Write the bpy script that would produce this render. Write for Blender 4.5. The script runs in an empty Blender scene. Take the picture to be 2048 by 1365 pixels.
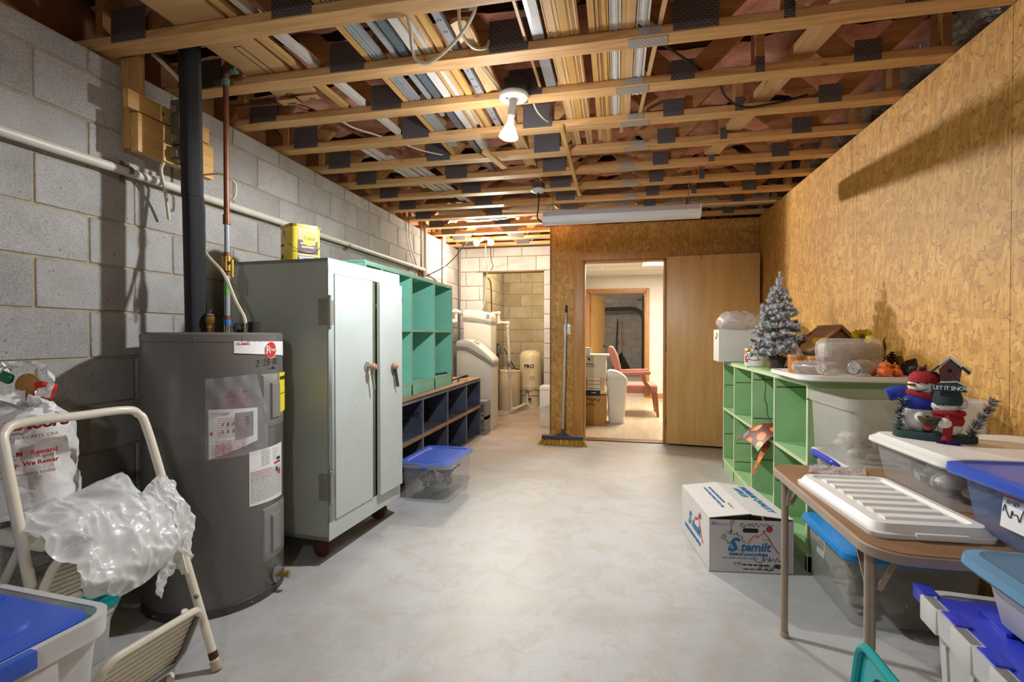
import bpy, bmesh, math, random
from mathutils import Vector, Matrix, Euler, noise as mnoise
random.seed(7)
PI = math.pi
C = bpy.context.scene.collection
scene = bpy.context.scene

# ------------------------------------------------------------------ camera, world, lights, exposure
cam_d = bpy.data.cameras.new('camera'); cam = bpy.data.objects.new('camera', cam_d); C.objects.link(cam)
cam.location = (0, 0, 1.178)
cam.rotation_euler = (PI/2 - 0.0107, 0, 0.2083)
cam_d.sensor_fit = 'HORIZONTAL'; cam_d.sensor_width = 36.0; cam_d.lens = 36.0*987.95/2048
cam_d.clip_start = 0.02; cam_d.clip_end = 60
scene.camera = cam
world = bpy.data.worlds.new('world'); scene.world = world; world.use_nodes = True
bg = world.node_tree.nodes['Background']; bg.inputs[0].default_value = (1, 0.97, 0.93, 1); bg.inputs[1].default_value = 0.0
vs = scene.view_settings
vs.view_transform = 'Standard'; vs.look = 'None'; vs.gamma = 1; vs.use_curve_mapping = False
vs.exposure = 0.60
cy = scene.cycles; cy.use_light_tree = False; cy.max_bounces = 6; cy.diffuse_bounces = 3; cy.glossy_bounces = 2; cy.transmission_bounces = 2; cy.caustics_reflective = False; cy.caustics_refractive = False; cy.transparent_max_bounces = 8; cy.sample_clamp_indirect = 6; cy.adaptive_threshold = 0.025
def lamp(name, typ, loc, energy, color=(1, 1, 1), size=0.05, rot=None, spot=None, blend=0.5, parent=None):
    d = bpy.data.lights.new(name, typ); d.energy = energy; d.color = color
    if typ in ('POINT', 'SPOT'): d.shadow_soft_size = size
    if typ == 'SPOT': d.spot_size = spot; d.spot_blend = blend
    if typ == 'AREA': d.shape = 'RECTANGLE'; d.size, d.size_y = size
    o = bpy.data.objects.new(name, d); C.objects.link(o); o.location = loc
    if rot: o.rotation_euler = rot
    if parent: o.parent = parent
    return o
LAMP_MAIN = (-0.548, 2.452, 2.125); LAMP_REAR = (-0.338, -0.755, 2.15)
def aim(p, q): return (Vector(q)-Vector(p)).to_track_quat('-Z', 'Y').to_euler()
FLOOD_A, FLOOD_B = (-1.50, 5.905, 2.315), (-1.72, 5.905, 2.315)
lamp('bulb_light_main', 'POINT', LAMP_MAIN, 11, (0.96, 0.97, 1.0), 0.035)
lamp('bulb_light_main', 'SPOT', LAMP_MAIN, 70, (0.91, 0.965, 1.0), 0.035, aim(LAMP_MAIN, (LAMP_MAIN[0]-0.16, LAMP_MAIN[1]+0.08, LAMP_MAIN[2]-1)), math.radians(179), 0.30)
lamp('bulb_light_alcove', 'SPOT', FLOOD_A, 250, (1, 0.93, 0.80), 0.035, aim(FLOOD_A, (1.45, 3.1, 1.35)), math.radians(96), 0.9)
lamp('bulb_light_alcove', 'POINT', FLOOD_A, 24, (1, 0.88, 0.72), 0.035)
lamp('bulb_light_closet', 'POINT', (-1.32, 7.30, 2.215), 26, (1, 0.86, 0.64), 0.04)
lamp('bulb_light_alcove', 'POINT', FLOOD_B, 34, (1, 0.88, 0.72), 0.035)
lamp('bulb_light_rear', 'SPOT', LAMP_REAR, 30, (0.91, 0.965, 1.0), 0.05, aim(LAMP_REAR, (LAMP_REAR[0]-0.05, LAMP_REAR[1]+0.30, LAMP_REAR[2]-1)), math.radians(179), 0.30)
lamp('office_panel_light', 'AREA', (0.70, 7.65, 2.29), 60, (1, 0.93, 0.82), (0.55, 1.1))
lamp('garage_bulb_light', 'POINT', (-0.6, 12.0, 2.6), 160, (1, 0.88, 0.75), 0.06)

# ------------------------------------------------------------------ mesh builder
class MB:
    def __init__(s): s.v = []; s.f = []; s.sm = []; s.mi = []; s.cur = 0
    def add(s, vs_, fs_, smooth=False):
        o = len(s.v); s.v += [tuple(p) for p in vs_]
        for f in fs_: s.f.append(tuple(i+o for i in f)); s.sm.append(smooth); s.mi.append(s.cur)
        return s
    def box(s, x0, x1, y0, y1, z0, z1, M=None):
        p = [(x0,y0,z0),(x1,y0,z0),(x1,y1,z0),(x0,y1,z0),(x0,y0,z1),(x1,y0,z1),(x1,y1,z1),(x0,y1,z1)]
        if M is not None: p = [M @ Vector(q) for q in p]
        return s.add(p, [(0,3,2,1),(4,5,6,7),(0,1,5,4),(1,2,6,5),(2,3,7,6),(3,0,4,7)])
    def cbox(s, c, d, rot=(0,0,0)):
        M = Matrix.Translation(c) @ Euler(rot).to_matrix().to_4x4()
        return s.box(-d[0]/2, d[0]/2, -d[1]/2, d[1]/2, -d[2]/2, d[2]/2, M)
    def bar(s, p0, p1, w, h, up=(0,0,1)):
        p0 = Vector(p0); p1 = Vector(p1); a = (p1-p0); L = a.length; a.normalize()
        u = Vector(up); r = a.cross(u)
        if r.length < 1e-5: r = a.cross(Vector((0,1,0)))
        r.normalize(); u = r.cross(a)
        M = Matrix((( r.x, a.x, u.x, p0.x), (r.y, a.y, u.y, p0.y), (r.z, a.z, u.z, p0.z), (0,0,0,1)))
        return s.box(-w/2, w/2, 0, L, -h/2, h/2, M)
    def cyl(s, p0, p1, r0, r1=None, n=16, caps=True):
        r1 = r0 if r1 is None else r1
        p0 = Vector(p0); p1 = Vector(p1); a = (p1-p0).normalized()
        t = Vector((0,0,1)) if abs(a.z) < 0.9 else Vector((1,0,0))
        u = a.cross(t).normalized(); w = a.cross(u)
        vs_ = []
        for k in range(n):
            d = u*math.cos(2*PI*k/n) + w*math.sin(2*PI*k/n)
            vs_ += [p0+d*r0, p1+d*r1]
        fs_ = [(2*k, 2*((k+1)%n), 2*((k+1)%n)+1, 2*k+1) for k in range(n)]
        s.add(vs_, fs_, True)
        if caps:
            s.add(vs_[0::2], [tuple(range(n-1,-1,-1))]); s.add(vs_[1::2], [tuple(range(n))])
        return s
    def lathe(s, prof, n=24, c=(0,0,0), M=None, arc=(0, 2*PI), smooth=True):
        full = abs(arc[1]-arc[0]-2*PI) < 1e-6; m = n if full else n+1
        vs_ = []
        for k in range(m):
            a = arc[0] + (arc[1]-arc[0])*k/n
            for r, z in prof:
                q = Vector((c[0]+r*math.cos(a), c[1]+r*math.sin(a), c[2]+z))
                vs_.append(M @ q if M is not None else q)
        P = len(prof); fs_ = []
        for k in range(n):
            k2 = (k+1) % m
            for i in range(P-1):
                fs_.append((k*P+i, k2*P+i, k2*P+i+1, k*P+i+1))
        return s.add(vs_, fs_, smooth)
    def tube(s, pts, r, n=8, caps=True, closed=False):
        pts = [Vector(p) for p in pts]; N = len(pts); vs_ = []; prev = None
        for i, p in enumerate(pts):
            if closed: a = (pts[(i+1) % N]-pts[i-1])
            else: a = (pts[min(i+1,N-1)]-pts[max(i-1,0)])
            a.normalize()
            if prev is None:
                t = Vector((0,0,1)) if abs(a.z) < 0.9 else Vector((1,0,0)); u = a.cross(t).normalized()
            else:
                u = prev - a*prev.dot(a); u.normalize()
            prev = u; w = a.cross(u); rr = r[i] if isinstance(r, (list, tuple)) else r
            for k in range(n): vs_.append(p + (u*math.cos(2*PI*k/n) + w*math.sin(2*PI*k/n))*rr)
        fs_ = []
        for i in range(N if closed else N-1):
            j = (i+1) % N
            for k in range(n):
                k2 = (k+1) % n; fs_.append((i*n+k, i*n+k2, j*n+k2, j*n+k))
        s.add(vs_, fs_, True)
        if caps and not closed:
            s.add(vs_[:n], [tuple(range(n-1,-1,-1))]); s.add(vs_[-n:], [tuple(range(n))])
        return s
    def prism(s, poly, a, b, axis='z', M=None):
        def P(q, t):
            r = {'z': (q[0], q[1], t), 'y': (q[0], t, q[1]), 'x': (t, q[0], q[1])}[axis]
            return M @ Vector(r) if M is not None else r
        n = len(poly); vs_ = [P(q, a) for q in poly] + [P(q, b) for q in poly]
        fs_ = [tuple(range(n-1,-1,-1)), tuple(range(n, 2*n))] + [(i, (i+1)%n, (i+1)%n+n, i+n) for i in range(n)]
        return s.add(vs_, fs_)
    def loft(s, rings, capa=True, capb=True, smooth=True, closed=True):
        n = len(rings[0]); vs_ = [p for r in rings for p in r]; fs_ = []
        for i in range(len(rings)-1):
            for k in range(n if closed else n-1):
                k2 = (k+1) % n; fs_.append((i*n+k, i*n+k2, (i+1)*n+k2, (i+1)*n+k))
        s.add(vs_, fs_, smooth)
        if capa: s.add(rings[0], [tuple(range(n-1,-1,-1))])
        if capb: s.add(rings[-1], [tuple(range(n))])
        return s
    def grid(s, fn, nu, nv, smooth=True):
        vs_ = [fn(i/nu, j/nv) for i in range(nu+1) for j in range(nv+1)]
        fs_ = [(i*(nv+1)+j, (i+1)*(nv+1)+j, (i+1)*(nv+1)+j+1, i*(nv+1)+j+1) for i in range(nu) for j in range(nv)]
        return s.add(vs_, fs_, smooth)
    def ball(s, c, r, n=14, m=8, M=None):
        rx, ry, rz = (r, r, r) if not isinstance(r, (tuple, list)) else r
        vs_ = []; c = Vector(c)
        for i in range(m+1):
            t = PI*i/m
            for k in range(n):
                q = c + Vector((rx*math.sin(t)*math.cos(2*PI*k/n), ry*math.sin(t)*math.sin(2*PI*k/n), -rz*math.cos(t)))
                vs_.append(M @ q if M is not None else q)
        fs_ = [(i*n+k, i*n+(k+1)%n, (i+1)*n+(k+1)%n, (i+1)*n+k) for i in range(m) for k in range(n)]
        return s.add(vs_, fs_, True)
    def mesh(s, name, mats, bevel=None, seg=2, merge=True, angle=40, solid=None):
        me = bpy.data.meshes.new(name); me.from_pydata([tuple(v) for v in s.v], [], s.f)
        mats = mats if isinstance(mats, (list, tuple)) else [mats]
        for m in mats: me.materials.append(MAT[m] if isinstance(m, str) else m)
        me.polygons.foreach_set('use_smooth', [bool(x) or bool(bevel) for x in s.sm])
        me.polygons.foreach_set('material_index', s.mi)
        bm = bmesh.new(); bm.from_mesh(me)
        if merge: bmesh.ops.remove_doubles(bm, verts=bm.verts, dist=1e-5)
        bmesh.ops.dissolve_degenerate(bm, edges=bm.edges, dist=1e-6)
        if bevel:
            es = [e for e in bm.edges if len(e.link_faces) == 2 and e.calc_face_angle(0) > 0.6]
            bmesh.ops.bevel(bm, geom=es, offset=bevel, segments=seg, profile=0.6, affect='EDGES', clamp_overlap=True)
        if solid: bmesh.ops.solidify(bm, geom=bm.faces, thickness=solid)
        bmesh.ops.recalc_face_normals(bm, faces=bm.faces)
        bm.to_mesh(me); bm.free()
        me.set_sharp_from_angle(angle=math.radians(angle))
        return me
    def build(s, name, mats, parent=None, loc=None, rot=None, **kw):
        return obj(name, s.mesh(name, mats, **kw), parent, loc, rot)
def obj(name, me, parent=None, loc=None, rot=None):
    o = bpy.data.objects.new(name, me); C.objects.link(o)
    if parent is not None: o.parent = parent
    if loc is not None: o.location = loc
    if rot is not None: o.rotation_euler = rot
    return o
def tag(o, label=None, cat=None, group=None, kind=None):
    if label: o['label'] = label
    if cat: o['category'] = cat
    if group: o['group'] = group
    if kind: o['kind'] = kind
    return o
def thing(name, label, cat, loc=(0,0,0), rz=0, group=None):
    o = bpy.data.objects.new(name, None); C.objects.link(o); o.empty_display_size = 0.1
    o.location = loc; o.rotation_euler = (0, 0, rz)
    return tag(o, label, cat, group)
def struct(name, loc=(0,0,0)):
    o = bpy.data.objects.new(name, None); C.objects.link(o); o.location = loc; o['kind'] = 'structure'; return o
def box(name, mat, dims, parent=None, bevel=None, **kw): return MB().box(*dims).build(name, mat, parent, bevel=bevel, **kw)
def copy_tree(o, parent=None):
    c = o.copy(); C.objects.link(c)
    if parent is not None: c.parent = parent
    for ch in list(o.children): copy_tree(ch, c)
    return c
def rrect(w, d, r, n=5, cx=0, cy=0):
    pts = []
    for sx, sy, a0 in ((1,1,0),(-1,1,PI/2),(-1,-1,PI),(1,-1,1.5*PI)):
        for k in range(n+1):
            a = a0 + PI/2*k/n
            pts.append((cx+sx*(w/2-r)+r*math.cos(a), cy+sy*(d/2-r)+r*math.sin(a)))
    return pts
def ring(w, d, r, z, n=5, cx=0, cy=0): return [(x, y, z) for x, y in rrect(w, d, r, n, cx, cy)]
def arcpts(c, r, a0, a1, n, plane='xz'):
    out = []
    for k in range(n+1):
        a = a0+(a1-a0)*k/n; u, w = r*math.cos(a), r*math.sin(a)
        out.append({'xz': (c[0]+u, c[1], c[2]+w), 'yz': (c[0], c[1]+u, c[2]+w), 'xy': (c[0]+u, c[1]+w, c[2])}[plane])
    return out
def smoothpath(pts, n=6):
    P = [Vector(p) for p in pts]; out = []
    for i in range(len(P)-1):
        a, b, c, d = P[max(i-1,0)], P[i], P[i+1], P[min(i+2,len(P)-1)]
        for k in range(n):
            t = k/n
            out.append(0.5*((2*b)+(c-a)*t+(2*a-5*b+4*c-d)*t*t+(-a+3*b-3*c+d)*t*t*t))
    out.append(P[-1]); return out
def text_mesh(txt, size, mat, extrude=0.0006, fn=None, align='LEFT', shear=0, bold=0, space=1.0, res=2):
    """lettering as a mesh: glyphs lie in x-z facing -y, then fn maps each vertex"""
    cu = bpy.data.curves.new('lettering', 'FONT'); cu.body = txt; cu.size = size; cu.align_x = align
    cu.extrude = extrude; cu.shear = shear; cu.offset = bold; cu.space_character = space; cu.resolution_u = res
    t = bpy.data.objects.new('lettering', cu); C.objects.link(t)
    dg = bpy.context.evaluated_depsgraph_get()
    me = bpy.data.meshes.new_from_object(t.evaluated_get(dg))
    bpy.data.objects.remove(t); bpy.data.curves.remove(cu)
    for v in me.vertices:
        p = Vector((v.co.x, -v.co.z, v.co.y))
        v.co = fn(p) if fn else p
    me.materials.clear(); me.materials.append(MAT[mat])
    return me
def lettering(txt, size, mat, parent, M=None, fn=None, **kw):
    f = fn if fn else (lambda p: M @ p)
    return obj('lettering', text_mesh(txt, size, mat, fn=f, **kw), parent)
def scribble(parent, mat, strokes, M, r=0.0012, name='handwriting'):
    mb = MB()
    for st in strokes: mb.tube([M @ Vector((x, 0, z)) for x, z in smoothpath2(st)], r, 5)
    return mb.build(name, mat, parent)
def smoothpath2(st, n=4):
    return [(p.x, p.y) for p in smoothpath([(a, b, 0) for a, b in st], n)]
def frame(o, xd, nd):
    """matrix: local x along xd, local z up, local -y = outward normal nd"""
    x = Vector(xd).normalized(); y = -Vector(nd).normalized(); z = x.cross(y)
    return Matrix(((x.x,y.x,z.x,o[0]),(x.y,y.y,z.y,o[1]),(x.z,y.z,z.z,o[2]),(0,0,0,1)))

# ------------------------------------------------------------------ materials
MAT = {}
def s2l(c): return tuple((v/12.92 if v <= 0.04045 else ((v+0.055)/1.055)**2.4) for v in [q/255 for q in c])
class N:
    def __init__(s, name):
        m = bpy.data.materials.new(name); m.use_nodes = True; MAT[name] = m
        s.m = m; s.t = m.node_tree; s.b = s.t.nodes['Principled BSDF']; s.out = s.t.nodes['Material Output']
    def n(s, typ, **kw):
        d = s.t.nodes.new(typ)
        for k, v in kw.items():
            if hasattr(d, k): setattr(d, k, v)
        return d
    def l(s, a, b): s.t.links.new(a, b)
    def coord(s, scale=(1,1,1), rot=(0,0,0), rnd=False):
        tc = s.n('ShaderNodeTexCoord'); mp = s.n('ShaderNodeMapping')
        mp.inputs['Scale'].default_value = scale; mp.inputs['Rotation'].default_value = rot
        if rnd:
            oi = s.n('ShaderNodeObjectInfo'); vm = s.n('ShaderNodeVectorMath', operation='SCALE'); vm.inputs[3].default_value = 37.0
            cb = s.n('ShaderNodeCombineXYZ')
            for i in range(3): s.l(oi.outputs['Random'], cb.inputs[i])
            s.l(cb.outputs[0], vm.inputs[0]); ad = s.n('ShaderNodeVectorMath', operation='ADD')
            s.l(tc.outputs['Object'], ad.inputs[0]); s.l(vm.outputs[0], ad.inputs[1]); s.l(ad.outputs[0], mp.inputs[0])
        else: s.l(tc.outputs['Object'], mp.inputs[0])
        return mp.outputs[0]
    def noise(s, vec, scale, detail=4, rough=0.6, dist=0):
        d = s.n('ShaderNodeTexNoise'); d.inputs['Scale'].default_value = scale; d.inputs['Detail'].default_value = detail
        d.inputs['Roughness'].default_value = rough; d.inputs['Distortion'].default_value = dist; s.l(vec, d.inputs['Vector']); return d.outputs[0]
    def vor(s, vec, scale, feature='F1', out='Distance', dim='3D', rnd=1):
        d = s.n('ShaderNodeTexVoronoi', voronoi_dimensions=dim); d.feature = feature; d.inputs['Scale'].default_value = scale
        d.inputs['Randomness'].default_value = rnd; s.l(vec, d.inputs['Vector']); return d.outputs[out]
    def ramp(s, fac, stops, interp='LINEAR'):
        d = s.n('ShaderNodeValToRGB'); d.color_ramp.interpolation = interp; e = d.color_ramp.elements
        while len(e) < len(stops): e.new(0.5)
        for q, (p, c) in zip(e, stops):
            q.position = p; q.color = (*(c if not isinstance(c, (int, float)) else (c,c,c)), 1)
        s.l(fac, d.inputs[0]); return d.outputs[0]
    def mix(s, fac, a, b, mode='MIX'):
        d = s.n('ShaderNodeMix', data_type='RGBA', blend_type=mode); 
        for v, i in ((fac, 0), (a, 6), (b, 7)):
            if isinstance(v, (int, float)): d.inputs[i].default_value = v
            elif isinstance(v, tuple): d.inputs[i].default_value = (*v, 1)
            else: s.l(v, d.inputs[i])
        return d.outputs[2]
    def bump(s, h, strength=0.3, dist=0.01):
        d = s.n('ShaderNodeBump'); d.inputs['Strength'].default_value = strength; d.inputs['Distance'].default_value = dist
        s.l(h, d.inputs['Height']); s.l(d.outputs[0], s.b.inputs['Normal'])
    def set(s, col=None, rough=0.6, metal=0, alpha=None, spec=None, trans=None, emit=None, es=1, coat=None):
        i = s.b.inputs
        if col is not None:
            if isinstance(col, tuple): i['Base Color'].default_value = (*col, 1)
            else: s.l(col, i['Base Color'])
        if isinstance(rough, (int, float)): i['Roughness'].default_value = rough
        else: s.l(rough, i['Roughness'])
        i['Metallic'].default_value = metal
        if alpha is not None:
            if isinstance(alpha, (int, float)): i['Alpha'].default_value = alpha
            else: s.l(alpha, i['Alpha'])
        if spec is not None: i['Specular IOR Level'].default_value = spec
        if trans is not None: i['Transmission Weight'].default_value = trans
        if emit is not None: i['Emission Color'].default_value = (*emit, 1); i['Emission Strength'].default_value = es
        if coat is not None: i['Coat Weight'].default_value = coat
        return s
def plain(name, rgb, rough=0.6, metal=0, var=0.08, scale=9, bump=0, **kw):
    m = N(name); c = s2l(rgb); v = m.coord(rnd=True); f = m.noise(v, scale, 5)
    lo = tuple(max(0, x*(1-var*2)) for x in c); hi = tuple(min(1, x*(1+var)) for x in c)
    m.set(m.ramp(f, [(0.25, lo), (0.6, c), (0.85, hi)]), rough, metal, **kw)
    if bump: m.bump(m.noise(v, scale*8, 3), bump, 0.003)
    return m
def wood(name, a, b, c, axis='x', rough=0.6, dens=1.0):
    m = N(name); sc = {'x': (1.1,14,14), 'y': (14,1.1,14), 'z': (14,14,1.1)}[axis]
    v = m.coord(tuple(q*dens for q in sc), rnd=True)
    f = m.noise(v, 1.6, 6, 0.62, 1.2); g = m.noise(v, 9, 3, 0.7)
    col = m.ramp(f, [(0.28, s2l(a)), (0.5, s2l(b)), (0.72, s2l(c))])
    vo = m.vor(m.coord((1.1,2.2,2.2) if axis=='x' else (2.2,1.1,2.2) if axis=='y' else (2.2,2.2,1.1), rnd=True), 2.3)
    kn = m.ramp(vo, [(0.02, 1.0), (0.07, 0.0)])
    col = m.mix(kn, col, tuple(x*0.35 for x in s2l(a)))
    m.set(m.mix(0.25, col, m.ramp(g, [(0.3, s2l(a)), (0.7, s2l(c))])), rough)
    m.bump(g, 0.15, 0.003); return m
# ---- surface materials
def mk_block(name, c1, c2, c3, speck=0.10):
    m = N(name); v = m.coord(rnd=True)
    f = m.noise(v, 3.2, 5, 0.6); g = m.noise(v, 240, 2, 0.8)
    col = m.ramp(f, [(0.25, s2l(c1)), (0.5, s2l(c2)), (0.8, s2l(c3))])
    col = m.mix(m.ramp(g, [(0.34, 0.62), (0.52, 0.0)]), col, tuple(x*0.30 for x in s2l(c1)))
    pm = m.ramp(m.noise(v, 60, 2, 0.4), [(0.70, 0.0), (0.76, 0.7)])
    col = m.mix(pm, col, tuple(x*0.34 for x in s2l(c1)))
    oi = m.n('ShaderNodeObjectInfo'); col = m.mix(1.0, col, m.ramp(oi.outputs['Random'], [(0, 0.84), (1, 1.0)]), 'MULTIPLY')
    m.set(col, 0.92); m.bump(g, 0.5, 0.004)
mk_block('concrete_block', (152,148,143), (176,172,167), (194,190,185))
mk_block('concrete_block_cream', (158,145,116), (184,170,138), (208,198,172))
mk_block('concrete_block_white', (196,190,184), (216,210,204), (230,226,220))
plain('mortar', (168,152,126), 0.95, var=0.12, scale=30, bump=0.4)
plain('mortar_grey', (150,142,130), 0.95, var=0.12, scale=30, bump=0.4)
def mk_concrete():
    m = N('concrete_floor'); v = m.coord()
    f = m.noise(v, 1.1, 7, 0.62, 0.4); g = m.noise(v, 60, 3, 0.6); h = m.noise(v, 7, 6, 0.7, 0.6)
    col = m.ramp(f, [(0.3, s2l((156,155,152))), (0.5, s2l((180,180,179))), (0.7, s2l((192,193,194)))])
    col = m.mix(m.ramp(h, [(0.38, 0.45), (0.52, 0.0)]), col, s2l((166,157,144)))
    col = m.mix(m.ramp(g, [(0.3, 0.3), (0.45, 0.0)]), col, s2l((150,142,132)))
    sp = m.vor(v, 26); col = m.mix(m.ramp(sp, [(0.035, 0.8), (0.06, 0.0)]), col, s2l((92,80,68)))
    # rusty damp stains in the alcove, a pale poured patch in the middle of the floor
    tc = m.n('ShaderNodeTexCoord'); sx = m.n('ShaderNodeSeparateXYZ'); m.l(tc.outputs['Object'], sx.inputs[0])
    mr = m.n('ShaderNodeMapRange'); mr.inputs[1].default_value = 3.6; mr.inputs[2].default_value = 6.4; m.l(sx.outputs[1], mr.inputs[0])
    st = m.n('ShaderNodeMath', operation='MULTIPLY'); m.l(mr.outputs[0], st.inputs[0]); m.l(m.ramp(m.noise(v, 1.7, 5, 0.6, 0.8), [(0.36, 0.12), (0.62, 0.9)]), st.inputs[1])
    col = m.mix(st.outputs[0], col, s2l((168,136,98)))
    m.set(col, m.ramp(f, [(0.3, 0.42), (0.7, 0.6)])); m.bump(g, 0.12, 0.003)
mk_concrete()
def mk_osb():
    m = N('oriented_strand_board'); tc = m.n('ShaderNodeTexCoord'); sx = m.n('ShaderNodeSeparateXYZ'); m.l(tc.outputs['Object'], sx.inputs[0])
    ad = m.n('ShaderNodeMath', operation='ADD'); m.l(sx.outputs[0], ad.inputs[0]); m.l(sx.outputs[1], ad.inputs[1])
    cb = m.n('ShaderNodeCombineXYZ'); m.l(ad.outputs[0], cb.inputs[0]); m.l(sx.outputs[2], cb.inputs[1])
    nz = m.n('ShaderNodeTexNoise'); nz.inputs['Scale'].default_value = 7; nz.inputs['Detail'].default_value = 3; m.l(cb.outputs[0], nz.inputs['Vector'])
    sc = m.n('ShaderNodeVectorMath', operation='SCALE'); sc.inputs[3].default_value = 0.045; m.l(nz.outputs['Color'], sc.inputs[0])
    base = m.n('ShaderNodeVectorMath', operation='ADD'); m.l(cb.outputs[0], base.inputs[0]); m.l(sc.outputs[0], base.inputs[1])
    cols = [(0.0, s2l((136,88,32))), (0.2, s2l((172,120,50))), (0.45, s2l((194,142,64))), (0.72, s2l((210,162,84))), (1.0, s2l((228,190,120)))]
    col = None; hgt = None
    for i, (rot, su, sv) in enumerate(((0.1, 28, 11), (-0.6, 32, 13), (0.95, 26, 12), (1.5, 30, 14), (-0.15, 74, 15))):
        mp = m.n('ShaderNodeMapping', vector_type='POINT'); mp.inputs['Rotation'].default_value = (0, 0, rot); mp.inputs['Location'].default_value = (i*3.7, i*1.3, 0)
        m.l(base.outputs[0], mp.inputs[0]); ms = m.n('ShaderNodeVectorMath', operation='MULTIPLY'); ms.inputs[1].default_value = (su, sv, 1); m.l(mp.outputs[0], ms.inputs[0])
        vv = m.n('ShaderNodeTexVoronoi', voronoi_dimensions='2D'); vv.inputs['Scale'].default_value = 1; m.l(ms.outputs[0], vv.inputs['Vector'])
        sep = m.n('ShaderNodeSeparateColor'); m.l(vv.outputs['Color'], sep.inputs[0])
        gr = m.n('ShaderNodeVectorMath', operation='MULTIPLY'); gr.inputs[1].default_value = (7, 0.5, 1); m.l(ms.outputs[0], gr.inputs[0])
        fiber = m.noise(gr.outputs[0], 1.0, 3, 0.6)
        t = m.n('ShaderNodeMath', operation='MULTIPLY_ADD'); m.l(fiber, t.inputs[0]); t.inputs[1].default_value = 0.55; 
        t2 = m.n('ShaderNodeMath', operation='MULTIPLY_ADD'); m.l(sep.outputs[0], t2.inputs[0]); t2.inputs[1].default_value = 0.52; t2.inputs[2].default_value = -0.03; m.l(t2.outputs[0], t.inputs[2])
        c = m.ramp(t.outputs[0], cols)
        if col is None: col = c; hgt = t.outputs[0]
        else:
            mk = m.ramp(sep.outputs[1], [(0.52, 0.0), (0.54, 0.92)]); col = m.mix(mk, col, c); hgt = m.mix(mk, hgt, t.outputs[0])
        if i in (1, 3, 4):   # dark slivers between strands
            ve = m.n('ShaderNodeTexVoronoi', voronoi_dimensions='2D', feature='DISTANCE_TO_EDGE'); ve.inputs['Scale'].default_value = 1; m.l(ms.outputs[0], ve.inputs['Vector'])
            e1 = m.ramp(ve.outputs['Distance'], [(0.0, 1.0), (0.10, 0.0)]); e2 = m.ramp(m.noise(base.outputs[0], 17+i*3, 2, 0.5), [(0.52, 0.0), (0.60, 0.85)])
            mm = m.n('ShaderNodeMath', operation='MULTIPLY'); m.l(e1, mm.inputs[0]); m.l(e2, mm.inputs[1]); col = m.mix(mm.outputs[0], col, s2l((116,76,34)))
    big = m.noise(base.outputs[0], 1.4, 3, 0.5); col = m.mix(1.0, col, m.ramp(big, [(0.3, (0.86,0.84,0.82)), (0.7, (1,1,1))]), 'MULTIPLY')
    m.set(col, 0.55); m.bump(hgt, 0.25, 0.004)
mk_osb()
wood('lumber_x', (172,122,66), (210,162,104), (228,186,130), 'x')
wood('lumber_y', (176,128,62), (206,158,90), (224,182,116), 'y')
wood('lumber_z', (150,104,52), (190,142,84), (212,168,110), 'z')
wood('lumber_web', (146,102,56), (186,138,84), (210,166,112), 'x')
wood('birch_veneer', (196,148,84), (208,162,98), (220,178,116), 'z', 0.38, 0.55)
wood('oak_trim', (160,108,50), (186,130,66), (204,150,84), 'z', 0.42)
wood('walnut_trim', (108,68,34), (134,88,46), (152,104,58), 'z', 0.45)
plain('galvanised_plate', (124,122,120), 0.5, 0.75, var=0.2, scale=20)
def mk_plate():
    m = N('toothed_plate'); v = m.coord(); 
    br = m.n('ShaderNodeTexBrick'); br.offset = 0.5; br.inputs['Scale'].default_value = 1.0; br.inputs['Brick Width'].default_value = 0.024; br.inputs['Row Height'].default_value = 0.011; br.inputs['Mortar Size'].default_value = 0.0042; br.inputs['Mortar Smooth'].default_value = 0.1
    mp = m.n('ShaderNodeMapping'); mp.inputs['Rotation'].default_value = (PI/2, 0, 0); m.l(v, mp.inputs[0]); m.l(mp.outputs[0], br.inputs['Vector'])
    br.inputs['Color1'].default_value = (0.012,0.009,0.007,1); br.inputs['Color2'].default_value = (0.03,0.02,0.014,1); br.inputs['Mortar'].default_value = (0.16,0.155,0.16,1)
    m.set(br.outputs['Color'], 0.45, 0.35)
mk_plate()
def mk_splice():
    m = N('splice_plate'); v = m.coord(); br = m.n('ShaderNodeTexBrick'); br.inputs['Brick Width'].default_value = 0.022; br.inputs['Row Height'].default_value = 0.012; br.inputs['Mortar Size'].default_value = 0.0045; br.inputs['Scale'].default_value = 1
    m.l(v, br.inputs['Vector']); br.inputs['Color1'].default_value = (0.12,0.09,0.06,1); br.inputs['Color2'].default_value = (0.2,0.15,0.1,1); br.inputs['Mortar'].default_value = (0.42,0.41,0.40,1); m.set(br.outputs['Color'], 0.45, 0.4)
mk_splice()
def mk_insul():
    m = N('pink_insulation'); v = m.coord(); f = m.noise(v, 6, 6, 0.65, 0.5); g = m.noise(v, 45, 4, 0.7)
    col = m.ramp(f, [(0.3, s2l((176,104,82))), (0.5, s2l((220,148,124))), (0.72, s2l((238,182,160)))])
    m.set(m.mix(0.3, col, m.ramp(g, [(0.3, s2l((140,82,62))), (0.7, s2l((232,176,154)))])), 0.85); m.bump(g, 0.6, 0.01)
mk_insul()
m_ = N('foil'); v_ = m_.coord(); m_.set((0.62,0.60,0.57), 0.28, 0.95); m_.bump(m_.noise(v_, 26, 4, 0.7, 1.5), 1.0, 0.02)
plain('subfloor_wood', (150,106,64), 0.8, var=0.2, scale=6)
plain('paint_white_wall', (232,226,212), 0.7, var=0.015, scale=2)
plain('acoustic_tile', (226,222,210), 0.9, var=0.03, scale=60)
wood('vinyl_plank', (176,150,120), (202,178,146), (218,196,166), 'y', 0.35, 0.8)
plain('dark_gap', (28,20,14), 0.9)

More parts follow.
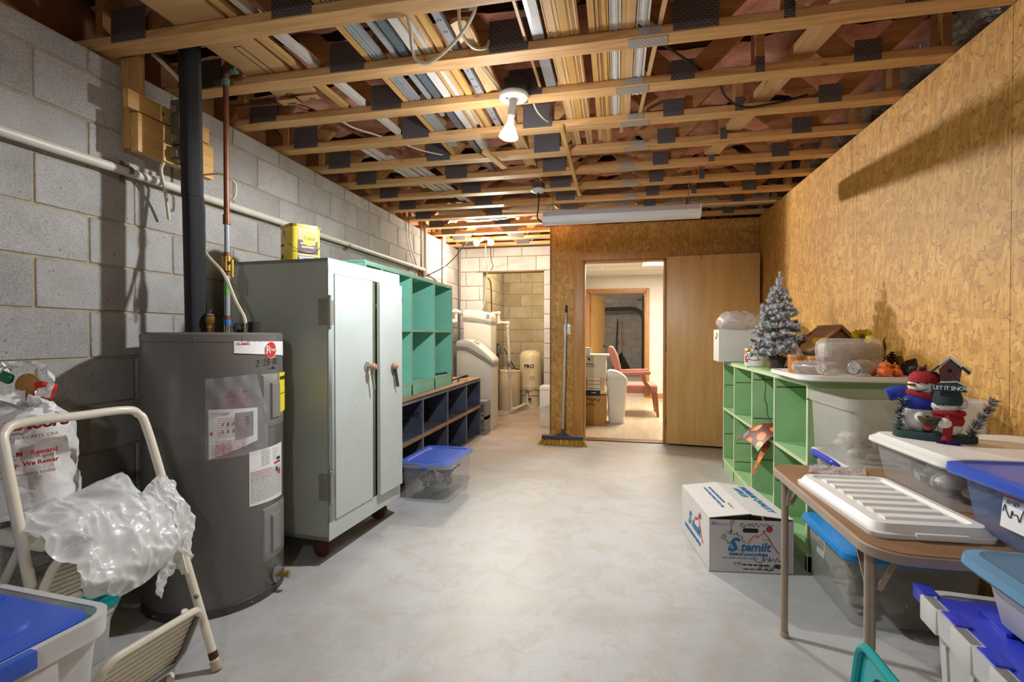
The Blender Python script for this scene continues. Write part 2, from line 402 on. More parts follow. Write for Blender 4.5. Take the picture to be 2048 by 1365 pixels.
# ---- left block wall: every block a part
X_L, X_R, Y_B, Z_T = -2.203, 1.45, 5.6, 2.42
BL, BH, MJ = 0.4064, 0.2032, 0.010
wall_l = struct('wall_left')
box('mortar_bed', 'mortar', (X_L-0.20, X_L-0.006, -1.9, 6.99, -0.02, 2.402), wall_l)
def block_mesh(L, H, T=0.05, mat='concrete_block'):
    return MB().box(0, L-MJ, 0, T, 0, H-MJ).mesh('block', mat, bevel=0.0035, seg=1)
bm_full = block_mesh(BL, BH); bm_half = block_mesh(BL, BH/2)
rest = MB()
for k in range(-1, 12):
    z0 = 2.300 - (k+1)*BH + MJ/2 if k >= 0 else 2.300 + MJ/2
    me = bm_full if k >= 0 else bm_half; h = BH if k >= 0 else BH/2
    if k == 11: z0 = -0.035
    off = 1.4905 + (BH if k % 2 else 0)
    for n in range(-9, 14):
        y = off + n*BL
        if y > 6.76: continue
        if y + BL < 0.95 or k == 11: rest.box(X_L-0.05, X_L, y+MJ/2, min(y+BL-MJ/2, 6.775), z0 if k < 11 else -0.01, z0+h-MJ if k < 11 else 0.0565); continue
        m = me
        if y + BL > 6.78: m = block_mesh(6.775-y, h)
        o = obj('block', m, wall_l, (X_L, y+MJ/2, z0), (0, 0, PI/2))
o = rest.build('block_course', 'concrete_block', wall_l); o['kind'] = 'stuff'
# ---- floor
fl = struct('floor'); box('concrete_slab', 'concrete_floor', (X_L-0.1, 2.6, -1.9, 8.4, -0.12, 0.0), fl)
# ---- right strand-board wall: 4 ft sheets
wall_r = struct('wall_right')
for i, (a, b) in enumerate(((-1.9,-0.232),(-0.232,0.988),(0.988,2.208),(2.208,3.428),(3.428,4.648),(4.648,5.6))):
    MB().box(X_R, X_R+0.011, a+0.0012, b-0.0012, 0.005, Z_T).build('panel', 'oriented_strand_board', wall_r)
box('stud_backing', 'dark_gap', (X_R+0.0112, X_R+0.10, -1.9, 5.6, 0.0, Z_T-0.003), wall_r)
# ---- back strand-board wall with the doorway
DX0, DX1, DZ = -0.362, 0.524, 2.016
wall_b = struct('wall_back')
for (a, b, c, d) in ((-0.728, DX0, 0.005, Z_T), (DX0, 0.43, DZ, Z_T), (0.43, DX1, DZ, Z_T), (DX1, X_R+0.1, 0.005, Z_T)):
    MB().box(a+0.0008, b-0.0008, Y_B, Y_B+0.011, c, d).build('panel', 'oriented_strand_board', wall_b)
mb = MB()
for (a, b, c, d) in ((-0.72, DX0, 0, Z_T-0.003), (DX0, DX1, DZ, Z_T-0.003), (DX1, X_R+0.1, 0, Z_T-0.003)): mb.box(a, b, Y_B+0.0112, Y_B+0.105, c, d)
mb.build('stud_backing', 'dark_gap', wall_b)
MB().box(-0.742, -0.7285, Y_B-0.006, Y_B+0.12, 0, Z_T).build('corner_strip', 'walnut_trim', wall_b, bevel=0.002)
tr = struct('trim_1')
MB().box(-0.474, DX0, Y_B-0.016, Y_B-0.0005, 0, 2.10).build('casing_board', 'oak_trim', tr, bevel=0.003)
MB().box(-0.474, 0.592, Y_B-0.017, Y_B-0.0005, DZ+0.003, 2.10).build('head_casing', 'oak_trim', tr, bevel=0.003)
MB().box(DX0, DX0+0.018, Y_B-0.004, Y_B+0.125, 0, DZ).build('jamb', 'oak_trim', tr, bevel=0.002)
MB().box(DX1-0.018, DX1, Y_B-0.004, Y_B+0.125, 0, DZ).build('jamb', 'oak_trim', tr, bevel=0.002)
MB().box(DX0, DX1, Y_B-0.004, Y_B+0.125, DZ-0.018, DZ+0.002).build('head_jamb', 'oak_trim', tr, bevel=0.002)
MB().box(DX0, DX1, Y_B-0.01, Y_B+0.13, 0.0, 0.012).build('threshold', 'walnut_trim', tr, bevel=0.003)
# birch door slab folded back against the wall
door = struct('door_1', (0.530, 5.545, 0.0)); door.rotation_euler = (0, 0, -0.105)
MB().box(0, 0.90, -0.035, 0, 0.024, 2.020).build('door_slab', 'birch_veneer', door, bevel=0.002)
for z in (0.25, 1.05, 1.80): MB().cyl((-0.006,-0.008,z-0.045), (-0.006,-0.008,z+0.045), 0.006, n=8).build('hinge', 'galvanised_plate', door)
MB().cyl((0.83,-0.037,0.96),(0.83,-0.03,0.96),0.03,n=16).cyl((0.83,-0.0,0.96),(0.83,0.01,0.96),0.03,n=16).build('handle_rose', 'galvanised_plate', door)
# ---- alcove back wall with its opening into the closet
Y_A = 6.78; OX0, OX1, OZ = -1.852, -0.985, 2.088; Y_C = 8.30
wall_a = struct('wall_alcove')
mb = MB(); mb.box(X_L, OX0, Y_A+0.006, Y_A+0.2, 0, Z_T).box(OX0, OX1, Y_A+0.006, Y_A+0.2, OZ, Z_T).box(OX1, -0.62, Y_A+0.006, Y_A+0.2, 0, Z_T)
mb.build('mortar_bed', 'mortar_grey', wall_a)
def blockrow(parent, x0, x1, y, z0, h, off, mat, T=0.05, axis='x', sgn=1):
    """blocks along x (face towards -y) or along y (face towards +x / -x)"""
    n0 = math.floor((x0-off)/BL)
    for n in range(n0, n0+14):
        a = max(x0, off+n*BL); b = min(x1, off+(n+1)*BL)
        if b-a < 0.03: continue
        if axis == 'x': MB().box(a+MJ/2, b-MJ/2, y, y+T, z0+MJ/2, z0+h-MJ/2).build('block', mat, parent, bevel=0.003, seg=1)
        else: MB().box(min(y, y-sgn*T), max(y, y-sgn*T), a+MJ/2, b-MJ/2, z0+MJ/2, z0+h-MJ/2).build('block', mat, parent, bevel=0.003, seg=1)
for k in range(12):
    z1 = 2.42 - 0.13 - k*BH if k else 2.42; z0 = 2.42-0.13-(k+1)*BH if k else 2.29
    if k: z0, z1 = 2.29-k*BH, 2.29-(k-1)*BH
    of = -1.70 + (BH if k % 2 else 0)
    if z0 >= OZ-0.02: blockrow(wall_a, X_L, -0.62, Y_A, max(z0, 0), z1-z0, of, 'concrete_block_white')
    else:
        zz = max(z0, 0.0); blockrow(wall_a, X_L, OX0, Y_A, zz, z1-zz, of, 'concrete_block_white'); blockrow(wall_a, OX1, -0.62, Y_A, zz, z1-zz, of+0.1, 'concrete_block_white')
MB().box(OX0-0.10, OX1+0.03, Y_A-0.004, Y_A+0.2, OZ-0.012, OZ).build('steel_lintel', 'walnut_trim', wall_a)
wall_c = struct('wall_closet')
mb = MB(); mb.box(OX0-0.25, OX0-0.056, Y_A+0.2, Y_C+0.2, 0, 2.35).box(OX0-0.1, OX1+0.3, Y_C+0.006, Y_C+0.2, 0, 2.35)
mb.build('mortar_bed', 'mortar_grey', wall_c)
MB().box(OX1+0.05, OX1+0.25, Y_A+0.2, Y_C+0.1, 0, 2.35).build('side_block_wall', 'concrete_block_cream', wall_c)
MB().box(OX0-0.3, OX1+0.3, Y_A+0.2, Y_C+0.2, 2.33, 2.42).build('closet_lid', 'subfloor_wood', wall_c)
for k in range(12):
    zz = max(0, 2.29-(k+1)*BH); h = 2.29-k*BH-zz
    blockrow(wall_c, OX0-0.05, OX1+0.05, Y_C, zz, h, -1.60+(BH if k % 2 else 0), 'concrete_block_cream')
    blockrow(wall_c, Y_A+0.2, Y_C, OX0-0.05, zz, h, 6.98+(BH if k % 2 else 0), 'concrete_block_cream', axis='y', sgn=1)
# ---- wall behind the camera
wall_f = struct('wall_front'); MB().box(X_L, X_R, -1.92, -1.8, 0, Z_T).build('block_face', 'concrete_block', wall_f)
# ---- office beyond the door, and the garage beyond that
OY, OC = 9.60, 2.31; D2A, D2B, D2Z = -0.52, 0.54, 2.005
wo = struct('wall_office')
mb = MB(); mb.box(-0.72, -0.64, Y_B+0.125, OY, 0, OC+0.1).box(2.6, 2.7, Y_B, OY, 0, OC+0.1)
mb.box(-0.72, D2A, OY, OY+0.12, 0, OC+0.1).box(D2A, D2B, OY, OY+0.12, D2Z, OC+0.1).box(D2B, 2.7, OY, OY+0.12, 0, OC+0.1)
mb.box(X_R+0.105, 2.7, Y_B, Y_B+0.1, 0, OC+0.1)
mb.build('drywall', 'paint_white_wall', wo)
bo = struct('baseboard_office'); MB().box(D2B+0.07, 2.6, OY-0.014, OY-0.0005, 0.0105, 0.10).build('board', 'oak_trim', bo, bevel=0.003)
fo = struct('floor_office')
for i in range(14):
    x = -0.64+i*0.178
    for j in range(-1, 4):
        a = Y_B+0.13+j*1.22+(i*5 % 7)*0.17; b = min(a+1.2185, OY+0.12); a = max(a, Y_B+0.131)
        if b > a+0.02: MB().box(x, x+0.1772, a, b, -0.004, 0.010).build('plank', 'vinyl_plank', fo)
co = struct('ceiling_office')
MB().box(-0.7, 2.7, Y_B+0.1, OY, OC+0.03, OC+0.05).build('deck', 'acoustic_tile', co)
GX = [-0.64]+[-0.215+0.61*i for i in range(6)]; GY = [Y_B+0.12]+[6.43+0.61*j for j in range(6)]
for i in range(len(GX)-1):
    for j in range(len(GY)-1):
        if i == 2 and j in (2, 3): continue
        MB().box(GX[i]+0.008, min(GX[i+1]-0.008, 2.59), GY[j]+0.008, min(GY[j+1]-0.008, OY-0.002), OC+0.004, OC+0.016).build('tile', 'acoustic_tile', co)
mb = MB()
for x in GX[1:]: mb.box(x-0.012, x+0.012, Y_B+0.12, OY-0.001, OC-0.003, OC+0.003)
for y in GY[1:]: mb.box(-0.64, 2.6, y-0.012, min(y+0.012, OY-0.001), OC-0.003, OC+0.003)
mb.build('grid_rail', 'paint_white_wall', co)
t2 = struct('trim_2')
MB().box(D2B, D2B+0.065, OY-0.016, OY-0.0005, 0.011, D2Z+0.065).build('casing_board', 'oak_trim', t2, bevel=0.003)
MB().box(D2A-0.065, D2A, OY-0.016, OY-0.0005, 0.011, D2Z+0.065).build('casing_board', 'oak_trim', t2, bevel=0.003)
MB().box(D2A, D2B, OY-0.016, OY-0.0005, D2Z, D2Z+0.065).build('head_casing', 'oak_trim', t2, bevel=0.003)
MB().box(D2B-0.02, D2B, OY-0.001, OY+0.13, 0.011, D2Z).build('jamb', 'oak_trim', t2)
MB().box(D2A, D2A+0.02, OY-0.001, OY+0.13, 0.011, D2Z).build('jamb', 'oak_trim', t2)
MB().box(D2A, D2B, OY-0.001, OY+0.13, D2Z-0.02, D2Z).build('head_jamb', 'oak_trim', t2)
door2 = struct('door_2', (D2A+0.03, OY+0.14, 0)); door2.rotation_euler = (0, 0, 1.33)
MB().box(0, 0.90, -0.035, 0, 0.025, 1.98).build('door_slab', 'birch_veneer', door2, bevel=0.002)
MB().cyl((0.83,-0.05,0.96),(0.83,0.02,0.96),0.03,n=14).ball((0.83,-0.075,0.96),0.028).build('knob', 'galvanised_plate', door2)
YG = 17.0
wg = struct('wall_garage')
MB().box(-3, 5, YG+0.006, YG+0.2, 0, 3.0).build('mortar_bed', 'mortar_grey', wg)
for k in range(12):
    blockrow(wg, -0.9, 1.7, YG, 0.02+k*BH, BH, -0.55+(BH if k % 2 else 0), 'concrete_block')
MB().box(-0.9, 1.7, YG-0.001, YG+0.05, 0.02+12*BH, 3.0).build('block_course', 'concrete_block', wg)
MB().box(-3.2, -3, OY+0.12, YG+0.2, 0, 3.0).box(5, 5.2, OY+0.12, YG+0.2, 0, 3.0).build('side_block_face', 'concrete_block', wg)
MB().box(-3.2, -0.72, OY+0.1, OY+0.12, 0, 3).box(2.7, 5.2, OY+0.1, OY+0.12, 0, 3).box(-0.72, 2.7, OY+0.1, OY+0.119, OC+0.1, 3).build('inner_face', 'paint_white_wall', wg)
fg = struct('floor_garage'); MB().box(-3.2, 5.2, OY+0.12, YG+0.2, -0.1, -0.002).build('concrete_slab', 'concrete_floor', fg)
cg = struct('ceiling_garage'); MB().box(-3.2, 5.2, OY+0.1, YG+0.2, 3.0, 3.1).build('deck', 'paint_white_wall', cg)
# ------------------------------------------------------------------ ceiling: open-web floor trusses, insulation, subfloor
ceil = struct('ceiling')
ZB = 2.42; CH = 0.038; CW = 0.089; ZTOP = 2.80
MB().box(X_L-0.2, 2.6, -1.9, 7.0, ZTOP+0.17, ZTOP+0.2).build('subfloor', 'subfloor_wood', ceil)
MB().box(2.5, 2.6, -1.9, 5.6, ZB, ZTOP+0.17).box(X_L-0.2, X_L-0.16, -1.9, 7.0, 2.40, ZTOP+0.17).box(X_L-0.2, 2.6, 6.9, 7.0, 2.40, ZTOP+0.17).box(X_L-0.2, 2.6, -1.92, -1.82, 2.40, ZTOP+0.17).build('rim_board', 'subfloor_wood', ceil)
MB().box(X_R, X_R+0.12, -1.9, 5.6, ZB-0.002, ZB).box(X_R+0.1, 2.5, -1.9, 5.6, 2.30, 2.32).build('far_room_ceiling', 'dark_gap', ceil)
chord_me = MB().box(X_L-0.15, 2.49, 0, CW, 0, CH).mesh('floor_truss', 'lumber_x', bevel=0.002, seg=1)
top_me = MB().box(X_L-0.15, 2.49, 0, CW, ZTOP-ZB-CH, ZTOP-ZB).mesh('top_chord', 'lumber_web')
nodes = [-2.02+0.7775*i for i in range(6)]
web_mes = []
for i, xn in enumerate(nodes):
    for sgn in (-1, 1):
        x1 = xn+sgn*0.365
        if x1 < X_L-0.1 or x1 > 2.45: continue
        web_mes.append(MB().bar((xn+sgn*0.045, CW/2, CH), (x1, CW/2, ZTOP-ZB-CH), CW, CH, up=(0,1,0)).mesh('web', 'lumber_web'))
for xv in (X_L+0.03, 0.66, 1.42):
    web_mes.append(MB().box(xv-0.019, xv+0.019, 0, CW, CH, ZTOP-ZB-CH).mesh('web', 'lumber_web'))
plate_me = MB().box(-0.088, 0.088, -0.0025, 0.0, 0.006, 0.142).mesh('truss_plate', 'toothed_plate')
plate_s = MB().box(-0.055, 0.055, -0.0025, 0.0, 0.004, 0.10).mesh('truss_plate', 'toothed_plate')
plate_t = MB().box(-0.02, 0.02, -0.0025, 0.0, 0.002, 0.075).mesh('truss_plate', 'toothed_plate')
spl_me = MB().box(-0.08, 0.08, 0.012, 0.078, -0.0025, 0.0).mesh('splice_plate', 'splice_plate')
spl2_me = MB().box(-0.045, 0.045, -0.0025, 0.0, 0.004, 0.036).mesh('splice_plate', 'splice_plate')
TY = {k: 1.72+0.4064*k for k in range(-8, 13)}
for k, y in TY.items():
    t = obj('floor_truss', chord_me, ceil, (0, y, ZB))
    obj('top_chord', top_me, t)
    if k < -2: continue
    for w in web_mes: obj('web', w, t)
    for i, xn in enumerate(nodes[:5]):
        if k >= 10 and xn > -0.8: continue
        obj('truss_plate', (plate_me if i < 3 else plate_s) if k != 1 or i != 3 else plate_me, t, (xn + (0 if i < 4 else 0.02), 0, 0))
    obj('truss_plate', plate_t, t, (0.66, 0, 0))
    sx = 0.10+0.03*math.sin(k*2.1)
    if k < 10: obj('splice_plate', spl_me, t, (sx, 0, 0)); obj('splice_plate', spl2_me, t, (sx+0.005, 0, 0))
    else: obj('splice_plate', spl_me, t, (-1.0-0.06*(k-10), 0, 0)); 
# insulation batts between the trusses
for k in range(-2, 12):
    y0 = TY[k]+CW+0.004; y1 = TY[k+1]-0.004
    def fn(u, v, y0=y0, y1=y1, k=k):
        x = X_L-0.14+u*(2.47-X_L+0.14); y = y0+(y1-y0)*v
        z = 2.645+0.055*mnoise.noise((x*2.2, y*2.5, k*3.1))+0.035*mnoise.noise((x*7, y*8, k))-0.05*math.sin(PI*v)*abs(math.sin(x*2.1+k*1.3))
        return (x, y, z)
    o = MB().grid(fn, 90, 9).build('insulation_batt', 'pink_insulation', ceil)

# ------------------------------------------------------------------ long goods laid across the trusses
plain('galvanised_steel', (176,178,182), 0.4, 0.35, var=0.1, scale=12)
plain('galvanised_steel_dark', (112,118,128), 0.4, 0.35, var=0.1, scale=12)
plain('white_trim_paint', (214,208,200), 0.55, var=0.08, scale=14)
wood('pine_yellow', (190,140,66), (206,160,86), (222,182,116), 'y', 0.5)
wood('pine_pale', (196,150,94), (216,174,122), (230,196,150), 'y', 0.55)
plain('cardboard_tan', (196,154,104), 0.85, var=0.05, scale=5)
ZS = ZB+CH
def stick(name, label, cat, x, w, y0, y1, mat, kind='flat', h=0.014, dz=0.0, dx=0.0, group='lengths of trim and steel laid over the trusses'):
    mb = MB(); z = ZS+dz+0.0005
    if kind == 'flat': prof = [(-w/2,0),(w/2,0),(w/2,h),(-w/2,h)]
    elif kind == 'mould': prof = [(-w/2,0),(-w*0.42,0),(-w*0.36,0.003),(-w*0.1,0.003),(-w*0.04,0),(w*0.2,0),(w*0.26,0.004),(w*0.40,0.004),(w*0.44,0),(w/2,0),(w/2,h),(-w/2,h)]
    elif kind == 'crown': prof = [(-w/2,0.0),(-w*0.40,0.004),(-w*0.1,0.013),(w*0.3,0.009),(w*0.38,0.0),(w/2,0.0),(w/2,h+0.006),(-w*0.3,h+0.010),(-w/2,h)]
    elif kind == 'angle': prof = [(-w/2,0),(w/2,0),(w/2,h*2.5),(w/2-0.0015,h*2.5),(w/2-0.0015,0.0015),(-w/2,0.0015)]
    elif kind == 'channel': prof = [(-w/2,0),(w/2,0),(w/2,h*2),(w/2-0.0016,h*2),(w/2-0.0016,0.0016),(-w/2+0.0016,0.0016),(-w/2+0.0016,h*2),(-w/2,h*2)]
    elif kind == 'stack': prof = [(-w/2,0),(-w*0.3,0),(-w*0.3,0.004),(-w*0.2,0.004),(-w*0.2,0),(0,0),(0,0.005),(w*0.1,0.005),(w*0.1,0),(w*0.3,0),(w*0.3,0.004),(w*0.4,0.004),(w*0.4,0),(w/2,0),(w/2,h),(-w/2,h)]
    mb.prism(prof, 0, y1-y0, 'y')
    o = mb.build(name, mat, None, (x, y0, z), (0, 0, math.atan2(-dx, y1-y0)))
    return tag(o, label, cat, group)
S = stick
S('lumber_strip', 'pine strip edging the left side of the steel bundle overhead', 'lumber', -1.128, 0.030, 0.9, 3.45, 'lumber_y', h=0.022)
S('steel_trim', 'tight bundle of thin grey steel edge trim beside the pine strip overhead', 'metal trim', -1.076, 0.060, 0.8, 3.2, 'galvanised_steel', 'stack', 0.016)
S('steel_angle', 'bright steel angle with a bent end next to the thin steel bundle', 'metal trim', -0.993, 0.022, 0.7, 2.75, 'galvanised_steel', 'angle')
S('steel_channel', 'dark grey steel channel between the bright angle and the speckled bead', 'metal trim', -0.945, 0.036, 0.7, 3.9, 'galvanised_steel_dark', 'channel', 0.016)
S('corner_bead', 'speckled white perforated corner bead left of the hanging cable loop', 'metal trim', -0.890, 0.040, 0.7, 3.3, 'white_trim_paint', 'angle')
S('moulding_strip', 'narrow brown moulding right of the speckled bead overhead', 'moulding', -0.850, 0.016, 0.7, 3.1, 'lumber_y', h=0.012)
S('moulding_strip', 'white grooved moulding left of the thick yellow pine strip overhead', 'moulding', -0.830, 0.020, 0.9, 2.9, 'white_trim_paint', 'mould')
S('moulding_strip', 'thin white edged moulding touching the thick yellow pine strip', 'moulding', -0.806, 0.018, 0.9, 3.1, 'pine_pale', 'mould')
S('lumber_strip', 'thick yellow pine strip left of the slotted steel strip overhead', 'lumber', -0.768, 0.034, 0.8, 3.1, 'pine_yellow', h=0.02)
S('slotted_steel_strip', 'grey steel strip with punched slots left of the lit lamp', 'metal trim', -0.706, 0.034, 0.8, 2.95, 'galvanised_steel', 'channel', 0.012)
st_ = [q for q in bpy.data.objects if q.get('label', '').startswith('grey steel strip with punched')][0]
mb = MB()
for k in range(26):
    y = 0.10+k*0.078
    for dx in ((-0.006, 0.005) if k % 3 else (0.0,)): mb.box(dx-0.002, dx+0.002, y-0.008, y+0.004, -0.0010, -0.0002)
o = mb.build('punched_slots', 'dark_gap', st_); o['kind'] = 'stuff'
S('crown_moulding', 'broad curved pine crown moulding left of the lit lamp', 'moulding', -0.632, 0.078, 1.95, 3.7, 'pine_pale', 'crown', 0.018)
S('lumber_strip', 'narrow pine batten left of the wide steel channel overhead', 'lumber', -0.388, 0.012, 0.6, 2.6, 'pine_pale', h=0.016)
S('steel_channel', 'wide grey steel channel with a white sticker overhead', 'metal trim', -0.330, 0.050, 0.6, 2.62, 'galvanised_steel', 'channel', 0.018)
st_ = [q for q in bpy.data.objects if q.get('label', '').startswith('wide grey steel channel')][0]
MB().box(-0.008, 0.020, 0.9, 1.42, -0.0012, -0.0002).build('sticker', 'white_trim_paint', st_)
S('moulding_board', 'wide pale pine moulding right of the steel channel with sticker', 'moulding', -0.262, 0.056, 0.6, 3.35, 'pine_pale', 'mould', 0.016)
S('lumber_strip', 'bright yellow rounded pine strip between the pale mouldings overhead', 'lumber', -0.215, 0.034, 0.6, 3.0, 'pine_yellow', h=0.022)
S('moulding_strip', 'pale pine moulding right of the bright yellow strip overhead', 'moulding', -0.186, 0.020, 0.6, 3.4, 'pine_pale', 'mould')
S('moulding_strip', 'outer pale pine moulding beside the gap in the overhead row', 'moulding', -0.165, 0.020, 0.6, 3.4, 'pine_pale', 'mould')
S('lumber_strip', 'yellow pine strip just right of the gap in the overhead row', 'lumber', -0.103, 0.026, 0.6, 3.3, 'pine_yellow', h=0.014)
S('moulding_strip', 'slim pine moulding between two yellow strips overhead', 'moulding', -0.079, 0.014, 0.6, 3.4, 'pine_pale', 'mould')
S('moulding_strip', 'pine moulding left of the first white painted strip overhead', 'moulding', -0.052, 0.034, 0.6, 3.5, 'pine_yellow', 'mould')
S('white_moulding', 'white painted grooved moulding between pine strips overhead', 'moulding', -0.008, 0.046, 0.6, 3.1, 'white_trim_paint', 'mould')
S('lumber_strip', 'narrow yellow strip right of the white painted moulding overhead', 'lumber', 0.027, 0.017, 0.6, 3.2, 'pine_yellow', h=0.012)
S('lumber_strip', 'knotty pine board between two white painted mouldings overhead', 'lumber', 0.0545, 0.036, 0.6, 3.1, 'pine_pale', h=0.014)
S('white_moulding', 'broad white fluted moulding under the black cable overhead', 'moulding', 0.103, 0.052, 0.6, 2.72, 'white_trim_paint', 'mould', 0.016)
S('lumber_strip', 'thin pine batten slanting right of the white fluted moulding', 'lumber', 0.22, 0.018, 1.2, 2.95, 'pine_pale', h=0.01, dx=-0.09)
# brace board nailed under the right hand webs, thin batten below the trusses, white trim by the carton
o = MB().bar((0.93, 2.08, ZS+0.07), (0.66, 3.75, ZS+0.03), 0.10, 0.038).build('brace_board', 'pine_pale'); tag(o, 'long pine brace board slanting across the trusses by the strand board wall', 'lumber')
o = MB().box(-0.335, -0.310, 2.92, 4.38, ZB-0.013, ZB-0.0005).build('batten', 'lumber_y'); tag(o, 'thin batten nailed under the trusses right of the lit lamp', 'lumber')
o = MB().bar((-0.86, 3.2, ZB-0.012), (-0.80, 3.52, ZB-0.016), 0.045, 0.02).build('wood_block', 'lumber_y'); tag(o, 'short wood offcut nailed under a truss left of the lamp', 'lumber')
S('white_trim_strip', 'white trim strip with a paper tip beside the ceiling carton', 'moulding', -1.475, 0.03, 0.9, 3.05, 'white_trim_paint', 'angle', dx=0.12)
S('lumber_strip', 'pine strip pressed against the right side of the ceiling carton', 'lumber', -1.52, 0.035, 0.9, 2.62, 'lumber_y', h=0.02, dx=0.03)
for i, (x, y0, y1) in enumerate(((-1.72,3.0,4.05),(-1.66,3.05,4.2),(-1.60,3.3,4.4),(-1.53,3.4,4.5),(-1.47,3.5,4.65))):
    S('white_moulding', ('white trim length farthest left above the block wall end of the trusses','second white trim length above the block wall end','middle white trim length of five above the block wall','fourth white trim length out from the block wall','white trim length farthest from the block wall in its set')[i], 'moulding', x, 0.035, y0, y1, 'white_trim_paint', 'mould', dx=0.1)
# long carton
ct = thing('cardboard_carton', 'long tan cardboard carton lying across the trusses above the heater', 'carton', (-1.665, 0.9, ZS+0.001), 0.0)
MB().box(-0.118, 0.118, 0, 1.44, 0, 0.09).build('carton_body', 'cardboard_tan', ct, bevel=0.002)
MB().box(-0.118, -0.01, 1.441, 1.50, -0.022, -0.018, M=Matrix.Rotation(-0.0, 4, 'X')).build('end_flap', 'cardboard_tan', ct); MB().box(0.0, 0.115, 1.441, 1.49, -0.012, -0.008).build('end_flap', 'cardboard_tan', ct)
plain('ink_black', (34,30,28), 0.7, var=0.02)
Mt = Matrix(((0,1,0,0),(-1,0,0,0),(0,0,1,0),(0,0,0,1)))
def under(x, y): return Matrix(((0,0,1,x),(1,0,0,y),(0,1,0,-0.0012),(0,0,0,1)))
lettering('SCI-2', 0.05, 'ink_black', ct, M=Matrix(((1,0,0,-0.10),(0,1,0,-0.0008),(0,0,1,0.02),(0,0,0,1))))
mb = MB()
for a, b, c, d in ((0.0,0.004,1.0,1.28),(0.036,0.040,1.0,1.28),(0.0,0.040,1.0,1.004),(0.0,0.040,1.276,1.28)): mb.box(a, b, c, d, -0.001, -0.0002)
mb.build('printed_frame', 'ink_black', ct)
mb = MB()
for i in range(14):
    a = i/14*2*PI; mb.box(-0.03+0.028*math.cos(a)-0.004, -0.03+0.028*math.cos(a)+0.004, 1.45+0.028*math.sin(a)-0.004, 1.45+0.028*math.sin(a)+0.004, -0.001, -0.0002)
for i in range(3): mb.box(-0.046, -0.014, 1.435+i*0.012, 1.440+i*0.012, -0.001, -0.0002)
mb.build('printed_seal', 'ink_black', ct)
def upside(x, y, z): return Matrix(((-1,0,0,x),(0,0,1,y),(0,1,0,z),(0,0,0,1)))
lettering('58055', 0.022, 'ink_black', ct, M=upside(-0.03, 1.478, -0.0226)); lettering('12V', 0.026, 'ink_black', ct, M=upside(0.09, 1.47, -0.0126))
# flexible foil duct crossing the room near the far end, and foil along the right hand wall head
def duct(name, label, pts, r, n=14):
    pp = smoothpath(pts, 10); mb = MB(); rr = []
    for i, p in enumerate(pp): rr.append(r*(1+0.05*math.sin(i*1.9)+0.10*mnoise.noise((i*0.33, r*9, 1))))
    mb.tube(pp, rr, n); return tag(mb.build(name, 'foil'), label, 'duct')
duct('foil_duct', 'crumpled silver foil duct sagging across the far trusses', [(-1.9,5.21,2.545),(-1.5,5.20,2.52),(-1.2,5.21,2.525),(-0.85,5.21,2.55),(-0.4,5.21,2.53),(0.1,5.20,2.53),(0.6,5.21,2.53),(1.1,5.20,2.54),(1.9,5.21,2.55)], 0.088)
duct('foil_duct', 'silver foil wrapped duct above the strand board wall top', [(1.66,1.2,2.66),(1.62,1.9,2.66),(1.64,2.6,2.64),(1.60,3.3,2.66),(1.62,4.0,2.65),(1.62,4.9,2.66)], 0.13)
MB_ = MB().grid(lambda u, v: (-1.9+3.9*u, 4.68+0.10*v, 2.50+0.12*v+0.03*mnoise.noise((u*22, v*3, 2))), 80, 6).build('foil_sheet', 'foil'); tag(MB_, 'wrinkled foil sheet hanging between the far trusses', 'foil')

pts = []
for k in range(90): a = k*0.42; r = 0.055+0.006*math.sin(k*0.7); pts.append((-0.62+r*1.25*math.cos(a), 1.93+r*math.sin(a), ZS+0.075+0.00022*k+0.004*math.sin(k*1.3)))
plain('cable_white_coil', (214,210,204), 0.5)
o = MB().tube(pts, 0.0035, 5).build('cable_coil', 'cable_white_coil'); tag(o, 'small coil of white cable tucked above the first truss', 'cable coil')
def lump(u, v):
    a = 2*PI*u; t = PI*v; d = Vector((math.sin(t)*math.cos(a), math.sin(t)*math.sin(a), -math.cos(t))); n = 1+0.35*mnoise.noise((d.x*2+9, d.y*2, d.z*2))
    return (0.715+0.045*d.x*n, 2.095+0.022*d.y*n, ZS+0.035+0.045*d.z*n)
o = MB().grid(lump, 20, 12).build('insulation_scrap', 'cardboard_tan'); tag(o, 'tan lump of insulation caught on the second truss near the brace board', 'insulation')
# ------------------------------------------------------------------ left side materials
plain('pvc_pipe', (206,198,184), 0.4, var=0.06, scale=10)
plain('pvc_white', (226,216,196), 0.4, var=0.05, scale=10)
plain('black_foam', (24,24,28), 0.55, var=0.3, scale=120, bump=0.8)
plain('copper', (132,84,60), 0.45, 0.55, var=0.25, scale=14)
plain('copper_green', (96,140,120), 0.7, 0.2, var=0.2, scale=30)
plain('brass', (176,140,74), 0.35, 0.85, var=0.12, scale=20)
plain('pex_grey', (150,154,164), 0.4, var=0.04)
plain('yellow_plastic', (222,196,52), 0.45, var=0.06)
plain('green_tape', (96,170,80), 0.5)
plain('blue_plastic_fitting', (58,120,190), 0.45)
plain('cable_cream', (206,194,166), 0.5, var=0.04)
plain('cable_black', (24,22,22), 0.45)
plain('cable_white', (214,208,196), 0.5)
plain('junction_grey', (112,104,98), 0.5, 0.3, var=0.08)
plain('orange_plastic', (232,128,52), 0.5)
plain('heater_grey', (116,112,109), 0.28, 0.2, var=0.04, scale=2)
plain('heater_panel', (134,132,130), 0.35, 0.15, var=0.03)
plain('heater_base', (70,67,65), 0.5, var=0.04)
plain('label_white', (232,230,228), 0.5, var=0.02)
plain('label_yellow', (236,216,44), 0.5, var=0.03)
plain('red_print', (196,44,40), 0.5, var=0.02)
plain('red_print_soft', (190,76,96), 0.6, var=0.02)
plain('grey_print', (130,128,126), 0.6)
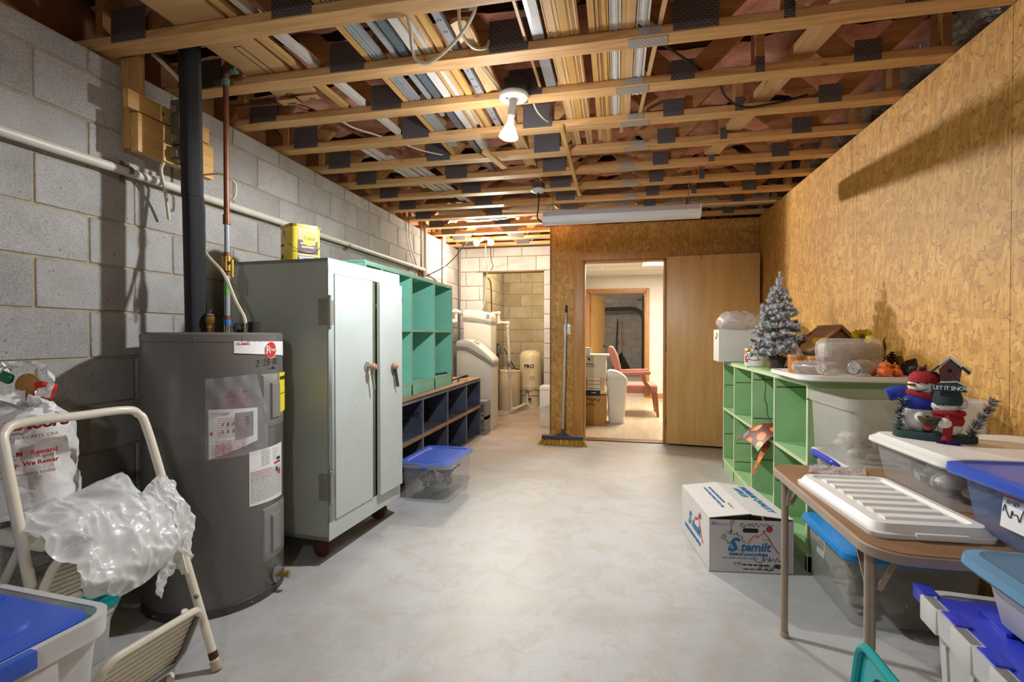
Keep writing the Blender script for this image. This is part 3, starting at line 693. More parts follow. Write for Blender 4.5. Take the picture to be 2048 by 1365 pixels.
plain('film_clear', (214,214,218), 0.12, alpha=0.22)
plain('chrome', (190,190,192), 0.2, 0.95)
def mk_cab(name, base, dk, wear):
    m = N(name); v = m.coord(); f = m.noise(v, 2.2, 5, 0.6); g = m.noise(v, 16, 6, 0.7); h = m.noise(v, 44, 3, 0.6)
    col = m.ramp(f, [(0.3, s2l(dk)), (0.65, s2l(base))])
    col = m.mix(m.ramp(h, [(0.72, 0.0), (0.76, 0.85)]), col, s2l((78,66,52)))
    col = m.mix(m.ramp(g, [(0.70, 0.0), (0.76, 0.5)]), col, s2l(wear))
    m.set(col, m.ramp(f, [(0.3, 0.34), (0.7, 0.5)]), 0.0); m.bump(f, 0.04, 0.01)
mk_cab('cabinet_paint', (196,204,202), (184,192,188), (204,170,140))
mk_cab('cabinet_paint_shaded', (176,180,170), (160,164,152), (150,128,100))  # darker copy of the cabinet paint; the side's shade is put into its colour
plain('rust', (92,52,30), 0.9, var=0.3, scale=60, bump=0.6)
plain('hinge_grey', (146,144,132), 0.45, 0.2)
plain('olive_paint', (110,114,84), 0.5)

# ------------------------------------------------------------------ conduit on the block wall
pc = thing('conduit_pipe', 'long cream plastic conduit strapped along the grey block wall', 'pipe', (X_L+0.033, 0, 1.925))
MB().tube([(0,-1.75,-0.01),(0,1.4,-0.008),(0,3.7,0.010),(0,5.36,0.011)], 0.021, 12).build('pipe', 'pvc_pipe', pc)
for y in (0.35, 1.84, 3.72, 5.0):
    mb = MB(); pts = arcpts((0,0,0), 0.0235, -PI/2, PI/2, 10, 'xz'); 
    for d in (0,): mb.loft([[(p[0], y-0.011, p[2]) for p in pts], [(p[0], y+0.011, p[2]) for p in pts]], False, False, closed=False)
    mb.box(-0.033+0.001, -0.029, y-0.011, y+0.011, 0.0235, 0.048).box(-0.032, -0.029, y-0.011, y+0.011, -0.048, -0.0235).box(-0.032, 0.0, y-0.011, y+0.011, 0.0225, 0.0245).box(-0.032, 0.0, y-0.011, y+0.011, -0.0245, -0.0225)
    mb.cyl((-0.029,y,0.036),(-0.022,y,0.036),0.006,n=8).cyl((-0.029,y,-0.036),(-0.022,y,-0.036),0.006,n=8)
    mb.build('strap', 'junction_grey', pc)

# ------------------------------------------------------------------ disconnect box on its boards
ds = thing('disconnect_mount', 'lumber post and boards holding a grey electrical box under the first truss', 'wall bracket', (-2.181, 1.82, 2.02))
MB().box(0, 0.088, 0, 0.038, 0, 0.56).build('post', 'lumber_z', ds, bevel=0.002)
MB().box(0.088, 0.116, -0.065, 0.37, 0.150, 0.228).build('mounting_board', 'lumber_y', ds, bevel=0.002)
MB().box(0.088, 0.126, -0.030, 0.385, -0.03, 0.140).build('mounting_board', 'lumber_y', ds, bevel=0.002)
MB().cyl((0.116,0.1,0.19),(0.121,0.1,0.19),0.006,n=8).cyl((0.126,0.1,0.06),(0.131,0.1,0.06),0.006,n=8).build('screw', 'chrome', ds)
eb = thing('electrical_box', 'grey latched electrical box behind the black insulated pipe', 'electrical box', (-2.052, 1.945, 2.0))
MB().box(0, 0.070, 0, 0.115, 0.075, 0.285).build('case', 'junction_grey', eb, bevel=0.008)
MB().box(0, 0.066, 0.004, 0.112, 0.0, 0.070).build('case', 'junction_grey', eb, bevel=0.008)
for z in (0.10, 0.235, 0.03): MB().box(0.015, 0.045, -0.008, 0.0, z-0.016, z+0.016).cyl((0.02,-0.006,z-0.02),(0.02,-0.006,z+0.02),0.004,n=6).build('latch', 'chrome', eb)
MB().box(0.055, 0.068, -0.0015, 0, 0.15, 0.22).build('rating_label', 'label_white', eb)
MB().box(0.02, 0.034, 0.1155, 0.14, -0.02, 0.06).build('orange_tab', 'orange_plastic', eb)
def cable(name, label, pts, r, mat, cat='cable', n=6):
    return tag(MB().tube(smoothpath(pts, 7), r, n).build(name, mat), label, cat)
cable('power_cable', 'cream cable looping from the truss down to the lumber post', [(-2.05,1.86,2.45),(-2.0,1.88,2.40),(-1.955,1.93,2.33),(-1.96,1.95,2.27),(-2.02,1.96,2.215),(-2.05,1.965,2.20)], 0.010, 'cable_cream')
cable('power_cable', 'grey cable hanging from the box and running behind the black pipe', [(-2.06,1.92,1.985),(-2.075,1.92,1.95),(-2.10,1.96,1.88),(-2.13,2.0,1.82),(-2.15,2.03,1.75)], 0.008, 'cable_cream')
cable('power_cable', 'cream cable dropping in a curve to the heater top', [(-2.03,2.03,1.99),(-1.99,2.02,1.8),(-1.93,2.0,1.6),(-1.80,1.985,1.47),(-1.73,1.98,1.34),(-1.675,1.97,1.26),(-1.66,1.96,1.193)], 0.0075, 'cable_cream')
cable('power_cable', 'small cream cable loop right of the black pipe', [(-2.054,2.15,2.0),(-1.95,2.155,1.995),(-1.895,2.17,1.95),(-1.90,2.17,1.88),(-1.94,2.15,1.86)], 0.005, 'cable_cream')

# ------------------------------------------------------------------ pipes over the heater
bp = thing('insulated_pipe', 'thick black foam insulated pipe rising from the grey water heater', 'pipe', (-1.887, 1.92, 1.19))
MB().cyl((0,0,0.004),(-0.012,0,0.62),0.0445,n=20).build('foam_sleeve', 'black_foam', bp)
MB().cyl((-0.016,0.0,0.623),(-0.028,0,1.42),0.0445,n=20).build('foam_sleeve', 'black_foam', bp)
cp = thing('copper_pipe', 'copper pipe with a grey lower run and yellow valve beside the black pipe', 'pipe', (-1.838, 2.05, 1.185))
MB().tube([(0,0,0.555),(0,0,1.225)], 0.0127, 12).tube(smoothpath([(0,0,1.225),(0.005,0,1.25),(0.03,0.0,1.262),(0.05,0,1.262)],5), 0.0135, 12).tube([(0.05,0,1.262),(0.055,0.05,1.30),(0.055,0.06,1.40)],0.0127,10).build('copper_run', 'copper', cp)
MB().cyl((0,0,1.19),(0,0,1.225),0.0165,n=12).cyl((0.035,0,1.262),(0.06,0,1.262),0.0165,n=12).build('corroded_joint', 'copper_green', cp)
MB().cyl((0,0,0.53),(0,0,0.575),0.017,n=12).cyl((0,0,0.375),(0,0,0.395),0.016,n=12).cyl((0,0,0.285),(0,0,0.30),0.016,n=12).cyl((0,0,0.07),(0,0,0.09),0.017,n=12).build('coupling', 'copper', cp)
MB().cyl((0,0,0.395),(0,0,0.54),0.0115,n=12).cyl((0,0,0.08),(0,0,0.29),0.0125,n=12).build('plastic_run', 'pex_grey', cp)
MB().cyl((0,0,0.305),(0,0,0.375),0.021,n=14).cyl((0,-0.0,0.34),(0.035,-0.012,0.345),0.008,n=8).build('ball_valve', 'brass', cp)
MB().cbox((0.040,-0.014,0.315),(0.014,0.008,0.085)).build('valve_handle', 'yellow_plastic', cp, bevel=0.003)
MB().cyl((0,0,0.19),(0,0,0.245),0.0135,n=12).build('tape_wrap', 'green_tape', cp)
MB().cyl((0,0,0.005),(0,0,0.045),0.015,n=12).build('inlet_nipple', 'chrome', cp)
MB().cyl((0,0,0.045),(0,0,0.072),0.0165,n=12).build('blue_collar', 'blue_plastic_fitting', cp)
rv = thing('relief_valve', 'small brass relief valve on the heater top beside the black pipe', 'valve', (-1.822, 1.93, 1.19))
MB().lathe([(0.010,0),(0.013,0.01),(0.013,0.02),(0.017,0.022),(0.017,0.035),(0.014,0.038),(0.020,0.05),(0.020,0.075),(0.012,0.08),(0.0,0.08)], 14).cyl((-0.03,0,0.055),(0,0,0.055),0.011,n=10).build('brass_body', 'brass', rv)
MB().cyl((0,0,0.08),(0,0,0.088),0.016,n=12).bar((-0.005,0,0.09),(0.006,0,0.105),0.008,0.004).build('test_lever', 'chrome', rv)
for (x, y, lab, lay) in ((-1.70, 1.97, 'split grey foam sleeve lying on the heater top', True), (-1.635, 1.985, 'short black foam sleeve standing on the heater top', False)):
    if lay: o = MB().lathe([(0.024,-0.03),(0.024,0.03),(0.012,0.03),(0.012,-0.03),(0.024,-0.03)], 18, arc=(0.3, 2*PI)).build('foam_sleeve_piece', 'black_foam', None, (x, y, 1.19+0.026), (PI/2, 0, 0.9))
    else: o = MB().lathe([(0.026,0),(0.026,0.05),(0.012,0.05),(0.012,0),(0.026,0)], 18).build('foam_sleeve_piece', 'black_foam', None, (x, y, 1.192))
    tag(o, lab, 'pipe insulation')

# ------------------------------------------------------------------ water heater
HC = Vector((-1.819, 1.957, 0)); HR = 0.2826
wh = thing('water_heater', 'tall grey cylindrical water heater with manual bag and labels', 'water heater', HC)
MB().lathe([(0,0.035),(HR-0.004,0.035),(HR,0.04),(HR,1.150),(HR-0.002,1.152)], 64).build('tank', 'heater_grey', wh)
MB().lathe([(HR+0.001,1.152),(HR+0.001,1.183),(HR-0.008,1.192),(HR-0.02,1.190),(0,1.188)], 64).build('lid', 'heater_grey', wh)
MB().lathe([(HR-0.03,0.001),(HR+0.002,0.001),(HR+0.002,0.036),(HR-0.004,0.040)], 64).build('base_ring', 'heater_base', wh)
def onheater(phi0, z0, off=0.0012):
    """(arc length, -, height) -> on the tank skin around angle phi0 (degrees)"""
    def f(p):
        a = math.radians(phi0)+p.x/HR; r = HR+off-p.y
        return Vector((r*math.cos(a), r*math.sin(a), z0+p.z))
    return f
def patch(name, mat, phi0, phi1, zl0, zl1, zr0=None, zr1=None, off=0.001, n=14):
    zr0 = zl0 if zr0 is None else zr0; zr1 = zl1 if zr1 is None else zr1
    def fn(u, v):
        a = math.radians(phi0+(phi1-phi0)*u); r = HR+off; b = zl0+(zr0-zl0)*u; t = zl1+(zr1-zl1)*u
        return (r*math.cos(a), r*math.sin(a), b+(t-b)*v)
    return MB().grid(fn, n, 2).build(name, mat, wh)
mb = MB()
for a in (-117,-62,-26,10): 
    a = math.radians(a); mb.ball((math.cos(a)*HR, math.sin(a)*HR, 1.168), 0.0045, 8, 5)
for a in (-100,-20): a = math.radians(a); mb.ball((math.cos(a)*(HR+0.001), math.sin(a)*(HR+0.001), 0.018), 0.0045, 8, 5)
mb.build('screw', 'chrome', wh)
patch('brand_strip', 'label_white', -33.5, 40, 1.104, 1.155, 1.08, 1.150)
patch('brand_strip_edge', 'ink_black', -33.5, 40, 1.1005, 1.104, 1.0765, 1.08, 0.0011)
lettering('CLASSIC', 0.016, 'red_print', wh, fn=onheater(-32, 1.138), bold=0.0002)
mb = MB()
def oval(u, v):
    a = 2*PI*u; p = onheater(2.2, 1.113, 0.002)(Vector((0.039*v*math.cos(a), 0, 0.038*v*math.sin(a)))); return p
MB().grid(oval, 28, 4).build('red_oval', 'red_print', wh)
mb = MB().tube([onheater(2.2, 1.113, 0.0022)(Vector((0.0385*math.cos(2*PI*k/30), 0, 0.0375*math.sin(2*PI*k/30)))) for k in range(30)], 0.0014, 5, closed=True).build('oval_rim', 'label_white', wh)
lettering('R', 0.052, 'label_white', wh, fn=onheater(-4.6, 1.098, 0.003)); lettering('heem', 0.024, 'label_white', wh, fn=onheater(1.0, 1.108, 0.003))
def hand(strokes, phi0, z0, mat='ink_black', r=0.0011, off=0.0015, name='handwriting', par=None):
    f = onheater(phi0, z0, off); mb = MB()
    for st in strokes: mb.tube([f(Vector((x, 0, z))) for x, z in smoothpath2(st)], r, 5)
    return mb.build(name, mat, wh)
hand([[(0,.02),(.008,.028),(.013,.020),(.004,.004),(0,0),(.015,.001)],[(.020,.014),(.030,.015)],[(.036,.022),(.044,.030),(.050,.022),(.040,.004),(.037,.001),(.052,.003)],
      [(.070,.030),(.060,.024),(.068,.016),(.072,.006),(.062,.002),(.060,.010),(.070,.020),(.072,.030)],[(.078,.016),(.086,.017)],[(.090,.026),(.098,.031),(.102,.024),(.092,.006),(.104,.007)],[(.112,.030),(.106,.018),(.111,.006),(.117,.018),(.112,.030)],[(.122,.026),(.130,.031),(.133,.024),(.124,.006),(.136,.008)],
      [(.066,-.016),(.074,-.011),(.080,-.016),(.086,-.011)],[(.092,-.018),(.096,-.004),(.099,-.018)],[(.112,-.006),(.105,-.010),(.108,-.018),(.115,-.014)]], -14.5, 1.044)
def panel(z0, z1):
    for nm, mat, a, b, c, d, o in (('access_panel', 'heater_panel', -9.2, 28, z0, z1, 0.006), ('panel_rib', 'heater_panel', -1, 14, z0+0.035, z1-0.035, 0.015)):
        mb = MB(); n = 10
        rings = []
        def P(phi, z, off): return ((HR+off)*math.cos(math.radians(phi)), (HR+off)*math.sin(math.radians(phi)), z)
        e = 1.6; ez = 0.010
        outer = [P(a+(b-a)*k/n, c, 0) for k in range(n+1)] + [P(b-(b-a)*k/n, d, 0) for k in range(n+1)]
        top = [P(a+e+(b-a-2*e)*k/n, c+ez, o) for k in range(n+1)] + [P(b-e-(b-a-2*e)*k/n, d-ez, o) for k in range(n+1)]
        mb.loft([outer, top], False, False, smooth=False)
        mb.grid(lambda u, v: P(a+e+(b-a-2*e)*u, c+ez+(d-c-2*ez)*v, o), n, 4)
        mb.build(nm, mat, wh)
panel(0.762, 1.006); panel(0.158, 0.405)
patch('energy_label', 'label_yellow', 14, 40, 0.82, 1.004, off=0.0075)
patch('energy_label_bar', 'ink_black', 14, 40, 0.905, 0.908, off=0.0082)
lettering('ENERGY', 0.022, 'ink_black', wh, fn=onheater(15, 0.972, 0.0085), bold=0.0006)
patch('instruction_label', 'label_white', -21.6, 22, 0.435, 0.673, 0.424, 0.676, 0.0015)
def lines(phi0, phi1, z0, z1, n, mat, h=0.0022, off=0.0022, name='printed_lines', gaps=True):
    mb = MB(); 
    for i in range(n):
        z = z0+(z1-z0)*i/max(1, n-1); a = phi0
        while a < phi1-0.5:
            b = min(phi1, a+random.uniform(1.2, 5)); 
            f0 = math.radians(a); f1 = math.radians(b); r = HR+off
            k = max(1, int((b-a)/2))
            for q in range(k):
                g0 = f0+(f1-f0)*q/k; g1 = f0+(f1-f0)*(q+1)/k
                mb.add([(r*math.cos(g0), r*math.sin(g0), z), (r*math.cos(g1), r*math.sin(g1), z), (r*math.cos(g1), r*math.sin(g1), z+h), (r*math.cos(g0), r*math.sin(g0), z+h)], [(0,1,2,3)])
            a = b+(0.7 if gaps else 0.0)
    return mb.build(name, mat, wh)
lines(-20.5, 20, 0.447, 0.575, 22, 'grey_print'); lines(-20.5, 2, 0.545, 0.580, 4, 'red_print'); patch('warning_bar', 'red_print', 6, 18, 0.588, 0.598, off=0.0023)
lines(-10, 0, 0.60, 0.665, 9, 'ink_black', 0.0018); lines(4, 12, 0.61, 0.66, 7, 'grey_print', 0.0018)
patch('cert_block', 'ink_black', 10, 17, 0.603, 0.616, off=0.0024); patch('pictogram', 'ink_black', 9, 12, 0.55, 0.572, off=0.0024); patch('pictogram', 'red_print', 13, 17, 0.535, 0.56, off=0.0024)
# manual in its clear bag
patch('manual_sheet', 'label_white', -52.5, -14, 0.665, 0.873, 0.72, 0.864, 0.004)
patch('manual_photo', 'grey_print', -33, -18, 0.735, 0.85, 0.745, 0.85, 0.005)
lines(-50, -36, 0.68, 0.72, 6, 'red_print_soft', off=0.0056); lines(-44, -22, 0.875, 0.925, 7, 'red_print_soft', off=0.0072); lines(-46, -22, 0.755, 0.83, 9, 'red_print_soft', off=0.0062); lines(-48, -24, 0.675, 0.735, 8, 'red_print_soft', off=0.0062)
lettering('IMPORTANT', 0.013, 'red_print_soft', wh, fn=onheater(-38, 0.936, 0.0072)); lettering('Water Heater', 0.012, 'grey_print', wh, fn=onheater(-51, 0.850, 0.0055))
patch('red_tab', 'red_print', -51.5, -49.5, 0.765, 0.778, off=0.006)
mb = MB()
for i in range(3):
    for j in range(2):
        a = -43+i*4; mb.add([tuple(onheater(a, 0.77+j*0.03, 0.0058)(Vector(q))) for q in ((0,0,0),(0.006,0,0),(0.006,0,0.012),(0,0,0.012))], [(0,1,2,3)])
mb.build('diagram', 'ink_black', wh)
def filmfn(u, v):
    a = -54.5+(50.5*u if v < 0.5 else 50.5*u*(1-0.24*(v-0.5)*2)); z = 0.665+(0.335)*v+0.012*u*v
    o = 0.008+0.004*math.sin(u*19+v*5)*math.sin(v*11)
    return ((HR+o)*math.cos(math.radians(a)), (HR+o)*math.sin(math.radians(a)), z)
MB().grid(filmfn, 24, 20).build('clear_bag', 'film_clear', wh)
mb = MB()
f = onheater(8.8, 0.075, 0)
P0 = Vector((math.cos(math.radians(8.8)), math.sin(math.radians(8.8)), 0))
c0 = P0*HR + Vector((0,0,0.075))
mb.cyl(c0, c0+P0*0.008, 0.036, n=20); mb.build('drain_rose', 'heater_panel', wh)
t = Vector((P0.y, -P0.x, 0))
MB().cyl(c0, c0+P0*0.05, 0.011, n=12).cyl(c0+P0*0.028, c0+P0*0.042, 0.016, n=8).cyl(c0+P0*0.05, c0+P0*0.062, 0.015, n=12).cyl(c0+P0*0.03, c0+P0*0.03+Vector((0,0,0.022)), 0.006, n=8).build('drain_valve', 'brass', wh)

# ------------------------------------------------------------------ steel cabinet
cb = thing('storage_cabinet', 'tall pale grey-green two-door steel cabinet with chipped paint', 'cabinet', (-1.4355, 2.265, 0.0), -0.064)
CWd, CD, Z0, Z1 = 0.742, 0.655, 0.125, 1.575
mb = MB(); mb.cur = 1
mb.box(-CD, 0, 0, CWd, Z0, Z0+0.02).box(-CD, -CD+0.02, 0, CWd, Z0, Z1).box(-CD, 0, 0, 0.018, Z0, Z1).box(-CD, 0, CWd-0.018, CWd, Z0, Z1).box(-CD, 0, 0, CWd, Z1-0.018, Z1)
mb.build('body', ['cabinet_paint', 'cabinet_paint_shaded'], cb)
MB().box(-0.004, 0.003, 0.0, CWd, Z1-0.075, Z1).box(-0.004, 0.003, 0.0, CWd, Z0, Z0+0.095).box(-0.004, 0.003, 0.0, 0.045, Z0+0.095, Z1-0.075).box(-0.004, 0.003, CWd-0.03, CWd, Z0+0.095, Z1-0.075).build('front_frame', 'cabinet_paint', cb, bevel=0.0012, seg=1)
d1 = MB().box(-0.002, 0.010, 0.048, 0.405, Z0+0.098, Z1-0.078).build('door', 'cabinet_paint', cb, bevel=0.0015, seg=1)
d2 = MB().box(-0.002, 0.022, 0, 0.26, Z0+0.098, Z1-0.078).build('door', 'cabinet_paint', cb, (0.010, 0.452, 0), (0, 0, -0.02), bevel=0.0015, seg=1)
MB().box(-0.03, -0.004, 0.405, 0.46, Z0+0.098, Z1-0.078).build('door_stop', 'olive_paint', cb)
def hinge(z, y, side, par):
    mb = MB()
    if side:
        mb.box(-0.056, 0.0, -0.003, -0.0002, z-0.068, z+0.068)
        for q in ((-0.044,0.052),(-0.016,0.052),(-0.03,0.0),(-0.044,-0.052),(-0.016,-0.052)): mb.ball((q[0], -0.0032, z+q[1]), 0.0055, 8, 4)
    mb.cyl((0.010, y, z-0.078), (0.010, y, z+0.078), 0.006, n=8).ball((0.010, y, z+0.08), 0.008, 8, 5).ball((0.010, y, z-0.08), 0.008, 8, 5)
    mb.box(0.0102, 0.0118, y, y+0.03, z-0.06, z+0.06)
    return mb.build('hinge', 'hinge_grey', par)
hinge(1.30, 0.004, True, cb); hinge(0.40, 0.004, True, cb); hinge(1.32, CWd-0.01, False, cb); hinge(0.42, CWd-0.01, False, cb)
def handle(y, z, knob_mat):
    mb = MB().cyl((0.010, y, z), (0.016, y, z), 0.028, n=16).cyl((0.016, y, z), (0.05, y, z), 0.008, n=10)
    mb.bar((0.035, y+0.004, z), (0.042, y+0.03, z-0.13), 0.014, 0.008)
    h = mb.build('handle', 'hinge_grey', cb)
    MB().ball((0.055, y, z), 0.021, 14, 10).build('knob', knob_mat, h)
plain('wood_knob', (178,132,96), 0.5); plain('dark_knob', (70,66,62), 0.5)
handle(0.34, 1.0, 'wood_knob'); handle(0.585, 0.99, 'wood_knob')
MB().bar((0.05, 0.592, 0.99), (0.055, 0.62, 0.86), 0.018, 0.01).build('lever_handle', 'dark_knob', cb)
MB().box(0.012, 0.016, CWd-0.05, CWd+0.006, 1.36, 1.45).build('worn_edge_plate', 'hinge_grey', cb)
MB().prism([(0.71,1.40),(0.745,1.45),(0.755,1.405),(0.73,1.34)], 0.016, 0.018, 'x').build('diamond_sticker', 'ink_black', cb)
MB().prism([(0.722,1.40),(0.738,1.428),(0.743,1.405),(0.731,1.37)], 0.018, 0.0186, 'x').build('sticker_face', 'red_print_soft', cb)
for (x, y) in ((-0.10, 0.09), (-0.10, CWd-0.09), (-CD+0.08, 0.09), (-CD+0.08, CWd-0.09)):
    mb = MB().cyl((x, y-0.018, 0.052), (x, y+0.018, 0.052), 0.0515, n=18).box(x-0.045, x+0.045, y-0.045, y+0.045, Z0-0.008, Z0).bar((x, y-0.024, 0.05), (x+0.01, y-0.024, Z0-0.006), 0.006, 0.05).bar((x, y+0.024, 0.05), (x+0.01, y+0.024, Z0-0.006), 0.006, 0.05)
    mb.build('caster', 'rust', cb)
# paint can and offcuts on the cabinet
can = thing('paint_can', 'square yellow and gold paint can standing on the grey cabinet', 'paint can', (-1.70, 2.42, Z1+0.0005), -0.55)
def canring(w, z, r=0.03): return ring(w, w, r, z, 5)
MB().loft([canring(0.160, 0), canring(0.164, 0.003), canring(0.164, 0.185), canring(0.160, 0.188)]).build('body', 'yellow_plastic', can)
MB().loft([canring(0.168, 0.186), canring(0.168, 0.198), canring(0.158, 0.198), canring(0.150, 0.192)]).build('rim', 'brass', can)
plain('can_black', (44,36,34), 0.4); plain('gold_paper', (206,160,116), 0.45)
MB().box(0.0822, 0.0828, -0.05, 0.06, 0.004, 0.180).build('front_label', 'can_black', can)
MB().box(0.0828, 0.0834, -0.05, 0.06, 0.115, 0.180).box(0.0828, 0.0834, -0.05, 0.06, 0.03, 0.042).build('label_band', 'gold_paper', can)
MB().cyl((0.083,0.012,0.125),(0.0842,0.012,0.125),0.038,n=24).build('oval_badge', 'label_yellow', can)
lettering('Cabot', 0.026, 'ink_black', can, M=frame((0.0845,-0.020,0.118),(0,1,0),(1,0,0)), shear=0.2)
MB().box(0.0828, 0.0834, -0.035, 0.045, 0.092, 0.102).box(0.0828, 0.0834, -0.03, 0.04, 0.074, 0.084).build('label_title', 'gold_paper', can)
MB().box(0.0828, 0.0834, -0.04, 0.05, 0.008, 0.016).box(0.0828, 0.0834, -0.045, 0.055, 0.020, 0.026).build('label_lines', 'label_white', can)
MB().cyl((-0.03,-0.0822,0.158),(-0.03,-0.088,0.158),0.016,n=16).build('handle_ear', 'chrome', can)
MB().tube(smoothpath([(-0.03,-0.088,0.158),(0.03,-0.092,0.11),(0.07,-0.09,0.085),(0.095,-0.05,0.06),(0.092,0.04,0.055),(0.085,0.08,0.10)],6),0.0018,6).build('wire_handle', 'chrome', can)
MB().box(-0.05, -0.015, -0.0828, -0.0822, 0.085, 0.097).box(-0.045, -0.022, -0.0828, -0.0822, 0.02, 0.04).build('back_print', 'ink_black', can)
# ------------------------------------------------------------------ cubby shelves
def mk_paintwood(name, base, dk, chip, edge=0.6):
    m = N(name); v = m.coord(); f = m.noise(v, 3, 5, 0.6); g = m.noise(v, 26, 6, 0.75); w = m.noise(m.coord((3,3,22)), 2.0, 4, 0.6)
    col = m.ramp(f, [(0.3, s2l(dk)), (0.7, s2l(base))]); col = m.mix(m.ramp(g, [(0.69, 0.0), (0.73, 0.8)]), col, s2l(chip)); col = m.mix(0.12, col, m.ramp(w, [(0.4, s2l(dk)), (0.6, s2l(base))]))
    m.set(col, 0.5); m.bump(g, 0.12, 0.003)
mk_paintwood('turquoise_paint', (140,212,190), (124,198,176), (196,184,140))
mk_paintwood('turquoise_edge', (150,196,170), (128,176,150), (176,140,90))
mk_paintwood('navy_paint', (84,90,106), (48,52,66), (170,170,170))
mk_paintwood('grey_blue_paint', (128,132,138), (84,90,100), (200,200,198))
wood('worn_wood_edge', (118,84,54), (160,120,84), (190,160,126), 'y')
def cubby(name, label, cat, x0, x1, y0, y1, z0, z1, divs, shelves, mats, t=0.018, toe=0.0, lean=0, side_mat=None):
    """open-fronted shelf against a side wall; x1 is the open front, divs/shelves in world y/z"""
    T = thing(name, label, cat, ((x0+x1)/2, (y0+y1)/2, z0)); ox, oy = (x0+x1)/2, (y0+y1)/2
    body, edge = mats[0], mats[1]
    def B(nm, a, b, c, d, e, f):
        o = MB().box(a-ox, b-ox, c-oy, d-oy, e-z0, f-z0).build(nm, body if nm != 'face_edge' else edge, T); return o
    xb, xf = (x0, x1) if x1 > x0 else (x1, x0)
    front = x1; s = 1 if x1 > x0 else -1
    B('back_panel', x0, x0+s*0.006, y0, y1, z0, z1) if s > 0 else B('back_panel', x0-0.006, x0, y0, y1, z0, z1)
    zb = z0+toe
    ys = [y0] + list(divs) + [y1]
    def X(a, b): return (min(a, b), max(a, b))
    i0, i1 = X(x0, x1-s*0.004)
    for i, y in enumerate(ys):
        a = y if i == 0 else y-t if i == len(ys)-1 else y-t/2
        B('side_panel' if i in (0, len(ys)-1) else 'divider', i0, i1, a, a+t, z0, z1)
        e0, e1 = X(x1-s*0.004, x1); B('face_edge', e0, e1, a-0.001, a+t+0.001, z0, z1)
    for j, z in enumerate([zb]+list(shelves)+[z1-t]):
        nm = 'bottom_board' if j == 0 else 'top_board' if j == len(shelves)+1 else 'shelf'
        B(nm, i0, i1, y0+t, y1-t, z, z+t) if nm != 'top_board' else B(nm, i0, i1+0, y0-0.004, y1+0.004, z1, z1+0.012)
        e0, e1 = X(x1-s*0.004, x1+s*0.001); B('face_edge', e0, e1, y0, y1, z, z+t)
    if toe: 
        e0, e1 = X(x1-s*0.022, x1); B('kick_board', e0, e1, y0, y1, z0, zb)
    return T
nv = cubby('cubby_shelf', 'low navy and grey wooden cubby shelf along the block wall', 'shelf', -2.12, -1.58, 3.06, 5.66, 0.001, 0.662, [3.885,4.505,5.115], [0.335], ('navy_paint', 'grey_blue_paint'), t=0.02)
MB().box(-0.274, 0.278, -1.302, 1.304, 0.673, 0.682).build('worn_top', 'worn_wood_edge', nv)
MB().box(0.266, 0.273, -1.30, 1.30, 0.325, 0.356).build('worn_lip', 'worn_wood_edge', nv)
for i, (y, z, tx) in enumerate(((3.875,0.50,'D-160'),(4.495,0.52,'P'))):
    lettering(tx, 0.075, 'ink_black', nv, M=frame((0.05+1.85-1.85, y-0.012-4.36, z), (1,0,0), (0,-1,0)))
def scrawl(par, M, w, h, n, seed, mat='ink_black', r=0.002, name='handwriting'):
    rnd = random.Random(seed); pts = []
    for i in range(n): pts.append((w*i/n+rnd.uniform(-.3,.3)*w/n*2, rnd.uniform(0,h)))
    return scribble(par, mat, [pts], M, r, name)
for i, (y, z) in enumerate(((3.875,0.42),(4.495,0.44),(5.105,0.50),(4.495,0.12),(5.105,0.14))): scrawl(nv, frame((0.03, y-0.0125-4.36, z), (1,0,0), (0,-1,0)), 0.14, 0.06, 9, i)
tq = cubby('cubby_shelf', 'bright turquoise wooden cubby shelf standing on the navy one', 'shelf', -2.10, -1.66, 3.06, 4.87, 0.6835, 1.68, [3.31,3.84,4.365], [1.21], ('turquoise_paint', 'turquoise_edge'), t=0.02, toe=0.085)
# tool left in the lowest turquoise cubby and bracket beside it
o = MB().bar((-1.78,4.50,0.795),(-1.72,4.84,0.795),0.03,0.014).cyl((-1.79,4.48,0.797),(-1.78,4.52,0.797),0.012,n=10).build('hand_tool', 'cable_black'); tag(o, 'black long hand tool lying in the bottom turquoise cubby', 'tool')
o = MB().tube(smoothpath([(-1.72,4.90,0.70),(-1.66,4.98,0.72),(-1.60,5.15,0.745),(-1.63,5.30,0.72),(-1.72,5.36,0.70),(-1.70,5.2,0.70),(-1.66,5.05,0.695)],6),0.008,7).cyl((-1.74,4.92,0.70),(-1.68,4.90,0.70),0.013,n=10).build('black_strap', 'cable_black'); tag(o, 'black wire loop tool lying on the navy shelf top beside the turquoise cubby', 'tool')

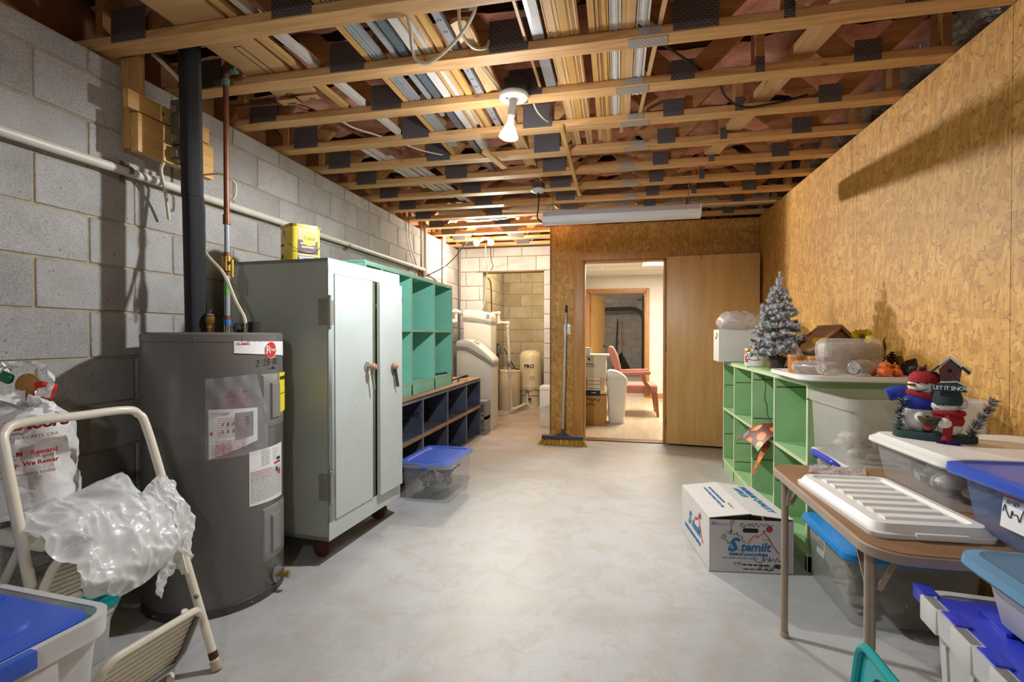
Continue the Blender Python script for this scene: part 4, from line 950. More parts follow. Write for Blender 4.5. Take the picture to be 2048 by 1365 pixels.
# ------------------------------------------------------------------ plastic tubs
plain('clear_plastic', (222,226,232), 0.18, alpha=0.26, var=0.02)
plain('frosted_plastic', (228,226,222), 0.38, alpha=0.72, var=0.03)
plain('cloudy_plastic', (220,218,210), 0.25, alpha=0.46, var=0.03)
plain('cloudy_thin_plastic', (220,218,210), 0.22, alpha=0.36, var=0.03)
plain('white_plastic', (234,231,224), 0.4, var=0.03, scale=4)
plain('blue_lid_plastic', (52,90,196), 0.32, var=0.05)
plain('bright_blue_plastic', (38,134,208), 0.32, var=0.04)
plain('navy_lid_plastic', (48,62,190), 0.32, var=0.06)
plain('steel_blue_plastic', (98,146,182), 0.35, var=0.04)
plain('teal_plastic', (22,160,162), 0.32, var=0.05)
plain('blue_clear_plastic', (112,150,206), 0.15, alpha=0.30, var=0.02)
def tub(T, w, d, h, mat, taper=0.88, r=0.04, lip=0.014, ribs=0, rim_h=0.03, handles=True, hand_mat=None):
    """open tub shell: body + rolled rim, base at local origin"""
    w0, d0 = w*taper, d*taper
    mb = MB().loft([ring(w0*0.96, d0*0.96, r*0.8, 0.001), ring(w0, d0, r, 0.012), ring(w-2*lip, d-2*lip, r, h-rim_h)], True, False)
    b = mb.build('body', mat, T)
    MB().loft([ring(w-2*lip, d-2*lip, r, h-rim_h), ring(w-0.004, d-0.004, r+lip*0.7, h-rim_h), ring(w, d, r+lip*0.7, h), ring(w-2*lip+0.004, d-2*lip+0.004, r, h)], False, False, smooth=False).build('rim', mat, T)
    return b
def flatlid(T, w, d, z, mat, h=0.022, panel=0.05, rise=0.012, r=0.05, grooves=0, name='lid'):
    mb = MB().loft([ring(w, d, r, z-h), ring(w+0.006, d+0.006, r, z-h*0.5), ring(w+0.004, d+0.004, r, z), ring(w-panel, d-panel, r*0.8, z), ring(w-panel-0.02, d-panel-0.02, r*0.7, z+rise)], True, True)
    return mb.build(name, mat, T, angle=30)
def pile(name, label, cx, cy, z0, w, d, h, n, cols, seed, rz=0, smin=0.02, smax=0.045):
    """assorted soft lumps seen through the plastic"""
    rnd = random.Random(seed); mb = MB(); names = []
    for i, c in enumerate(cols):
        nm = 'contents_%d_%d_%d' % c
        if nm not in MAT: plain(nm, c, 0.5, var=0.15, scale=30)
        names.append(nm)
    for i in range(n):
        mb.cur = i % len(cols); s = rnd.uniform(smin, smax)
        x, y, z = rnd.uniform(-w/2+s, w/2-s), rnd.uniform(-d/2+s, d/2-s), s*0.8+rnd.random()*max(0.001, h-2*s)
        if rnd.random() < 0.5: mb.ball((x, y, z), (s, s*rnd.uniform(.6,1), s*rnd.uniform(.5,.9)), 9, 6)
        else: mb.cbox((x, y, z), (s*1.6, s*rnd.uniform(.5,1.4), s*rnd.uniform(.3,1)), (rnd.random(), rnd.random(), rnd.random()*3))
    o = mb.build(name, names, None, (cx, cy, z0), (0, 0, rz), merge=False); return tag(o, label, 'tub contents', kind='stuff')
# clear bin with blue lid on the floor in front of the navy shelf
b1 = thing('storage_bin', 'clear plastic bin with blue lid on the floor by the grey cabinet', 'storage bin', (-1.305, 3.505, 0.001), -0.03)
tub(b1, 0.385, 0.535, 0.275, 'clear_plastic', 0.86, 0.035)
flatlid(b1, 0.385, 0.54, 0.287, 'blue_lid_plastic', panel=0.07, rise=-0.008)
MB().box(-0.03, 0.03, -0.274, -0.268, 0.24, 0.285).box(-0.1, 0.1, -0.20, 0.2, 0.278, 0.281).build('lid_latch', 'blue_lid_plastic', b1)
MB().loft([ring(0.40,0.555,0.05,0.255), ring(0.405,0.56,0.05,0.283), ring(0.385,0.54,0.045,0.285)], False, False).build('lid_skirt', 'clear_plastic', b1)
pile('decoration_pile', 'jumble of red, green and orange decorations inside the floor bin', -1.305, 3.505, 0.006, 0.28, 0.42, 0.20, 46, [(150,60,44),(70,96,70),(190,120,60),(120,120,130),(170,160,150)], 3)
# big clear tub with the royal blue hinged lid, front left corner
b2 = thing('storage_tote', 'large frosted tote with royal blue hinged lid beside the step stool', 'storage tote', (-1.56, 0.72, 0.001), -0.06)
tub(b2, 0.66, 0.60, 0.50, 'frosted_plastic', 0.84, 0.05, 0.02, rim_h=0.05)
mb = MB().loft([ring(0.60,0.53,0.05,0.488), ring(0.60,0.53,0.05,0.497), ring(0.58,0.51,0.045,0.499), ring(0.50,0.43,0.04,0.499)], True, True); mb.build('lid_panel', 'blue_lid_plastic', b2)
MB().loft([ring(0.44,0.16,0.05,0.499,cy=0.12), ring(0.43,0.15,0.045,0.507,cy=0.12), ring(0.40,0.12,0.04,0.507,cy=0.12)], False, True).lathe([(0.13,0.499),(0.125,0.509),(0.10,0.511),(0,0.511)], 28, (-0.10,-0.10,0)).box(-0.005, 0.005, -0.24, 0.25, 0.498, 0.503).build('lid_emboss', 'blue_lid_plastic', b2)
for y in (-0.20, 0.05): MB().box(0.318, 0.342, y-0.07, y+0.07, 0.463, 0.503).build('lid_latch', 'blue_lid_plastic', b2, bevel=0.004)
for y in (-0.10, 0.12): MB().box(0.305, 0.325, y-0.05, y+0.05, 0.38, 0.45).build('grip_lug', 'frosted_plastic', b2, bevel=0.008)
# small tub with teal lid under the stool
b3 = thing('storage_bin', 'small frosted bin with teal lid under the cream step stool', 'storage bin', (-1.945, 1.33, 0.001), 0.0)
tub(b3, 0.30, 0.30, 0.20, 'frosted_plastic', 0.88, 0.03, 0.010)
flatlid(b3, 0.31, 0.315, 0.215, 'teal_plastic', h=0.022, panel=0.05, rise=-0.006, r=0.035)

# ------------------------------------------------------------------ step stool
plain('cream_enamel', (226,218,198), 0.3, var=0.04, scale=5)
plain('stool_steel', (120,122,122), 0.45, 0.5, var=0.15, scale=20)
plain('foot_rubber', (196,176,150), 0.7)
ss = thing('step_stool', 'cream enamelled folding step stool piled with plastic bags', 'step stool', (-1.55, 1.28, 0.0))
def L(*p): return (p[0]+1.55, p[1]-1.28, p[2])
A0, A1 = Vector(L(-1.379,1.476,0.02)), Vector(L(-1.700,1.500,0.86)); B0, B1 = Vector(L(-1.52,1.085,0.02)), Vector(L(-1.752,1.10,0.86))
t_up = Vector((-0.02, 0, 0.045))
pts = [A0] + [A0.lerp(A1, k/6) for k in range(1, 6)] + [A1]
c_ = Vector((A1.x-0.016, A1.y-0.014, 0.892)); e_ = Vector((A1.x-0.022, A1.y-0.065, 0.912))
f_ = Vector((B1.x-0.022, B1.y+0.065, 0.912)); g_ = Vector((B1.x-0.016, B1.y+0.014, 0.892)); A1 = A1.lerp(A0, 0.05); B1 = B1.lerp(B0, 0.05)
MB().tube(smoothpath([A0, A0.lerp(A1,.5), A1, c_, e_, e_.lerp(f_,.5), f_, g_, B1, B0.lerp(B1,.5), B0], 8), 0.0145, 12).build('front_frame', 'cream_enamel', ss)
R0, R1 = Vector(L(-1.98,1.56,0.02)), Vector(L(-1.60,1.485,0.60)); Q0, Q1 = Vector(L(-2.0,1.09,0.02)), Vector(L(-1.68,1.11,0.60))
MB().tube([R0, R1], 0.0115, 10).tube([Q0, Q1], 0.0115, 10).tube([Q0.lerp(Q1,.25), R0.lerp(R1,.25)], 0.009, 8).build('rear_frame', 'cream_enamel', ss)
MB().tube(smoothpath([L(-1.45,1.42,0.23), L(-1.50,1.43,0.12), L(-1.505,1.42,0.03), L(-1.47,1.38,0.015)],6), 0.0115, 10).build('side_brace', 'cream_enamel', ss)
MB().bar(L(-1.50,1.47,0.33), L(-1.585,1.48,0.56), 0.006, 0.03).build('link_bar', 'cream_enamel', ss)
for p, q in ((A0, A1), (B0, B1)):
    d = (p-q).normalized(); MB().cyl(p-d*0.012, p+d*0.018, 0.018, n=12).build('foot_cap', 'foot_rubber', ss); MB().cyl(p-d*0.045, p-d*0.02, 0.0152, n=12).build('worn_band', 'rust', ss)
for z in (0.25, 0.55): p = A0.lerp(A1, z/0.86); MB().ball((p.x+0.012, p.y-0.01, p.z), 0.008, 8, 5).build('rivet', 'stool_steel', ss)
def tread(px, py, pz, wid, dep, ang, nm='tread'):
    """tipped-up tread: ribbed pan inside a rolled rim; local u along y, v sloping down and inwards"""
    o = Vector(L(px, py, pz)); vdir = Vector((-math.cos(ang), -0.16, -math.sin(ang))).normalized(); udir = Vector((0.09, -0.98, 0.10)).normalized(); nrm = vdir.cross(udir).normalized()
    if nrm.x < 0: nrm = -nrm
    def P(u, v, n): return o + udir*u + vdir*v + nrm*n
    mb = MB(); nr = 9
    rim = [(x+wid/2, y+dep/2) for x, y in rrect(wid, dep, 0.045, 6)]
    mb.tube([P(u, v, 0) for u, v in rim], 0.012, 8, closed=True)
    T = mb.build(nm, 'cream_enamel', ss)
    mb = MB(); prof = []
    for k in range(nr):
        v0 = 0.008+(dep-0.016)*k/nr; v1 = 0.008+(dep-0.016)*(k+1)/nr; q = (v1-v0)
        prof += [(v0, -0.002), (v0+q*0.6, -0.002), (v0+q*0.7, -0.007), (v0+q*0.9, -0.007)]
    prof.append((dep-0.008, -0.002))
    rings = [[P(u, v, n) for v, n in prof] for u in (0.008, wid-0.008)]
    mb.loft(rings, False, False, smooth=False, closed=False); mb.build('ribbed_pan', 'cream_enamel', T)
    MB().tube([P(0.010, 0.03, 0.004), P(0.008, dep-0.05, 0.004), P(0.03, dep-0.012, 0.004), P(wid*0.6, dep-0.008, 0.004)], 0.009, 8).build('bare_edge', 'stool_steel', T)
tread(-1.395, 1.435, 0.245, 0.36, 0.20, 1.22)
tread(-1.585, 1.44, 0.515, 0.34, 0.17, 1.22)
MB().box(*[a for a in (-0.30, 0.0, -0.19, 0.19, 0.555, 0.567)]).build('top_platform', 'cream_enamel', ss, bevel=0.008, loc=L(-1.60,1.29,0.0), rot=(0,0,-0.05))
plain('white_enamel', (226,224,220), 0.35)

# ------------------------------------------------------------------ plastic bags
def mk_film(name, rgb, alpha, rough=0.35):
    m = N(name); v = m.coord(); g = m.noise(v, 11, 4, 0.6, 1.2)
    m.set(s2l(rgb), rough, alpha=m.ramp(g, [(0.3, max(0, alpha-0.12)), (0.7, min(1, alpha+0.12))])); m.bump(g, 0.2, 0.01)
mk_film('bag_film_white', (238,236,234), 0.86); mk_film('bag_film_milky', (236,236,236), 0.80, 0.28); mk_film('bag_film_grey', (206,198,196), 0.55, 0.25); mk_film('bubble_film', (220,212,206), 0.34, 0.12)
def blob(fnr, c, n=36, m=22):
    """closed lumpy skin: fnr(theta, phi unit vector) -> offset vector"""
    mb = MB(); vs_ = []
    for i in range(m+1):
        t = PI*i/m
        for k in range(n):
            d = Vector((math.sin(t)*math.cos(2*PI*k/n), math.sin(t)*math.sin(2*PI*k/n), -math.cos(t))); vs_.append(fnr(d))
    fs_ = [(i*n+k, i*n+(k+1)%n, (i+1)*n+(k+1)%n, (i+1)*n+k) for i in range(m) for k in range(n)]
    return mb.add(vs_, fs_, True)
def crease(d, s, seed): 
    v = 1-abs(mnoise.noise((d.x*s+seed, d.y*s, d.z*s*0.7)))*2
    return v
BX, BY, BZ = -1.985, 1.27, 0.578
bag = thing('shopping_bag', 'white shopping bag with red store lettering tied shut on the stool', 'shopping bag', (BX, BY, BZ), 0)
FX = Vector((0.77, 0.64, 0)); FN = Vector((0.66, -0.75, 0))
def bagf(d):
    z = d.z; zz = 0.20+0.20*z
    sq = (abs(d.x)**3+abs(d.y)**3+1e-6)**(1/3) if (abs(d.x)+abs(d.y)) > 0.05 else 1
    w = 0.150*(1-0.10*z) if z < 0.55 else 0.150*(0.945)*(1-((z-0.55)/0.45)*0.62)
    k = w/max(sq, 0.35) if abs(z) < 0.97 else w*0.9
    lump = 0.016*crease(d, 2.6, 3)+0.008*crease(d, 6, 9)
    p = FX*(d.x*(k+lump)) + FN*(d.y*(k*0.72+lump)); p.z = max(0.002, zz+0.006*crease(d, 5, 1))
    return p
MB_b = blob(bagf, None, 48, 30).build('bag_skin', 'bag_film_white', bag)
def onbag(x0, z0):
    def f(p):
        x = p.x+x0; z = p.z+z0; t = z*2.5-1.0
        return FX*x + FN*(0.153-0.9*x*x-0.02*max(0,t-0.3) + 0.0035*math.sin(z*40+x*9) - p.y) + Vector((0,0,z+0.10*x*x+0.06*x))
    return f
lettering('A.C.Moore', 0.046, 'red_print', bag, fn=onbag(-0.020, 0.298), bold=0.002, shear=0.2, space=0.92)
lettering('NO ONE DOES ARTS. CRA', 0.0135, 'red_print', bag, fn=onbag(-0.010, 0.268), shear=0.15)
lettering('A.C. M   Reward', 0.020, 'red_print', bag, fn=onbag(0.012, 0.215), bold=0.0007)
lettering('You Shop. We Rewar', 0.0185, 'red_print', bag, fn=onbag(-0.012, 0.183), bold=0.0006)
lettering('Sign up in-store today', 0.0165, 'red_print', bag, fn=onbag(0.0, 0.152))
# knot, gathered loops
def ribbon(pts, w, mat, par, nm, flip=0.0, seed=0):
    pp = smoothpath(pts, 7); rings = []
    for i, p in enumerate(pp):
        a = (pp[min(i+1,len(pp)-1)]-pp[max(i-1,0)]).normalized(); s = a.cross(Vector((math.sin(i*0.3+flip), math.cos(i*0.25), 0.3))).normalized()
        ww = w*(0.75+0.3*math.sin(i*0.9+seed)); rings.append([p+s*ww*q+a.cross(s)*0.008*math.sin(q*5+i) for q in (-0.5,-0.25,0,0.25,0.5)])
    return MB().loft(rings, False, False, closed=False).build(nm, mat, par)
ribbon([FX*0.06+FN*0.05+Vector((0,0,0.36)), FX*0.10+FN*0.09+Vector((0,0,0.40)), FX*0.125+FN*0.08+Vector((0,0,0.46)), FX*0.08+FN*0.05+Vector((0,0,0.50)), FX*0.01+FN*0.04+Vector((0,0,0.50)), FX*-0.06+FN*0.05+Vector((0,0,0.46)), FX*-0.04+FN*0.08+Vector((0,0,0.40))], 0.045, 'bag_film_white', bag, 'carry_loop')
ribbon([FX*-0.04+FN*0.09+Vector((0,0,0.40)), FX*0.03+FN*0.115+Vector((0,0,0.405)), FX*0.09+FN*0.11+Vector((0,0,0.39))], 0.06, 'bag_film_white', bag, 'knot', 1.0)
ribbon([FX*0.085+FN*0.11+Vector((0,0,0.39)), FX*0.12+FN*0.11+Vector((0,0,0.37)), FX*0.15+FN*0.10+Vector((0,0,0.345))], 0.05, 'bag_film_white', bag, 'knot_tail', 2.0)
MB().ball(FX*0.088+FN*0.11+Vector((0,0,0.388)), 0.018, 10, 8).build('knot', 'bag_film_white', bag)
plain('toy_green', (24,120,78), 0.6); plain('toy_brown', (176,128,64), 0.7); plain('toy_red', (206,40,40), 0.6)
to = thing('soft_toy', 'brown, red and green soft toy peeking from the tied shopping bag', 'toy', (BX+0.075, BY-0.0, BZ+0.40))
MB().ball((0,0,0.035), (0.035,0.03,0.04), 12, 8).build('brown_head', 'toy_brown', to); MB().cbox((0.03,0.02,0.02),(0.07,0.035,0.05),(0.2,0.3,0.7)).build('red_cloth', 'toy_red', to, bevel=0.008); MB().cbox((-0.045,-0.035,0.065),(0.045,0.02,0.03),(0.3,0.5,0.4)).build('green_leaf', 'toy_green', to, bevel=0.005)
# loose translucent bag draped over the treads
def ridged(p, o=3):
    v = 0; a = 1; f = 1
    for i in range(o): v += a*(1-2*abs(mnoise.noise((p[0]*f, p[1]*f, p[2]+i*7)))); a *= 0.5; f *= 2.1
    return v/1.75
def drape(u, v):
    # u along y (near to far), v from the platform down over the front
    y = 1.09+0.33*u; s = v
    if s < 0.45: x = -1.86+0.58*s; z = 0.588+0.05*math.sin(PI*min(1, s/0.45))*(0.4+u)
    else:
        q = (s-0.45)/0.55; x = -1.60+0.085*math.sin(q*PI*0.7)+0.02*q; z = 0.60-0.225*q*(0.55+0.6*math.sin(PI*(0.12+0.72*u)))
    w = 0.6*u+0.4*v
    n1 = ridged((u*2.2+v*1.1, v*1.8-u*0.8, 4)); n2 = ridged((u*5.5-v*2, v*4.2+u, 9), 2)
    return (x+0.042*n1+0.005*n2-0.012, y+0.022*n1+0.02*mnoise.noise((u*5, v*5, 21)), z+0.038*n1+0.005*n2+0.004)
o = MB().grid(drape, 90, 100).build('loose_bag', 'bag_film_milky'); tag(o, 'crumpled empty translucent bag draped over the stool treads', 'plastic bag')
def drape2(u, v):
    y = 1.38+0.13*u; x = -1.62+0.13*v*0.6; q = v
    nz = ridged((u*2+v, v*3, 31)); n2 = ridged((u*5, v*5-u, 41), 2)
    return (x+0.05*math.sin(PI*v)+0.02*nz+0.01*n2, y+0.02*nz+0.02*math.sin(v*6), 0.62-0.33*q+0.05*math.sin(PI*u)+0.02*n2-0.05*abs(u-0.5)*v)
o = MB().grid(drape2, 50, 80).build('loose_bag', 'bag_film_milky'); tag(o, 'narrow translucent bag tail hanging by the stool leg near the heater', 'plastic bag')
# ------------------------------------------------------------------ alcove: water treatment
plain('softener_white', (226,220,210), 0.35, var=0.03, scale=3); plain('softener_grey', (150,146,140), 0.4); plain('softener_side', (212,206,196), 0.4, var=0.03)
plain('tank_cream', (222,206,168), 0.4, var=0.05, scale=4); plain('dark_device', (60,58,56), 0.5); plain('display_green', (150,160,110), 0.4)
sf = thing('water_softener', 'low white water softener with sloping lid and grey band', 'water softener', (-1.73, 6.08, 0.001))
w0, w1 = -0.235, 0.228
MB().prism([(w0,0),(w1,0),(w1,0.80),(w0+0.12,1.0),(w0,1.0)], -0.16, 0.16, 'y').build('cabinet_body', 'softener_side', sf, bevel=0.012)
def slope(o, h, y0, y1, nm, mat):
    pts = [(w0-0.004, 1.0+o), (w0+0.14, 0.985+o), (w0+0.27, 0.915+o), (w1+0.006, 0.79+o)]
    sp = smoothpath2([(a, b) for a, b in pts], 5); poly = sp + [(x, z+h) for x, z in reversed(sp)]
    return MB().prism(poly, y0, y1, 'y').build(nm, mat, sf, bevel=0.004)
slope(0.0, 0.045, -0.164, 0.164, 'grey_band', 'softener_grey')
sp = smoothpath2([(w0-0.002,1.046),(w0+0.14,1.03),(w0+0.27,0.962),(w1+0.008,0.838)],5); tp = smoothpath2([(w0+0.0,1.10),(w0+0.06,1.125),(w0+0.16,1.12),(w0+0.28,1.05),(w1-0.01,0.90),(w1+0.008,0.85)],4)
MB().prism(sp+list(reversed(tp)), -0.166, 0.166, 'y').build('sloping_lid', 'softener_white', sf, bevel=0.012)
MB().cbox((w0+0.235,-0.06,1.098),(0.07,0.09,0.02),(0,0.45,0)).build('control_panel', 'softener_side', sf, bevel=0.005); MB().cbox((w0+0.238,-0.06,1.109),(0.04,0.05,0.004),(0,0.45,0)).build('display', 'display_green', sf)
tf = thing('water_softener', 'tall white water filter cabinet with grey band behind the low softener', 'water filter', (-1.80, 6.46, 0.001))
MB().box(-0.20, 0.185, -0.15, 0.15, 0, 1.36).build('cabinet_body', 'softener_side', tf, bevel=0.02)
MB().prism([(-0.204,1.375),(-0.05,1.36),(0.188,1.32),(0.188,1.36),(-0.05,1.405),(-0.204,1.42)], -0.153, 0.153, 'y').build('grey_band', 'softener_grey', tf, bevel=0.003)
MB().prism([(-0.204,1.42),(-0.05,1.405),(0.188,1.36),(0.186,1.44),(0.15,1.485),(0.0,1.515),(-0.16,1.525),(-0.20,1.51)], -0.155, 0.155, 'y').build('top_cover', 'softener_white', tf, bevel=0.012)
MB().box(0.12, 0.165, -0.157, -0.153, 1.40, 1.46).build('display', 'softener_grey', tf)
bt = thing('brine_tank', 'cream round brine tank standing inside the block closet', 'brine tank', (-1.675, 7.72, 0.001))
MB().lathe([(0,0.0),(0.165,0.0),(0.172,0.01),(0.178,0.60),(0.183,0.602),(0.183,0.622),(0.176,0.63),(0,0.635)], 36).build('tank', 'tank_cream', bt)
MB().tube(smoothpath([(-0.02,-0.05,0.64),(0.03,-0.03,0.66),(0.07,0.02,0.655),(0.12,-0.01,0.645),(0.15,0.03,0.64)],6),0.009,7).build('hose', 'cable_black', bt)
pt = thing('pressure_tank', 'cream domed well pressure tank with black lettering in the closet', 'pressure tank', (-1.385, 8.02, 0.001))
MB().lathe([(0,0.18),(0.14,0.185),(0.180,0.215),(0.188,0.25),(0.188,0.80),(0.180,0.86),(0.14,0.91),(0.08,0.935),(0,0.94)], 36).build('tank', 'tank_cream', pt)
MB().lathe([(0.191,0.345),(0.193,0.35),(0.193,0.36),(0.190,0.365)], 36).build('seam_band', 'tank_cream', pt)
MB().lathe([(0.15,0),(0.165,0.0),(0.165,0.20),(0.15,0.20)], 30).build('stand', 'tank_cream', pt)
def onpt(phi, z0):
    def f(p):
        a = math.radians(phi)+p.x/0.189; r = 0.1895-p.y; return Vector((r*math.cos(a), r*math.sin(a), z0+p.z))
    return f
lettering('PRO', 0.085, 'ink_black', pt, fn=onpt(-112, 0.655), bold=0.003); lettering('MAX', 0.085, 'tank_cream', pt, fn=onpt(-60, 0.655), bold=0.002)
mb = MB()
for i in range(4): 
    f = onpt(-84, 0.46+i*0.018)
    for k in range(3): mb.add([tuple(f(Vector(q))) for q in ((k*0.03,0,0),(k*0.03+0.022,0,0),(k*0.03+0.022,0,0.008),(k*0.03,0,0.008))], [(0,1,2,3)])
mb.build('printed_lines', 'grey_print', pt)
MB().box(-0.045, 0.01, -0.215, -0.175, 0.25, 0.31).build('pressure_switch', 'junction_grey', pt, bevel=0.004)
MB().tube([(-0.02,-0.20,0.25),(-0.02,-0.21,0.12),(0.0,-0.22,0.06)],0.012,8).build('riser', 'pvc_white', pt)
MB().cyl((0.03,-0.235,0.16),(0.03,-0.215,0.16),0.026,n=16).cyl((0.03,-0.22,0.16),(0.03,-0.20,0.10),0.008,n=8).build('gauge', 'dark_device', pt)
MB().tube(smoothpath([(-0.17,-0.10,0.24),(-0.09,-0.20,0.30),(-0.02,-0.21,0.29)],5),0.006,6).tube(smoothpath([(0.01,-0.21,0.28),(0.10,-0.19,0.31),(0.17,-0.10,0.28)],5),0.006,6).build('wire', 'cable_black', pt)
pp = thing('drain_pipe', 'cream plastic pipe running from the filter down to the pressure tank', 'pipe', (-1.60, 7.1, 0.0))
MB().tube([(-0.14,-0.28,1.50),(-0.06,-0.2,1.50)],0.021,10).tube([(-0.06,-0.20,1.51),(-0.05,-0.19,1.36)],0.021,10).tube([(-0.05,-0.19,1.37),(0.055,-0.10,1.36)],0.021,10).tube([(0.055,-0.10,1.37),(0.045,0.22,0.04)],0.021,10).build('pipe_run', 'pvc_white', pp)
MB().tube([(0.045,0.22,0.045),(0.19,0.62,0.09)],0.024,10).build('floor_run', 'pvc_white', pp)
for p, q in (((-0.075,-0.215,1.50),(-0.045,-0.185,1.50)),((-0.052,-0.19,1.40),(-0.05,-0.19,1.35)),((0.03,-0.12,1.36),(0.07,-0.09,1.36)),((0.055,-0.09,1.36),(0.055,-0.09,1.30)),((0.047,0.2,0.09),(0.045,0.22,0.02)),((0.049,0.06,0.66),(0.05,0.08,0.60))): MB().cyl(p,q,0.029,n=12).build('fitting', 'pvc_white', pp)
MB().cyl((0.052,0.02,0.79),(0.050,0.05,0.72),0.0235,n=12).build('clamp', 'softener_grey', pp)
wp = thing('supply_pipe', 'cream pipe joining the tall filter from the block wall', 'pipe', (-2.05, 6.3, 0.0))
MB().tube([(-0.13,-0.25,1.50),(0.02,-0.03,1.49)],0.022,10).tube([(-0.02,-0.08,1.49),(-0.02,-0.08,1.36)],0.02,10).build('pipe_run', 'pvc_white', wp); MB().cyl((-0.11,-0.14,1.37),(-0.02,-0.10,1.36),0.034,n=14).build('valve_body', 'pvc_pipe', wp); MB().cyl((-0.04,-0.11,1.505),(0.0,-0.06,1.495),0.03,n=12).build('fitting', 'pvc_white', wp)
cbx = thing('pump_control_box', 'black pump control box on the closet side wall', 'control box', (-1.72, 7.35, 0.78)); MB().box(-0.128, -0.05, -0.09, 0.10, 0.0, 0.28).build('case', 'dark_device', cbx, bevel=0.006); MB().box(-0.05, -0.02, -0.06, 0.12, 0.12, 0.24).build('switch_cover', 'junction_grey', cbx, bevel=0.006)
cable('black_hose', 'black hose hanging down the closet wall beside the filter', [(-1.84,7.0,2.02),(-1.835,7.15,1.95),(-1.835,7.2,1.6),(-1.83,7.2,1.2),(-1.835,7.22,0.85),(-1.80,7.26,0.70),(-1.75,7.35,0.64)], 0.009, 'cable_black')
cable('black_hose', 'black cable drooping from the control box to the brine tank', [(-1.70,7.45,0.98),(-1.64,7.48,0.86),(-1.58,7.55,0.72),(-1.56,7.65,0.66)], 0.008, 'cable_black')
cable('lamp_wire', 'thin white cord hanging below the alcove lamp', [(-1.62,6.04,2.32),(-1.75,6.6,2.1),(-1.80,6.765,1.95),(-1.82,6.768,1.7),(-1.86,6.768,1.55)], 0.005, 'cable_white')
cable('lamp_wire', 'thin dark cord hanging right of the white cord in the alcove', [(-1.55,6.02,2.32),(-1.66,6.5,2.2),(-1.70,6.76,2.16),(-1.735,6.765,2.10)], 0.005, 'cable_black')
# pipes, cords and a corner gap strip on the far part of the block wall
vp = thing('vent_pipe', 'pale vertical pipe with elbow at the far end of the conduit', 'pipe', (X_L+0.035, 5.40, 1.9)); MB().tube([(0,0.0,0.02),(0,0.0,0.55)],0.02,10).tube(smoothpath([(0.0,0.0,0.03),(0.02,0.05,-0.01),(0.03,0.2,-0.03),(0.03,0.32,-0.10),(0.03,0.34,-0.30)],6),0.024,10).build('pipe_run', 'pvc_pipe', vp); MB().cyl((0,0,-0.02),(0,0,0.06),0.028,n=12).build('elbow', 'pvc_white', vp)
vp2 = MB().tube([(X_L+0.03,6.05,0.9),(X_L+0.03,6.05,2.55)],0.024,10).build('vent_pipe', 'pvc_white'); tag(vp2, 'plain white vertical pipe near the alcove corner', 'pipe')
vp3 = MB().tube([(X_L+0.02,6.72,0.02),(X_L+0.02,6.72,2.42)],0.016,8).build('corner_gap_strip', 'junction_grey'); tag(vp3, 'thin dark grey strip standing in for the alcove corner gap', 'pipe')  # dark round strip put in for the dark gap at the wall corner
mb = MB(); pts = []
for k in range(60): a = k*0.62; pts.append((X_L+0.03+0.012*math.sin(k*0.9), 5.28+0.055*math.cos(a), 1.87+0.055*math.sin(a)))
o = mb.tube(pts, 0.006, 5).build('copper_wire_coil', 'copper'); tag(o, 'coil of copper wire hooked on the end of the wall conduit', 'wire coil')
cable('hanging_cord', 'thin black cord slanting from the trusses to the copper coil', [(-1.70,5.8,2.46),(-1.80,5.7,2.25),(-1.95,5.55,2.02),(-2.10,5.42,1.90),(-2.16,5.36,1.86)], 0.006, 'cable_black')
cable('hanging_cord', 'thin brown cord hanging straight down to the copper coil', [(-2.13,5.2,2.45),(-2.15,5.22,2.2),(-2.16,5.25,1.95)], 0.004, 'copper')
cable('hanging_cord', 'thin dark cord hanging down the block wall left of the coil', [(-2.17,4.95,2.44),(-2.185,5.0,2.2),(-2.18,5.2,1.93)], 0.004, 'cable_black')
# cinder block beside the navy shelf, white box by the strand board end
plain('cinder', (150,146,140), 0.95, var=0.15, scale=40, bump=0.6)
ck = MB(); ck.box(-1.70,-1.51,5.668,5.86,0.001,0.035).box(-1.70,-1.51,5.668,5.86,0.18,0.215).box(-1.70,-1.51,5.668,5.86,0.36,0.395).box(-1.70,-1.672,5.668,5.86,0.035,0.36).box(-1.538,-1.51,5.668,5.86,0.035,0.36)
tag(ck.build('cinder_block', 'cinder'), 'grey two-hole cinder block standing on end beside the navy shelf', 'cinder block')
wbx = thing('boxy_appliance', 'white boxy appliance standing half hidden behind the strand board wall end', 'appliance', (-0.87, 6.45, 0.001)); MB().box(-0.10, 0.10, -0.14, 0.14, 0, 0.52).build('case', 'softener_white', wbx, bevel=0.008); MB().cyl((0.0,-0.146,0.27),(0,-0.14,0.27),0.03,n=16).build('dial', 'softener_side', wbx); MB().tube(smoothpath([(-0.11,-0.15,0.25),(0.0,-0.155,0.28),(0.10,-0.15,0.33)],5),0.006,6).build('cord', 'cable_white', wbx); MB().box(-0.09,0.09,-0.1415,-0.1405,0.475,0.480).build('seam', 'softener_grey', wbx)

